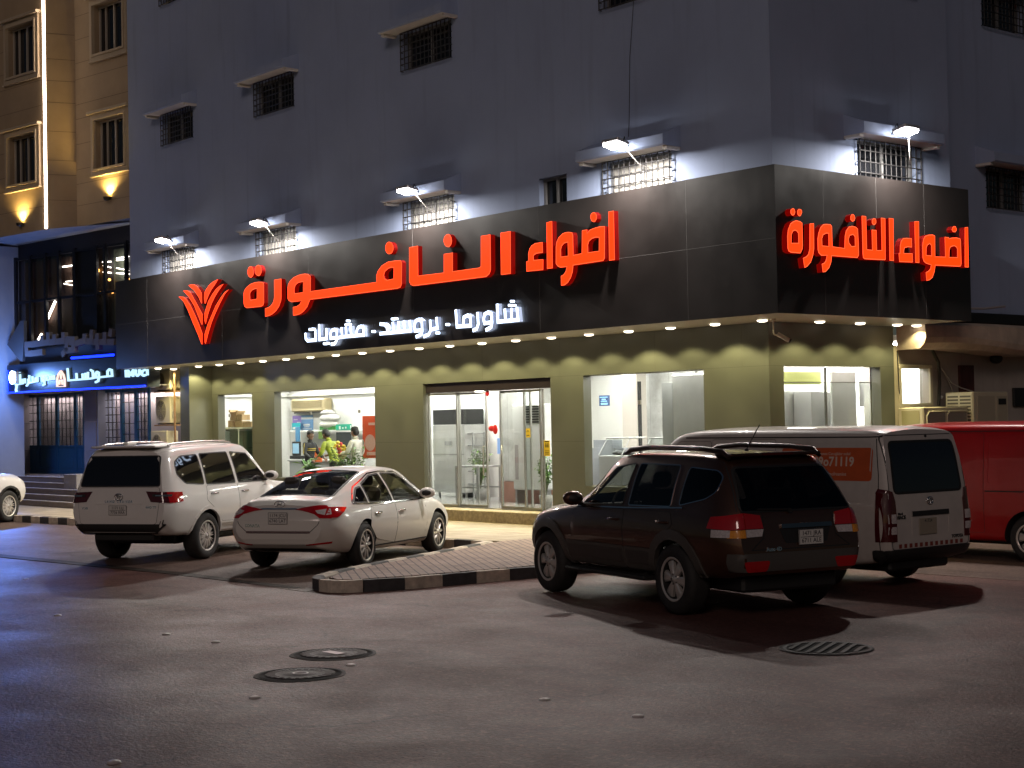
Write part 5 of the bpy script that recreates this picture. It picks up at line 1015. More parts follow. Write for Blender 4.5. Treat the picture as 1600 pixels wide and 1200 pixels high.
# light tubes seen through the dark glass
TUBE=E('white_tube_light',(1,.93,.85),12); ORG_=E('orange_bulb',(1,.42,.10),9)
T_=lambda x,y:(x/6.314,380+y/6.314)
def gpt(u,v,off):
    d=ray(u,v); o=LO+LN*off; tt=((o-CAM).dot(LN))/d.dot(LN); return CAM+d*tt
for i,(p0,p1,w_,lab) in enumerate([((465,755),(545,575),.035,'long slanting white tube light low behind the dark glass'),((378,950),(410,895),.03,'short slanting white tube light just above the grey letters'),((620,233),(738,217),.02,'upper white tube light behind the fourth glass bay'),((1012,187),(1095,182),.016,'first tube light of the upper right group behind the dark glass'),((1150,150),(1270,130),.016,'top right tube light behind the dark glass'),((1150,170),(1260,155),.014,'tube light just under the top right one'),((1018,220),(1095,240),.014,'downward slanting tube light right of the dark column'),((1018,285),(1095,292),.018,'lower tube light right of the dark column'),((1150,245),(1270,268),.014,'downward slanting tube light at the far right of the dark glass'),((1150,295),(1275,304),.018,'lowest tube light at the far right of the dark glass'),((650,380),(735,370),.012,'greenish tube light under the upper one in the fourth bay'),((630,400),(738,418),.012,'lower greenish tube light in the fourth bay')]):
    a,b=gpt(*T_(*p0),-.42),gpt(*T_(*p1),-.42); m=MB(); m.tube([a,b],w_*1.1,6); one('tube_light',m,TUBE,lab,'tube light','tube lights behind the dark glass')
m=MB()
for dx in (-.22,-.1,.02,.14,.22): m.ell(gpt(*T_(935+dx*150,265+abs(dx)*20),-.40),.05,.05,.05,8,6)
one('orange_lamp_cluster',m,ORG_,'cluster of small orange bulbs behind the dark glass','lamp')
for i,(x,y,lab) in enumerate([(735,285,'single small orange bulb left of the dark column'),(990,488,'small orange bulb at the transom right of the dark column'),(1110,482,'small orange bulb at the transom near the right end'),(1080,360,'small orange bulb above the right hand transom'),(1265,355,'amber bulb at the right end of the dark glass above our sign band')]):
    m=MB(); m.ell(gpt(*T_(x,y),-.40),.04,.04,.04,8,6); one('orange_bulb',m,ORG_,lab,'lamp','orange bulbs behind the dark glass')
# uplights on the tan wall
for (fn,t_,lab) in ((LEFTF,4.28,'warm uplight under the lower left window of the tan building'),(RIGHTF,1.05,'warm uplight under the lower right window of the tan building')):
    z=7.98 if fn is LEFTF else 8.42
    p=Vector(fn(t_,z,-.10)); t=thing('uplight',lab,'wall lamp',tuple(p),0,'uplights on the tan building')
    m=MB(); m.lathe([(.001,-.10),(.09,-.08),(.12,-.0),(.10,.0),(.001,-.03)],p,(0,0,1),16); m.build('bowl',M('dark_bronze_lamp',(.03,.025,.02),.4,metal=.5),t)
    m=MB(); m.lathe([(.10,-.01),(.001,.012)],p,(0,0,1),14); m.build('lit_lens',E('warm_lamp_lens',(1,.72,.22),22),t)
    light('uplight_beam','SPOT',tuple(p+Vector((0,0,.05))),230,(1,.66,.2),t,(math.pi,0,0),spot_size=R(140),spot_blend=.8,shadow_soft_size=.06)
light('strip_glow','AREA',LEFTF(3.0,11,-.35),16,(1,.8,.6),None,aim(LE*0.2+Vector((.3,.95,0))),shape='RECTANGLE',size=.1,size_y=6) if False else None
# grey unlit letters and arrow, blue tube, lit sign
G_=M('grey_letter_panel',(.11,.10,.105),.6)
GY=LF(-.15); SG=LF(-.05)
t=thing('grey_letter_sign','row of unlit grey raised letters with an arrow head in front of the dark glass','sign',GY(4,4.3))
m=MB()
for k,pth in enumerate(GREY_STROKES): stroke(m,pth,.17,lambda a,b,d:GY(a,b,-d),.06+.0008*k,-.05)
m.build('lettering',G_,t); m=MB(); m.prism([tuple(p) for p in GREY_ARROW],.05,-.05,lambda a,b,d:GY(a,b,-d)); m.build('arrow',M('grey_blue_panel',(.07,.075,.085),.6),t)
BLUE=E('blue_neon',(.004,.022,1.0),5)
m=MB(); m.tube([GY(3.15,4.17,-.08),GY(1.1,4.17,-.08)],.035,6); one('blue_neon_tube',m,BLUE,'short bright blue tube above the lit white letters of the left shop','light tube')
t=thing('left_shop_sign','dark sign box with white lit letters and a blue light border over the left shop','sign',SG(3,3.3))
m=MB()
def sbox(t0,t1,z0,z1,o0,o1):
    V=[SG(t_,z,-o) for t_ in (t0,t1) for z in (z0,z1) for o in (o0,o1)]; m.add(V,[(0,1,3,2),(4,6,7,5),(0,4,5,1),(2,3,7,6),(0,2,6,4),(1,5,7,3)])
sbox(.05,6.5,3.27,4.1,-.4,0); sbox(-.45,.0499,3.27,3.70,-.4,0); m.build('box',M('sign_box_navy',(.012,.018,.03),.35),t)
LW2=E('left_sign_letter',(.50,.80,1.0),1.25); LW3=E('left_sign_emblem',(1,.72,.62),1.1); wds=[MB(),MB(),MB(),MB()]
for k,(wi,pth) in enumerate(LEFT_STROKES): stroke(wds[wi],pth,(.05,.036,.026,.042)[wi],lambda a_,b_,d:SG(a_,b_,-d),.05+.0006*k,-.0)
for mb,nm,mt in zip(wds,('word','small_word','emblem','latin_word'),(LW2,LW2,LW3,LW2)): mb.build(nm,mt,t)
m=MB(); m.tube([SG(6.45,3.95,-.03),SG(6.45,3.29,-.03),SG(-.4,3.29,-.03)],.026,6); m.build('light_border',BLUE,t)
# blue-white projector
p=gpt(20,590,.3); t=thing('blue_projector','dazzling blue white projector lamp at the left end of the left shop sign','floodlight',tuple(p))
m=MB(); m.box(p.x-.16,p.x+.16,p.y+.01,p.y+.12,p.z-.18,p.z+.18,0,.02); m.build('case',FBODY,t); m=MB(); m.ell((p.x,p.y-.02,p.z),.17,.06,.19,16,10); m.build('lit_glass',E('blue_projector_glass',(.45,.75,1),30),t)
m=MB(); m.tube([(p.x,p.y+.1,p.z+.1),(p.x,p.y+.35,p.z+.15)],.02,6); m.build('bracket',IRONB,t)
light('projector_beam','SPOT',(p.x,p.y-.12,p.z),6500,(.11,.27,1.0),t,aim((.62,-.72,-.30)),spot_size=R(64),spot_blend=.7,shadow_soft_size=.15)
light('projector_spill','POINT',(p.x+.05,p.y-.35,p.z+.02),190,(.16,.34,1.0),t,shadow_soft_size=.15)
# ground floor: piers, doors, steps
m=MB(); 
pl=atY(0,640,1.0); pr_=atY(20,640,1.0); V=[LF(.12)(t_,z,o) for t_ in (6.68,8.6) for z in (.1,7.6) for o in (0,.8)]; m.add(V,[(0,1,3,2),(4,6,7,5),(0,4,5,1),(2,3,7,6),(0,2,6,4),(1,5,7,3)]); m.build('white_pier',WHS_,lbd)
m=MB(); ST=M('grey_stone_pier',(.27,.25,.26),.6,var=.08,vs=2)
def pier(u0,u1,y=1.45):
    a_,b_=atY(u0,650,y),atY(u1,650,y); 
    for z0,z1 in ((.8,1.55),(1.558,2.4),(2.408,3.31)): m.box(a_.x,b_.x,y,y+.5,z0,z1,0,.004)
pier(20.5,34); m.build('stone_pier',ST,lbd); m=MB(); pier(131,150); m.build('stone_pier',ST,lbd)
m=MB(); q=atY(151,650,1.45); q2=atY(159,650,1.8); m.box(q.x+.005,q.x+.06,1.46,2.0,.8,3.3); m.build('pale_reveal',WHS_,lbd)
m=MB(); m.add([(-34,2.3,.8),(-22.5,2.3,.8),(-22.5,2.3,3.4),(-34,2.3,3.4)],[(0,1,2,3)]); m.box(-34,-22.4,1.0,2.4,3.3201,3.335); m.build('inner_wall',M('pale_inner_wall',(.40,.36,.36),.7),lbd)
light('left_shop_light','AREA',(-28.0,2.15,3.2),130,(1,.86,.80),lbd,(0,0,0),shape='RECTANGLE',size=9,size_y=.2)
BLUD=M('teal_blue_door',(.016,.085,.17),.4,var=.1); 
def gdoor(u0,u1,label,nx,nz,y=1.7,pan=True,bars=True):
    a_,b_=atY(u0,650,y),atY(u1,650,y); x0,x1=a_.x,b_.x; t=thing('shop_door',label,'door',((x0+x1)/2,y,.84),0,'blue panelled doors of the left shop')
    m=MB(); zt=3.31; zp=1.72 if pan else .95
    m.box(x0+.004,x0+.09,y,y+.06,.84,zt); m.box(x1-.09,x1-.004,y,y+.06,.84,zt); m.box(x0+.09,x1-.09,y,y+.06,zt-.08,zt); m.box(x0+.09,x1-.09,y,y+.06,zp-.07,zp); m.box(x0+.09,x1-.09,y,y+.06,.84,.95); m.build('frame',BLUD,t)
    if pan: m=MB(); m.box(x0+.091,x1-.091,y+.02,y+.04,.95,zp-.07); m.box(x0+.16,x1-.16,y+.008,y+.0199,1.02,zp-.14,0,.01); m.build('panel',BLUD,t)
    m=MB(); m.box(x0+.091,x1-.091,y+.03,y+.036,zp,zt-.08); m.build('glass',glass('door_glass',(.75,.75,.78)),t)
    if bars:
        m=MB()
        for i in range(1,nx): x=x0+.09+(x1-x0-.18)*i/nx; m.box(x-.010,x+.010,y+.005,y+.029,zp,zt-.08)
        for j in range(1,nz): z=zp+(zt-.08-zp)*j/nz; m.box(x0+.09,x1-.09,y+.0,y+.0049,z-.010,z+.010)
        m.build('glazing_bars',IRONB,t)
gdoor(37,59,'leftmost blue panelled door with a barred window, next to the white pier',3,6); gdoor(59,88,'second blue panelled door from the white pier',4,6); gdoor(88,117,'third blue panelled door from the white pier',4,6); gdoor(117,131,'narrow blue panelled door beside the grey stone pier',2,6)
gdoor(160,190,'blue framed barred window door just right of the grey stone pier',4,7); gdoor(190,212,'plain blue door leaf standing between the two barred ones at the right',2,5,1.75); gdoor(212,233,'blue barred door at the right, beside the stacked air conditioners',3,7)
m=MB()
for i in range(5): m.box(-31.5,-21.9,-1.3+.3*i,1.9,.10+(0 if i==0 else .0),.15+.14*(i+1)-.0,0,0) if False else m.box(-31.5,-21.9,-1.3+.3*i,-1.3+.3*(i+1)+(.0 if i<4 else 3.3),.1,.15+.14*(i+1))
struct(m.build('steps',M('step_granite',(.20,.165,.155),.5,var=.12,vs=5)))
m=MB()
for i in range(5): m.box(-31.5,-21.9,-1.312+.3*i,-1.26+.3*i,.15+.14*(i+1)+.001,.15+.14*(i+1)+.018,0,.004)
struct(m.build('step_nosing',M('step_edge_pale',(.75,.72,.72),.35,var=.1)))
q=atY(122,760,-.3); m=MB(); m.box(q.x-.35,q.x+.45,-.55,-.0,.45,.98,0,.01); m.box(q.x+.0,q.x+.8,0.02,.35,.7,1.05,0,.01); one('stone_planter_block',m,ST,'grey stone block standing on the right end of the steps','block')
# air conditioners stacked in the gap between the buildings
ACB=M('ac_cream_case',(.50,.45,.32),.5,var=.06,vs=3); ACG=M('ac_fan_dark',(.10,.085,.06),.5); ACR=M('ac_fan_blade',(.28,.25,.17),.5)
def outdoor_unit(x0,x1,y0,y1,z0,z1,label,cat='air conditioner',front='Y'):
    t=thing('outdoor_air_conditioner',label,cat,((x0+x1)/2,(y0+y1)/2,z0),0,'air conditioner units outside')
    m=MB(); m.box(x0,x1,y0,y1,z0+.03,z1,0,.015); m.build('case',ACB,t)
    cx,cz=x0+(x1-x0)*.38,(z0+z1)/2; r=(z1-z0)*.38
    m=MB(); m.lathe([(r,0),(r*.96,.012),(r*.9,.002)],(cx,y0,cz),(0,-1,0),28); m.lathe([(r*.9,.002),(.001,.002)],(cx,y0,cz),(0,-1,0),24,1)
    for k in range(1,6): 
        rr_=r*k/6; m.tube([(cx+rr_*math.cos(a),y0-.012,cz+rr_*math.sin(a)) for a in [2*math.pi*i/24 for i in range(24)]],.004,5,0,True)
    for k in range(8): a=k*math.pi/4; m.tube([(cx,y0-.012,cz),(cx+r*math.cos(a),y0-.012,cz+r*math.sin(a))],.004,5)
    m.build('fan_guard',[ACR,ACG],t)
    m=MB(); m.box(x1+.001,x1+.012,y0+.06,y0+.18,z0+.16,z0+.34,0,.004); m.box(x1+.001,x1+.02,y0+.2,y1-.03,z0+.06,z0+.3,0,.01); m.build('service_cover',M('ac_cover_grey',(.35,.32,.25),.5),t)
    for x in (x0+.12,x1-.12): m=MB(); m.box(x-.04,x+.04,y0+.02,y1-.02,z0,z0+.0299); m.build('foot',IRONB,t)
    return t
RUSTY=M('rusty_bracket',(.22,.12,.05),.8,var=.3,vs=10)
outdoor_unit(-23.15,-22.32,1.35,1.70,3.17,3.73,'cream air conditioner on the top bracket between the two buildings')
outdoor_unit(-23.15,-22.32,1.35,1.70,2.27,3.02,'cream air conditioner with a half open fan cover, middle of the stack between the buildings')
outdoor_unit(-23.35,-22.45,1.30,1.65,1.40,2.10,'cream air conditioner lowest in the stack between the buildings, behind the big white car roof')
m=MB()
for z,xa in ((3.13,-23.2),(2.23,-23.2),(1.36,-23.4)):
    m.box(xa,-22.05,1.33,1.36,z,z+.035); m.box(xa,-22.05,1.66,1.69,z,z+.035); m.box(-22.10,-22.05,1.361,1.659,z,z+.035)
for y in (1.31,1.70): m.box(-22.049,-22.01,y,y+.04,.9,3.73)
one('wall_bracket_frame',m,RUSTY,'rusty steel bracket frame carrying the stacked air conditioners','bracket')
m=MB(); rr=random.Random(2)
for i in range(8): m.tube([(-22.3,1.78,3.5-.1*i),(-22.05+.03*i,1.62+.02*i,3.1-.2*i),(-22.0+.02*i,1.6,2.5-.15*i),(-22.1,1.7,1.5)],.026,6)
one('pipe_bundle',m,M('brown_pipe_lagging',(.26,.16,.07),.8,var=.3,vs=12),'bundle of brown lagged pipes beside the stacked air conditioners','pipes')
m=MB(); m.ell((-22.6,.2,1.8),.1,.1,.12,12,9) if False else None

# ================================================================ right hand end: alley wall, cornice, units
YW=M('yellowish_render',(.42,.37,.27),.85,var=.14,vs=1.4,bump=.2,bs=20,dirt=.25); GW=M('grey_alley_render',(.36,.32,.285),.85,var=.14,vs=1.2,bump=.2,bs=20,dirt=.3)
alley=thing('alley_wall','dull rendered side wall beyond the shop with a small lit window and a curved cornice','wall',(-1.6,9,0))
m=MB(); m.box(-1.9,-1.60,5.001,5.16,.05,3.4); m.build('corner_pilaster',YW,alley)  # pilaster render has a yellower tone than the alley wall
m=MB(); aw=[(5.20,6.05,2.34,2.985)]; fa=lambda y,z,d=0:(-1.62-d,y,z); wall_with_holes(m,5.161,16,.05,3.75,aw,lambda y,z:fa(y,z)); [rev(m,h,fa,.2) for h in aw]; m.build('render',GW,alley)
m=MB()
for (y0,y1,z0,z1) in ((5.13,6.13,2.986,3.05),(5.13,6.13,2.27,2.339),(5.13,5.199,2.339,2.986),(6.051,6.13,2.339,2.986)): m.box(-1.62,-1.575,y0,y1,z0,z1,0,.006)
W_=m.build('window_frame',M('yellowed_frame',(.5,.45,.34),.6),alley)
m=MB(); m.box(-1.76,-1.75,5.2,6.05,2.34,2.985); m.build('window_pane',CLEAR,W_)
m=MB(); m.box(-2.4,-2.2,5.0,5.9,2.3,2.9); m.build('steel_hood',STEEL,alley)
m=MB(); m.box(-3.6,-3.5,5.2,7.1,1.2,3.4); m.build('room_wall',WHW,alley)
m=MB(); m.box(-2.9,-2.5,5.5,6.9,3.3,3.34); m.build('room_light',PNL,alley)
# curved concrete cornice
m=MB(); CC=M('cornice_concrete',(.52,.42,.33),.85,var=.2,vs=2.5,bump=.4,bs=25,dirt=.3); n=26; sec=[]
for i in range(n+1):
    y=5.10+i*.40; o=.55+.16*math.sin((y-4.6)*.9)+.10*min(1,max(0,(y-6.2)/1.5)); sag=.03*math.sin(y*1.3)-.05*min(1,max(0,(y-6)/2))
    sec.append([(-1.6,y,3.78+.02*(i>4)),(-1.6+o*.8,y,3.80),(-1.6+o,y,3.74),(-1.6+o+.02,y,3.50+sag),(-1.6+o-.02,y,3.40+sag),(-1.6+o*.8,y,3.31+sag),(-1.6,y,3.30+sag)])
V=[p for s_ in sec for p in s_]; m.add(V,[(7*i+j,7*i+j+1,7*i+7+j+1,7*i+7+j) for i in range(n) for j in range(6)]+[tuple(range(7)),tuple(range(7*n+6,7*n-1,-1))],0,False)
m.build('cornice',CC,alley)
m=MB(); m.box(-1.3,-1.16,5.09,12,3.82,4.02,0,.02); m.build('dark_ledge',BLK,alley)
def louvre_unit(x0,x1,y0,y1,z0,z1,label,kind):
    """old box air conditioner: slatted end facing the street, mesh panels on the alley side"""
    t=thing('outdoor_air_conditioner',label,'air conditioner',((x0+x1)/2,(y0+y1)/2,z0),0,'air conditioner units outside')
    m=MB(); m.box(x0,x1,y0,y1,z0,z1,0,.02); m.build('case',ACB,t)
    m=MB()
    if kind=='slats':
        for i in range(16):
            z=z1-.10-.062*i
            if z>z0+.05: m.box(x0+.05,(x0+x1)/2-.02,y0-.006,y0-.0005,z,z+.034); m.box((x0+x1)/2+.02,x1-.05,y0-.006,y0-.0005,z,z+.034)
        m.build('louvre',ACG,t); m=MB(); m.box(x1+.0005,x1+.012,y0+.12,y0+(y1-y0)*.6,z0+.05,z1-.08,0,.006); m.box(x1+.0005,x1+.010,y0+(y1-y0)*.66,y1-.05,z0+.05,z1-.08,0,.004); m.build('side_panel',M('ac_panel_beige',(.38,.34,.25),.55),t)
        m=MB(); m.box(x1+.011,x1+.02,y0+(y1-y0)*.70,y1-.1,z1-.24,z1-.13); m.build('vent_slot',BLK,t)
    else:
        m.box(x0+.08,x1-.08,y0-.006,y0-.0005,z0+.05,z1-.06,0,.003); m.build('end_panel',M('ac_panel_olive',(.30,.27,.13),.6),t)
        m=MB()
        yc=(y0+y1)/2
        for a_,b_ in ((y0+.10,yc-.03),(yc+.03,y1-.05)): m.box(x1+.0005,x1+.008,a_,b_,z0+.05,z1-.10,0,.004)
        m.build('mesh_panel',M('ac_mesh_grey',(.24,.21,.17),.7,var=.3,vs=60),t)
        m=MB()
        for a_,b_ in ((y0+.08,yc-.01),(yc+.01,y1-.03)): m.tube([(x1+.012,a_,z0+.05),(x1+.012,a_,z1-.16),(x1+.012,a_+.08,z1-.085),(x1+.012,b_,z1-.085)],.014,6)
        m.build('panel_edge',ACB,t)
    return t
louvre_unit(-1.5,-.95,4.95,6.3,1.2,2.265,'low old air conditioner box with mesh panels under the small lit window','mesh')
louvre_unit(-1.45,-.85,6.32,7.45,1.2,2.53,'taller old air conditioner box with a slatted front, right of the small lit window','slats')
m=MB(); m.box(-1.615,-1.57,6.98,7.44,2.5,3.05,0,.004); one('dark_red_panel',m,M('dark_red_panel_paint',(.06,.015,.012),.6,var=.4,vs=6),'dark red framed panel on the alley wall above the taller air conditioner','panel')
m=MB(); m.box(-1.61,-1.56,8.75,9.7,2.25,2.62,0,.01); one('black_notice_board',m,BLK,'small black board on the alley wall at the right edge','board')
cable([(-1.58,6.15,3.32),(-1.56,6.30,3.1),(-1.57,6.33,2.7),(-1.58,6.30,2.3)],.03,CABB,'thick black pipe curving down beside the small lit window')
cable([(-1.57,6.4,3.0),(-1.5,6.6,2.72),(-1.4,6.75,2.62),(-1.2,6.9,2.53)],.012,M('grey_cable',(.3,.28,.25),.6),'pale cable drooping to the taller air conditioner')
cable([(-1.57,6.5,2.9),(-1.5,6.62,2.6),(-1.42,6.66,2.2)],.012,M('grey_cable',(.3,.28,.25),.6),'second pale cable drooping behind the air conditioners')
cable([(-1.595,5.10,3.3),(-1.59,5.12,2.6),(-1.59,5.16,2.4)],.010,CABB,'thin dark cable on the yellowish pilaster')
cable([(-.98,5.6,4.12),(-.9,6.3,4.06),(-.95,6.9,4.08),(-1.1,7.8,4.16)],.022,M('pale_pipe',(.4,.37,.38),.6),'pale curved pipe end over the cornice right of the sign band')
m=MB(); m.ell((-1.45,8.0,3.18),.12,.14,.10,12,8); m.tube([(-1.6,8.0,3.25),(-1.45,8.0,3.2)],.03,6); one('unlit_dome_lamp',m,BLK,'dark unlit dome lamp under the cornice at the right edge','lamp')
m=MB(); m.ell((-1.6,6.42,2.45),.03,.03,.03,8,6); one('small_white_fitting',m,WPR,'tiny white round fitting on the alley wall','fitting')

# ================================================================ vehicles
def interp(keys,x):
    if x<=keys[0][0]: return list(keys[0][1:])
    for i in range(len(keys)-1):
        a,b=keys[i],keys[i+1]
        if x<=b[0]:
            t=(x-a[0])/(b[0]-a[0]); out=[]
            for k in range(1,len(a)):
                # Catmull-like tangents limited (monotone)
                d=(b[k]-a[k]); m0=d if i==0 else (b[k]-keys[i-1][k])*(b[0]-a[0])/(b[0]-keys[i-1][0]); m1=d if i+2>=len(keys) else (keys[i+2][k]-a[k])*(b[0]-a[0])/(keys[i+2][0]-a[0])
                if d==0: m0=m1=0
                else:
                    m0=0 if m0*d<0 else max(-3*abs(d),min(3*abs(d),m0)); m1=0 if m1*d<0 else max(-3*abs(d),min(3*abs(d),m1))
                t2,t3=t*t,t*t*t
                out.append((2*t3-3*t2+1)*a[k]+(t3-2*t2+t)*m0+(-2*t3+3*t2)*b[k]+(t3-t2)*m1)
            return out
    return list(keys[-1][1:])
def lin(tab,z):
    if z<=tab[0][0]: return tab[0][1]
    for (a,b),(c,d) in zip(tab,tab[1:]):
        if z<=c: return b+(d-b)*(z-a)/(c-a)
    return tab[-1][1]
def section(zb,zs,zr,wb,wm,ws,wr,inset=0,crown=.02):
    h=max(.02,zr-zs); wb-=inset;wm-=inset;ws-=inset;wr-=inset
    k=min(1,h/.35)
    ct=zr-.03-.05*k
    mid_w=ws+(wr-ws)*.42; mid_z=zs+(ct-zs)*.5
    P=[(0,zb),(wb*.6,zb),(wb*.93,zb+.005),(wb,zb+.05),((wb+wm*1.5)/2.5,zb+(zs-zb)*.28),(wm,zb+(zs-zb)*.58),((wm*1.3+ws)/2.3,zb+(zs-zb)*.86),(ws,zs),(mid_w,mid_z),(wr,ct),(wr*.93,zr-.018-.012*k),(wr*.7,zr-.004),(0,zr+crown*k)]
    out=[]; n=len(P)
    for i in range(n-1):
        p0=P[i-1] if i>0 else (-P[1][0],P[1][1]); p1,p2=P[i],P[i+1]; p3=P[i+2] if i+2<n else (-P[n-2][0],P[n-2][1])
        for s in range(3):
            t=s/3; q=[]
            for k_ in (0,1):
                m1=(p2[k_]-p0[k_])*.5; m2=(p3[k_]-p1[k_])*.5; d=p2[k_]-p1[k_]
                # keep corners from overshooting
                m1=max(-1.4*abs(d),min(1.4*abs(d),m1)); m2=max(-1.4*abs(d),min(1.4*abs(d),m2))
                t2,t3=t*t,t*t*t
                q.append((2*t3-3*t2+1)*p1[k_]+(t3-2*t2+t)*m1+(-2*t3+3*t2)*p2[k_]+(t3-t2)*m2)
            out.append((max(0,q[0]),q[1]))
    out.append(P[-1]); return out
def loft(keys,xr,xf,x0,x1,n=72,inset=0,rr=(.30,.11),fr=(.75,.20)):
    xs=[x0+(x1-x0)*i/n for i in range(n+1)]
    # more stations near the ends
    xs=sorted(set(xs+[x0+.02,x0+.05,x0+.09,x1-.02,x1-.05,x1-.09])); L=x1-x0
    mb=MB(); rows=[]
    for x in xs:
        S=section(*interp(keys,x),inset=inset)
        d0,d1=x-x0,x1-x
        kr=1-rr[1]*max(0,1-d0/rr[0])**2.4; kf=1-fr[1]*max(0,1-d1/fr[0])**2.2
        row=[]
        for (y,z) in S:
            a=max(0,1-d0/(.28*L))**2; b=max(0,1-d1/(.28*L))**2
            row.append((x+(lin(xr,z)-x0)*a+(lin(xf,z)-x1)*b, y*kr*kf, z))
        rows.append(row)
    m=len(rows[0]); V=[]
    for row in rows: V+=row+[(x,-y,z) for (x,y,z) in row[1:-1]]
    w_=2*m-2
    idx=lambda i,j: i*w_+(j if j<m else (m+ (2*m-2-j)-1))
    def col(i,j):   # j around the ring
        j%=w_
        return i*w_+ (j if j<m else m+(w_-j)-1)
    Fc=[(col(i,j),col(i,j+1),col(i+1,j+1),col(i+1,j)) for i in range(len(rows)-1) for j in range(w_)]
    for i in (0,len(rows)-1):
        for j in range(m-1):
            a,b=col(i,j),col(i,j+1); c,d=col(i,w_-j-1),col(i,w_-j)
            q=[a,b,c,d]; q=[v for k,v in enumerate(q) if v not in q[:k]]
            if len(q)>2: Fc.append(tuple(q if i else q[::-1]))
    mb.add(V,Fc,0,True); return mb
def mesh_from(mb,mats):
    o=mb.build('tmp_shape',mats); return o
def kill(o):
    me=o.data; bpy.data.objects.remove(o); bpy.data.meshes.remove(me)
def boolean(o,cutters):
    for c in cutters:
        md=o.modifiers.new('b','BOOLEAN'); md.operation='DIFFERENCE'; md.object=c; md.solver='EXACT'
        try: md.material_mode='TRANSFER'
        except Exception: pass
    dg=bpy.context.evaluated_depsgraph_get(); dg.update()
    me=bpy.data.meshes.new_from_object(o.evaluated_get(dg)); o.modifiers.clear()
    old=o.data; 
    if len(me.polygons)>50: o.data=me; bpy.data.meshes.remove(old)
    for c in cutters: kill(c)
def rnd(poly,r,k=3):
    """round the corners of a polygon"""
    P=[Vector(p) for p in poly]; out=[]; n=len(P)
    for i in range(n):
        a,b,c=P[i-1],P[i],P[(i+1)%n]; u=(a-b);v=(c-b); rr=min(r,u.length*.45,v.length*.45); p0=b+u.normalized()*rr; p1=b+v.normalized()*rr
        for s in range(k+1):
            t=s/k; out.append(tuple((1-t)**2*p0+2*t*(1-t)*b+t*t*p1))
    return out
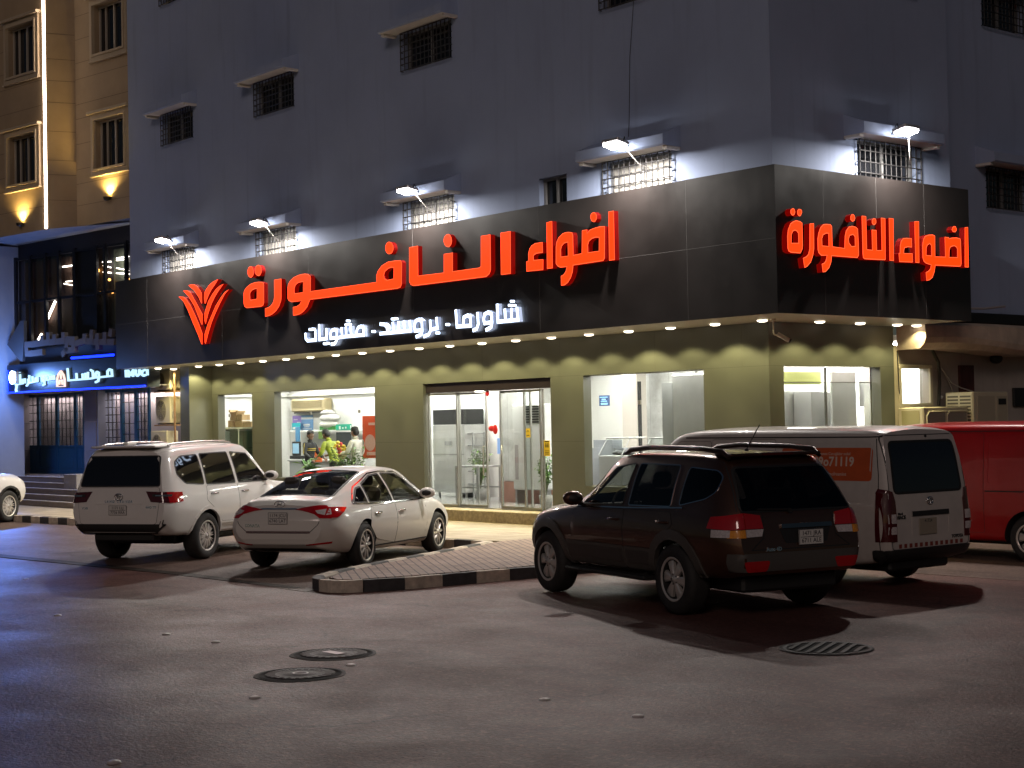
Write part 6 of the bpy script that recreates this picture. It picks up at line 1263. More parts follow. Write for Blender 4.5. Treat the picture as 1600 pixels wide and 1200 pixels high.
class Car:
    def __init__(s,name,label,cat,x,y,head,spec,paint):
        s.root=thing(name,label,cat,(x,y,.004),head); s.sp=spec; s.paint=paint
        mb=loft(spec['keys'],spec['xr'],spec['xf'],spec['x0'],spec['x1'],rr=spec.get('rr',(.30,.11)),fr=spec.get('fr',(.75,.2)))
        s.shape=mb; s.bvh=BVHTree.FromPolygons([Vector(p) for p in mb.v],mb.f)
        s.holes=[]
    def hit(s,a,b,ax):
        O={'L':(Vector((a,3,b)),Vector((0,-1,0))),'R':(Vector((a,-3,b)),Vector((0,1,0))),'B':(Vector((-4,a,b)),Vector((1,0,0))),'F':(Vector((8,a,b)),Vector((-1,0,0))),'T':(Vector((a,b,4)),Vector((0,0,-1)))}[ax]
        def far(h_):      # a hit well behind the end face is the flank, not the end
            return h_[0] is None or (ax=='B' and h_[0].x>lin(s.sp['xr'],h_[0].z)+.17) or (ax=='F' and h_[0].x<lin(s.sp['xf'],h_[0].z)-.30)
        h=s.bvh.ray_cast(*O)
        for k in range(1,26):      # beyond the outline: slide inwards to the edge of the body
            if not far(h): break
            O2=O[0].copy()
            if ax in 'BF': O2.y*=1-.01*k
            elif ax in 'LR': O2.x+=(1.35-O2.x)*.01*k
            else: O2.y*=1-.01*k
            h=s.bvh.ray_cast(O2,O[1])
        if h[0] is None:
            q=O[0]+O[1]*{'L':2.1,'R':2.1,'B':3.0,'F':4.3,'T':2.6}[ax]; h=s.bvh.find_nearest(q)
        return h[0],(h[1] if h[1].dot(O[1])<0 else -h[1]),-O[1]
    def patch(s,mb,poly,ax,off=.004,mi=0,sp=.07,skirt=.012,flip=False):
        P=[Vector(p) for p in poly]; B=[]
        for i in range(len(P)):
            a,b=P[i],P[(i+1)%len(P)]; n=max(1,int((b-a).length/sp))
            B+=[a.lerp(b,k/n) for k in range(n)]
        xs=[p.x for p in B];ys=[p.y for p in B]; I=[]
        def inside(p):
            c=False;j=len(B)-1
            for i in range(len(B)):
                if (B[i].y>p[1])!=(B[j].y>p[1]) and p[0]<(B[j].x-B[i].x)*(p[1]-B[i].y)/(B[j].y-B[i].y)+B[i].x: c=not c
                j=i
            return c
        x=min(xs)+sp/2
        while x<max(xs):
            y=min(ys)+sp/2
            while y<max(ys):
                if inside((x,y)) and min((Vector((x,y))-b).length for b in B)>sp*.45: I.append(Vector((x,y)))
                y+=sp
            x+=sp
        nb=len(B)
        r=geometry.delaunay_2d_cdt(B+I,[(i,(i+1)%nb) for i in range(nb)],[],1,1e-6)
        V=[]
        for p in r[0]:
            c,n,d=s.hit(p.x,p.y,ax); V.append(c+(n*.6+d*.4).normalized()*off)
        mb.add(V,r[2],mi,True)
        if skirt:
            Q=[]
            for p in B:
                c,n,d=s.hit(p.x,p.y,ax); nn=(n*.6+d*.4).normalized(); Q+=[c+nn*off,c-nn*skirt]
            mb.add(Q,[(2*i,2*((i+1)%nb),2*((i+1)%nb)+1,2*i+1) for i in range(nb)],mi,False)
    def ribbon(s,mb,path,ax,w,off=.006,mi=0,closed=False,depth=.006):
        P=[Vector(p) for p in path]; Q=[]
        for i in range(len(P) if closed else len(P)-1):
            a,b=P[i],P[(i+1)%len(P)]; n=max(1,int((b-a).length/.06)); Q+=[a.lerp(b,k/n) for k in range(n)]
        if not closed: Q.append(P[-1])
        W=[]; m=len(Q)
        for i,p in enumerate(Q):
            d=(Q[(i+1)%m] if (closed or i<m-1) else p)-(Q[i-1] if (closed or i>0) else p); d=d.normalized() if d.length>1e-6 else Vector((1,0)); nn=Vector((-d.y,d.x))*w/2
            for q in (p+nn,p-nn):
                c,n,dd=s.hit(q.x,q.y,ax); W.append(c+(n*.6+dd*.4).normalized()*off)
            for q in (p+nn,p-nn):
                c,n,dd=s.hit(q.x,q.y,ax); W.append(c-(n*.6+dd*.4).normalized()*depth)
        for i in range(m if closed else m-1):
            a,b=4*i,4*((i+1)%m); mb.add([W[a],W[a+1],W[b+1],W[b],W[a+2],W[a+3],W[b+3],W[b+2]],[(0,1,2,3),(0,3,7,4),(1,5,6,2)],mi,False)
    def part(s,name,mats,fn,parent=None,label=None):
        mb=MB(); fn(mb); o=mb.build(name,mats,parent or s.root,local=True)
        if label: o['label']=label
        return o
    def finish(s,cabin=None):
        sp=s.sp; o=s.shape.build('body',[s.paint,CARBLK],s.root,local=True); cut=[]
        r=sp['r']
        for wx in (0,sp['wb']):
            a=.035+sp.get('gap',.03)
            for sg in (-1,1):
                m=MB(); m.cyl((wx,sg*1.3,r),(wx,sg*.52,r),r+a,None,40,0); c=m.build('tmp_cut',[CARBLK]); c.parent=s.root; cut.append(c)
        if cabin:
            ck=[tuple([k[0],cabin['floor'],max(cabin['floor']+.2,k[2]-.0),max(cabin['floor']+.25,k[3]-.055),k[4],k[5],k[6],k[7]]) for k in sp['keys'] if True]
            mb=loft(ck,cabin['xr'],cabin['xf'],cabin['x0'],cabin['x1'],n=40,inset=.06,rr=(.05,.02),fr=(.05,.02))
            c=mb.build('tmp_cut',[CARINT]); c.parent=s.root; cut.append(c)
            for (poly,ax,lo,hi) in s.holes:
                m=MB()
                fn={'S':lambda a,b,d:(a,d,b),'B':lambda a,b,d:(d,a,b),'T':lambda a,b,d:(a,b,d)}[ax]
                m.prism(poly,hi,lo,fn,0); c=m.build('tmp_cut',[CARBLK]); c.parent=s.root; cut.append(c)
        boolean(o,cut)
        import bmesh
        bm=bmesh.new(); bm.from_mesh(o.data)
        for f in bm.faces: f.smooth=True
        for e in bm.edges:
            if len(e.link_faces)==2 and e.link_faces[0].normal.angle(e.link_faces[1].normal,0)>R(38): e.smooth=False
        bm.to_mesh(o.data); bm.free()
        return o
RUB=M('tyre_rubber',(.018,.017,.017),.75,var=.3,vs=20); CARINT=M('car_cabin_grey',(.06,.055,.05),.8)
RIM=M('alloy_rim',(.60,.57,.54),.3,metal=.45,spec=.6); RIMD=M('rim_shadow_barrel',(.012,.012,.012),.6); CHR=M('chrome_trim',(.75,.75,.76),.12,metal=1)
TINT=M('privacy_glass',(.006,.006,.007),.03,spec=.6,coat=.4); TGL=glass('car_window_tint',(.66,.68,.66),.9); TGD=glass('car_window_dark',(.10,.10,.10),.9)
LRED=M('tail_lamp_red',(.42,.006,.008),.08,coat=.6,spec=.6); LDRK=M('tail_lamp_dark',(.07,.004,.006),.1,coat=.6); LCLR=M('lamp_clear_lens',(.55,.5,.5),.1,coat=.6,var=.3,vs=60); LAMB=M('lamp_amber_lens',(.75,.28,.02),.15,coat=.5,var=.2,vs=70)
PLATE=M('plate_white',(.62,.61,.58),.4); PLINK=M('plate_ink',(.03,.03,.04),.6); REFL=M('bumper_reflector_red',(.42,.008,.012),.2,coat=.5)
def wheel(car,x,y,side,r,rr,w_,style):
    """side +1: outer face looks to +y"""
    s=side; n=Vector((0,s,0)); c=Vector((x,y,r)); mb=MB()
    mb.lathe([(rr,w_*.5-.012),(rr+.012,w_*.5),(r-.06,w_*.5+.004),(r-.022,w_*.5-.012),(r-.004,w_*.5-.05),(r,w_*.25),(r-.003,w_*.1),(r,0),(r-.003,-w_*.1),(r,-w_*.25),(r-.004,-w_*.5+.05),(r-.022,-w_*.5+.012),(r-.06,-w_*.5),(rr,-w_*.5+.01)],c,n,48,0,True)
    W=mb.build('wheel',[RUB],car.root,local=True)
    m=MB()
    m.lathe([(rr+.004,w_*.5-.004),(rr-.012,w_*.5+.0),(rr-.024,w_*.5-.012)],c,n,48,0)
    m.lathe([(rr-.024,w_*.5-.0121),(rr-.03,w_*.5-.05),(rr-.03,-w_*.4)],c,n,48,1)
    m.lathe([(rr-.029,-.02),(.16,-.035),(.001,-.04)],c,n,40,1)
    f=w_*.5-.022
    ns,kind=style
    def P(rad,ang,h): 
        a=ang; return c+n*h+Vector((math.cos(a)*rad,0,math.sin(a)*rad))
    for i in range(ns):
        a=2*math.pi*i/ns+.1
        if kind=='double': pr=((-.10,.032),(.10,.032))
        elif kind=='wide': pr=((0,.24),)
        else: pr=((0,.12),)
        for (da,hw) in pr:
            aa=a+da
            # spoke as tapered bar from the hub to the rim
            r0,r1=.055,rr-.02
            w0,w1=((.018,.012) if kind=='double' else (.030,.070) if kind=='wide' else (.020,.024))
            ax=Vector((math.cos(aa),0,math.sin(aa))); tx=Vector((-math.sin(aa),0,math.cos(aa)))
            V=[]
            for (rad,hw_,h) in ((r0,w0,f+.004),(rr*.6,(w0+w1)/2,f+.0),(r1,w1,f-.012)):
                b=c+ax*rad
                V+=[b+tx*hw_+n*(h-.012),b+tx*hw_*.55+n*h,b-tx*hw_*.55+n*h,b-tx*hw_+n*(h-.012),b-tx*hw_+n*(h-.045),b+tx*hw_+n*(h-.045)]
            m.add(V,[(6*j+k,6*j+(k+1)%6,6*j+6+(k+1)%6,6*j+6+k) for j in range(2) for k in range(6)]+[(0,1,2,3,4,5),(12,13,14,15,16,17)],0)
    m.lathe([(.001,f+.012),(.03,f+.010),(.036,f),(.07,f-.004),(.075,f-.03)],c,n,20,0)
    for i in range(5):
        a=2*math.pi*i/5; q=P(.056,a,f-.006); m.cyl(q,q+n*.010,.008,None,8,1)
    m.build('rim',[RIM,RIMD],W,local=True)
    return W
def wheels(car,style,track,w_,rr):
    sp=car.sp
    for x in (0,sp['wb']):
        for s in (1,-1): wheel(car,x,s*(track-w_*.5),s,sp['r'],rr,w_,style)
def plate(car,z,y0,w_,h_,l1,l2,out=.02,parent=None,rows=2):
    c,n,d=car.hit(y0,z,'B'); x=min(car.hit(y0,z+h_/2,'B')[0].x,car.hit(y0,z-h_/2,'B')[0].x)-out
    m=MB(); m.box(x,x+.012,y0-w_/2,y0+w_/2,z-h_/2,z+h_/2,0,.004); m.box(x+.0125,x+out+.1,y0-w_*.4,y0+w_*.4,z-h_*.35,z+h_*.35,1)
    for (a,b,c_,e) in ((-w_/2,w_/2,h_/2-.006,h_/2),(-w_/2,w_/2,-h_/2,-h_/2+.006)): m.box(x-.0015,x-.0002,y0+a+.006,y0+b-.006,z+c_,z+e,1)
    for yy in (-w_/2,w_/2-.006): m.box(x-.0015,x-.0002,y0+yy,y0+yy+.006,z-h_/2,z+h_/2,1)
    m.box(x-.0015,x-.0002,y0-w_*.44,y0+w_*.44,z-.003,z+.003,1)
    fn=lambda a,b,d_:(x-.003+d_,y0-a,z+b)
    text_mesh(m,l1,h_*.40,lambda a,b,d_:fn(a,b+h_*.23,d_),.002,1); text_mesh(m,l2,h_*.40,lambda a,b,d_:fn(a,b-h_*.23,d_),.002,1)
    return m.build('number_plate',[PLATE,PLINK],car.root,local=True)
def badge_text(car,body,size,y0,z,ax='B',name='badge_lettering',mat=None,bold=.002,sx=1.0):
    m=MB()
    def fn(a,b,d_):
        c,n,dd=car.hit(y0-a*sx,z+b,ax); return c+dd*(.007-d_)
    text_mesh(m,body,size,fn,.006,0,bold=bold); return m.build(name,[mat or CHR],car.root,local=True)
def emblem(car,y0,z,w_,h_,kind):
    m=MB(); x=car.hit(y0,z,'B')[0].x-.014
    def ring(cy,cz,ry,rz,r,tilt=0):
        m.tube([(x,y0+cy+ry*math.cos(t)+tilt*rz*math.sin(t),z+cz+rz*math.sin(t)) for t in [2*math.pi*i/28 for i in range(28)]],r,6,0,True)
    ring(0,0,w_/2,h_/2,.008)
    if kind=='ovals': ring(0,h_*.18,w_*.30,h_*.15,.007); ring(0,0,w_*.13,h_*.44,.007)
    else:
        m.tube([(x,y0+w_*.22,z-h_*.3),(x,y0+w_*.12,z+h_*.3)],.008,6); m.tube([(x,y0-w_*.12,z-h_*.3),(x,y0-w_*.22,z+h_*.3)],.008,6); m.tube([(x,y0+w_*.16,z-h_*.06),(x,y0-w_*.16,z+h_*.06)],.008,6)
    return m.build('emblem',[CHR],car.root,local=True)
def mirror(car,x,z,paint,side):
    y=car.hit(x,z,'L' if side>0 else 'R')[0].y; s=side
    m=MB()
    M4=Matrix.Translation((x+.02,y+s*.16,z+.05))
    RM=Matrix.Rotation(s*R(-14),3,'Z')
    m.ell((x+.0,y+s*.15,z+.065),.085,.13,.085,18,12,0,RM); m.ell((x-.010,y+s*.15,z+.065),.084,.108,.068,18,12,1,RM)
    m.tube([(x+.03,y-s*.02,z-.02),(x+.02,y+s*.08,z+.01)],.024,8,1)
    return m.build('wing_mirror',[paint,CARBLK],car.root,local=True)
def handle(car,x,z,side,mat,parent):
    ax='L' if side>0 else 'R'; m=MB(); P=[]
    for t in (-.11,-.07,0,.07,.11):
        c,n,d=car.hit(x+t,z,ax); P.append(c+d*(.006 if abs(t)>.1 else .034))
    m.tube(P,[.012,.016,.016,.016,.012],8); return m.build('handle',[mat],parent,local=True)
def door(car,poly,side,hx,hz,hmat,name='door'):
    ax='L' if side>0 else 'R'; m=MB()
    car.patch(m,rnd(poly,.04),ax,.0035,0,.09,.004)
    car.ribbon(m,rnd(poly,.04),ax,.010,.0018,1,True)
    o=m.build(name,[car.paint,CARBLK],car.root,local=True)
    if hx is not None: handle(car,hx,hz,side,hmat,o)
    return o
def glass_part(car,name,poly,ax,mat,seal=True,off=.003,sealmat=None,sw=.02):
    m=MB(); car.patch(m,poly,ax,off,0,.08,0)
    if seal: car.ribbon(m,poly,ax,sw,off+.003,1,True)
    return m.build(name,[mat,sealmat or CARBLK],car.root,local=True)
def mir(poly): return [(-a,b) for a,b in poly]

PW=M('white_car_paint',(.72,.70,.67),.35,spec=.35,coat=.55,var=.03,vs=2); PWS=M('pearl_white_car_paint',(.68,.655,.61),.35,spec=.35,coat=.45); PBR=M('dark_brown_car_paint',(.105,.048,.028),.36,metal=.75,coat=1,spec=.6)
PVW=M('van_white_paint',(.50,.46,.43),.45,coat=.5,var=.10,vs=3,dirt=.15); PVR=M('van_red_paint',(.34,.004,.006),.35,coat=.35,spec=.3,var=.08,vs=3)
# ---------------------------------------------------------------- silver-white saloon
SED=dict(x0=-1.08,x1=3.78,wb=2.805,r=.335,
 keys=[(-1.08,.42,.80,.985,.68,.83,.76,.60),(-.95,.34,.86,1.055,.76,.885,.83,.66),(-.6,.27,.905,1.095,.82,.92,.85,.66),(-.25,.25,.92,1.195,.84,.93,.855,.635),(.2,.24,.93,1.32,.84,.932,.86,.62),(.6,.23,.93,1.415,.85,.932,.865,.61),(1.0,.22,.925,1.462,.85,.932,.87,.61),(1.4,.22,.915,1.472,.85,.932,.87,.615),(1.85,.22,.905,1.43,.85,.932,.87,.61),(2.3,.22,.89,1.265,.85,.93,.865,.62),(2.7,.22,.87,1.055,.85,.925,.86,.68),(2.95,.22,.84,.965,.85,.92,.84,.72),(3.35,.23,.77,.875,.84,.90,.80,.68),(3.65,.26,.67,.775,.78,.84,.74,.60),(3.78,.32,.56,.66,.66,.74,.66,.50)],
 xr=[(.22,-.96),(.36,-1.05),(.6,-1.08),(.8,-1.065),(.95,-1.02),(1.06,-.985),(1.5,-.98)],xf=[(.2,3.68),(.4,3.77),(.6,3.78),(.8,3.72),(1.5,3.7)],rr=(.42,.16),fr=(.8,.24))
c=Car('saloon_car','pearl white four door saloon parked between the big white car and the paved island','car',-4.424,-5.68,R(120.3),SED,PWS)
qw=[(-.20,.985),(.20,.965),(.29,1.20),(.16,1.185)]
rd=rnd([(.27,.962),(1.07,.95),(1.04,1.372),(.72,1.352),(.36,1.235)],.03)
fd=rnd([(1.15,.95),(2.33,.94),(2.26,1.03),(1.9,1.25),(1.62,1.355),(1.12,1.375)],.03)
rw=rnd([(-.52,-.60),(-.52,.60),(.66,.50),(.66,-.50)],.07); ws=rnd([(1.92,-.54),(2.72,-.66),(2.72,.66),(1.92,.54)],.06)
for p in (rd,fd): c.holes.append((p,'S',-1.2,1.2))
c.holes.append((rw,'T',1.0,1.8)); c.holes.append((ws,'T',1.0,1.8))
c.finish(dict(floor=.5,x0=-.62,x1=2.75,xr=[(0,-.62),(3,-.62)],xf=[(0,2.75),(3,2.75)]))
for s,ax in ((1,'L'),(-1,'R')):
    glass_part(c,'quarter_window',rnd(qw,.02),ax,TINT); glass_part(c,'side_window',rd,ax,TGL); glass_part(c,'side_window',fd,ax,TGL)
    m=MB(); c.ribbon(m,[(-.27,.968),(.25,.945),(1.1,.93),(2.40,.915)],ax,.016,.008,0); c.ribbon(m,[(-.27,.975),(.10,1.20),(.36,1.275),(.72,1.385),(1.1,1.405),(1.65,1.385),(1.95,1.27),(2.33,1.04),(2.42,.93)],ax,.016,.008,0); m.build('window_chrome_trim',[CHR],c.root,local=True)
    door(c,[(.24,.90),(.12,.62),(.42,.40),(1.10,.30),(1.11,.91)],s,.42,.80,CHR); door(c,[(1.125,.91),(1.115,.30),(2.25,.30),(2.32,.62),(2.28,.90)],s,1.30,.79,CHR)
    m=MB(); c.ribbon(m,[(.38,.30),(2.4,.285)],ax,.02,.012,0); m.build('sill_strip',[CARBLK],c.root,local=True)
    mirror(c,2.18,.95,PWS,s)
    # tail lamp wrapping round the corner
    sg=1 if s>0 else -1
    m=MB(); q=[(sg*.84,.965),(sg*.60,.98),(sg*.40,.955),(sg*.26,.925),(sg*.40,.905),(sg*.58,.86),(sg*.66,.80),(sg*.80,.79)]
    c.patch(m,q,'B',.012,0,.05,.02)
    c.patch(m,[(sg*.71,.925),(sg*.58,.905),(sg*.62,.865),(sg*.72,.84)],'B',.016,1,.05,.01); c.patch(m,[(sg*.80,.92),(sg*.735,.925),(sg*.735,.84),(sg*.79,.85)],'B',.016,1,.05,.01)
    c.patch(m,[(-.98,.80),(-.98,.955),(-.78,.945),(-.52,.93),(-.70,.86),(-.85,.80)],ax,.012,0,.05,.02)
    m.build('tail_lamp',[LRED,LCLR],c.root,local=True)
    m=MB(); c.patch(m,[(sg*.80,.43),(sg*.44,.405),(sg*.44,.42),(sg*.80,.46)],'B',.008,0,.06); m.build('bumper_reflector',[REFL],c.root,local=True)
glass_part(c,'rear_window',rw,'T',TGL,sw=.03); glass_part(c,'windscreen',ws,'T',TGL)
m=MB(); c.patch(m,[(-.27,.945),(.27,.945),(.36,.925),(-.36,.925)],'B',.012,0,.06); m.build('trunk_chrome_bar',[CHR],c.root,local=True)
m=MB(); bl=rnd([(-.70,1.03),(-.66,.72),(-.5,.585),(.5,.585),(.66,.72),(.70,1.03)],.04); c.ribbon(m,bl[4:-4],'B',.009,.002,0); m.build('boot_lid_gap',[CARBLK],c.root,local=True)
m=MB(); c.ribbon(m,[(-.52,.60),(.52,.60)],'B',.028,.012,0); m.build('boot_lower_trim',[CHR],c.root,local=True)
m=MB(); c.patch(m,rnd([(-.76,.225),(-.80,.31),(-.55,.355),(.55,.355),(.80,.31),(.76,.225)],.04),'B',.010,0,.06); m.build('rear_diffuser',[CARBLK],c.root,local=True)
m=MB(); 
for z in (.255,.315): m.tube([(c.hit(y,z,'B')[0].x-.014,y,z) for y in (-.70,-.62,-.52,-.44)],.008,6)
m.tube([(c.hit(y,.285,'B')[0].x-.012,y,.285+.03*math.cos(t)) for y,t in ((-.44,0),(-.43,1.57),(-.44,3.14))],.008,6); m.build('exhaust_trim',[CHR],c.root,local=True)
m=MB(); c.ribbon(m,[(-.905,.46),(-.905,.60)],'L',.016,.006,0); m.build('side_marker',[LAMB],c.root,local=True)
emblem(c,0,1.0,.17,.09,'h'); plate(c,.80,0,.31,.17,'1174 JCU','6740 LAT',.012); badge_text(c,'SONATA',.06,.42,.69)
wheels(c,(10,'slim'),.925,.225,.235)
# seats seen through the glass
SEAT=M('car_seat_fabric',(.10,.09,.08),.8)
def seats(car,rows,z0,name='seat'):
    for (x,ys) in rows:
        for y in ys:
            m=MB(); m.box(x,x+.5,y-.24,y+.24,z0-.02,z0+.12,0,.05); M4=Matrix.Translation((x+.04,y,z0+.1))@Matrix.Rotation(R(-14),4,'Y'); m.box(-.06,.08,-.23,.23,0,.55,0,.05,M4); m.box(-.04,.06,-.12,.12,.58,.76,0,.04,M4); m.build(name,[SEAT],car.root,local=True)
seats(c,((.25,(.4,-.4)),(1.25,(.38,-.38))),.52)
m=MB(); m.box(2.35,2.75,-.75,.75,.72,.93,0,.06); m.tube([(2.12,.38+.17*math.cos(t),.93+.17*math.sin(t)) for t in [2*math.pi*i/20 for i in range(20)]],.014,6,0,True); m.build('dashboard',[CARINT],c.root,local=True)
m=MB(); m.tube([(-.1,-.3,1.13),(.02,-.05,1.18)],.006,5); m.tube([(.05,.15,1.19),(.2,.35,1.24)],.006,5); m.build('wiring_strip',[CHR],c.root,local=True) if False else None

# ---------------------------------------------------------------- big white off-roader
LCR=dict(x0=-1.12,x1=3.83,wb=2.85,r=.395,gap=.045,
 keys=[(-1.12,.52,1.17,1.84,.82,.93,.885,.70),(-.9,.46,1.18,1.895,.86,.96,.91,.715),(-.5,.44,1.19,1.925,.90,.98,.93,.72),(.3,.42,1.19,1.945,.92,.985,.94,.725),(1.2,.42,1.185,1.945,.92,.985,.94,.725),(1.65,.42,1.18,1.91,.92,.985,.94,.715),(2.1,.42,1.17,1.66,.92,.985,.93,.70),(2.5,.42,1.15,1.30,.92,.985,.92,.74),(2.8,.42,1.12,1.22,.92,.98,.91,.80),(3.3,.44,1.06,1.18,.90,.965,.88,.78),(3.65,.47,.98,1.10,.84,.92,.83,.72),(3.83,.52,.85,.98,.74,.83,.75,.62)],
 xr=[(.5,-1.08),(.62,-1.12),(.8,-1.12),(1.0,-1.10),(1.2,-1.07),(1.5,-.99),(1.8,-.90),(1.95,-.84)],xf=[(.4,3.78),(.6,3.83),(1.0,3.82),(1.15,3.76),(2,3.7)],rr=(.26,.10),fr=(.6,.18))
def offroader(name,label,x,y,head,paint,front_detail=False):
    c=Car(name,label,'car',x,y,head,LCR,paint); c.root.scale=(1,1,.968); c.finish()
    for s,ax in ((1,'L'),(-1,'R')):
        sg=s
        glass_part(c,'quarter_window',rnd([(-.74,1.46),(-.56,1.30),(-.02,1.265),(.0,1.765),(-.5,1.75),(-.70,1.66)],.05),ax,TINT,sealmat=CARBLK)
        glass_part(c,'side_window',rnd([(.06,1.262),(.98,1.255),(.96,1.785),(.08,1.775)],.03),ax,TINT); glass_part(c,'side_window',rnd([(1.08,1.255),(2.14,1.25),(1.98,1.45),(1.62,1.745),(1.07,1.785)],.03),ax,TINT)
        door(c,[(.04,1.235),(-.02,1.0),(.32,.78),(.47,.62),(1.01,.60),(1.02,1.235)],s,.22,1.10,CHR); door(c,[(1.035,1.235),(1.025,.60),(2.2,.60),(2.3,1.0),(2.26,1.225)],s,1.22,1.10,CHR)
        m=MB(); 
        c.ribbon(m,[(.45,.56),(2.35,.56)],ax,.05,.02,0); m.build('sill_step',[CHR if False else M('sill_silver',(.45,.43,.40),.35,metal=.6)],c.root,local=True)
        m=MB(); a_=[(r_*math.cos(t),LCR['r']+r_*math.sin(t)) for r_,seq in ((.50,range(0,13)),(.452,range(12,-1,-1))) for t in [R(-8+196*k/12) for k in seq]]
        c.patch(m,a_,ax,.018,0,.06,.03); m.build('wheel_arch_lip',[paint],c.root,local=True); m=MB(); c.patch(m,[(q[0]+2.85,q[1]) for q in a_],ax,.018,0,.06,.03); m.build('wheel_arch_lip',[paint],c.root,local=True)
        mirror(c,2.02,1.27,paint,s)
        m=MB(); c.patch(m,[(sg*.925,1.175),(sg*.50,1.19),(sg*.60,1.02),(sg*.92,1.0)],'B',.014,0,.05,.02); c.patch(m,[(sg*.90,1.135),(sg*.62,1.145),(sg*.63,1.105),(sg*.90,1.10)],'B',.018,1,.05,.01); c.patch(m,[(-1.03,1.0),(-1.03,1.175),(-.72,1.165),(-.74,1.01)],ax,.014,2,.05,.02)
        c.ribbon(m,[(sg*.86,1.12),(sg*.68,1.122)],'B',.012,.022,3); m.build('tail_lamp',[LDRK,CARBLK,LRED,CHR],c.root,local=True)
        m=MB(); m.tube([(-.62,sg*.62,1.93),(-.5,sg*.63,1.96),(.3,sg*.635,1.982),(1.1,sg*.63,1.977),(1.35,sg*.62,1.945)],.016,8); m.build('roof_rail',[M('rail_silver',(.5,.48,.47),.3,metal=.8)],c.root,local=True)
        m=MB(); c.patch(m,[(sg*.83,.73),(sg*.78,.71),(sg*.74,.61),(sg*.79,.60)],'B',.006,0,.05); m.build('bumper_vent',[CARBLK],c.root,local=True)
    glass_part(c,'rear_window',rnd([(-.735,1.275),(.735,1.275),(.655,1.765),(-.655,1.765)],.04),'B',TINT)
    glass_part(c,'windscreen',rnd([(1.72,-.60),(2.46,-.70),(2.46,.70),(1.72,.60)],.05),'T',TINT)
    m=MB(); p_=rnd([(-.70,.66),(.70,.66),(.745,.98),(.74,1.25),(-.74,1.25),(-.745,.98)],.05); c.patch(m,p_,'B',.004,0,.09,.004); c.ribbon(m,p_,'B',.010,.002,1,True)
    c.ribbon(m,[(-.42,.985),(-.33,.76),(.33,.76),(.42,.985)],'B',.012,.006,0); c.ribbon(m,[(-.43,.995),(.43,.995)],'B',.02,.012,0); m.build('tailgate',[paint,CARBLK],c.root,local=True)
    m=MB(); c.patch(m,rnd([(-.86,.66),(-.68,.50),(.68,.50),(.86,.66)],.04),'B',.012,0,.07); m.build('lower_bumper',[CARBLK],c.root,local=True)
    m=MB(); m.box(-.98,-.70,-.55,.55,.36,.50,0,.03); m.box(-.4,3.3,-.6,.6,.28,.45,0,.03); m.build('underbody',[CARBLK],c.root,local=True)
    m=MB(); m.box(-.97,-.5,-.60,.60,1.90,1.938,0,.018); m.build('roof_spoiler',[paint],c.root,local=True)
    m=MB(); m.box(-.9,-.62,-.05,.05,1.945,2.0,0,.02); m.build('aerial_fin',[paint],c.root,local=True)
    emblem(c,0,1.10,.15,.11,'ovals'); badge_text(c,'L A N D   C R U I S E R',.052,0,1.025); plate(c,.885,0,.33,.16,'1171 LLJ','7736 RRA',.012); badge_text(c,'V XR',.05,.62,.915); badge_text(c,'4WD TT',.05,-.60,.93)
    wheels(c,(12,'double'),.965,.265,.255)
    if front_detail:
        for sg in (1,-1):
            m=MB(); c.patch(m,[(sg*.80,.98),(sg*.50,.98),(sg*.50,.84),(sg*.78,.86)],'F',.012,0,.05); m.build('headlight',[LCLR],c.root,local=True)
        m=MB(); c.patch(m,[(-.48,.98),(.48,.98),(.44,.62),(-.44,.62)],'F',.012,0,.06); m.build('front_grille',[CARBLK],c.root,local=True)
        for s,ax in ((1,'L'),(-1,'R')):
            m=MB(); c.patch(m,[(q[0]+2.85,q[1]) for q in a_],ax,.024,0,.06,.03); m.build('arch_flare',[CARBLK],c.root,local=True)
    return c
offroader('off_road_car','big white off road car with a dark rear window, left of the pearl white saloon',-7.913,-6.474,R(120.3),PW)
offroader('off_road_car','white car at the left edge, only its front wheel and bonnet end showing',-20.74-2.85*math.cos(R(121))-.96*math.sin(R(121)),-3.74-2.85*math.sin(R(121))+.96*math.cos(R(121)),R(121),PW,True)

# ---------------------------------------------------------------- dark brown car in front
MOH=dict(x0=-1.06,x1=3.82,wb=2.895,r=.385,gap=.04,
 keys=[(-1.06,.48,1.08,1.66,.80,.885,.85,.62),(-.8,.44,1.11,1.715,.85,.93,.885,.65),(-.3,.42,1.12,1.745,.88,.955,.905,.665),(.6,.40,1.12,1.76,.88,.957,.91,.67),(1.3,.40,1.115,1.75,.88,.957,.91,.668),(1.7,.40,1.11,1.67,.88,.957,.905,.65),(2.1,.40,1.10,1.42,.88,.955,.90,.645),(2.45,.40,1.08,1.20,.88,.95,.89,.70),(2.8,.40,1.04,1.13,.88,.945,.875,.74),(3.3,.42,.97,1.06,.86,.92,.84,.72),(3.65,.45,.87,.96,.78,.85,.77,.66),(3.82,.50,.74,.84,.68,.75,.68,.56)],
 xr=[(.4,-1.0),(.55,-1.06),(.72,-1.06),(.9,-1.03),(1.1,-.99),(1.35,-.86),(1.6,-.70),(1.78,-.56)],xf=[(.4,3.74),(.6,3.82),(.9,3.80),(1.0,3.74),(2,3.7)],rr=(.34,.14),fr=(.7,.22))
c=Car('dark_brown_car','glossy dark brown car with roof rails, parked beside the paved island','car',4.137,-5.464,R(167.26),MOH,PBR)
qw=rnd([(-.66,1.345),(-.52,1.27),(-.06,1.185),(-.04,1.60),(-.56,1.57),(-.66,1.50)],.05)
rd=rnd([(.10,1.17),(.98,1.155),(1.0,1.625),(.15,1.618)],.035); fd=rnd([(1.11,1.155),(2.08,1.14),(1.92,1.30),(1.55,1.58),(1.10,1.625)],.035)
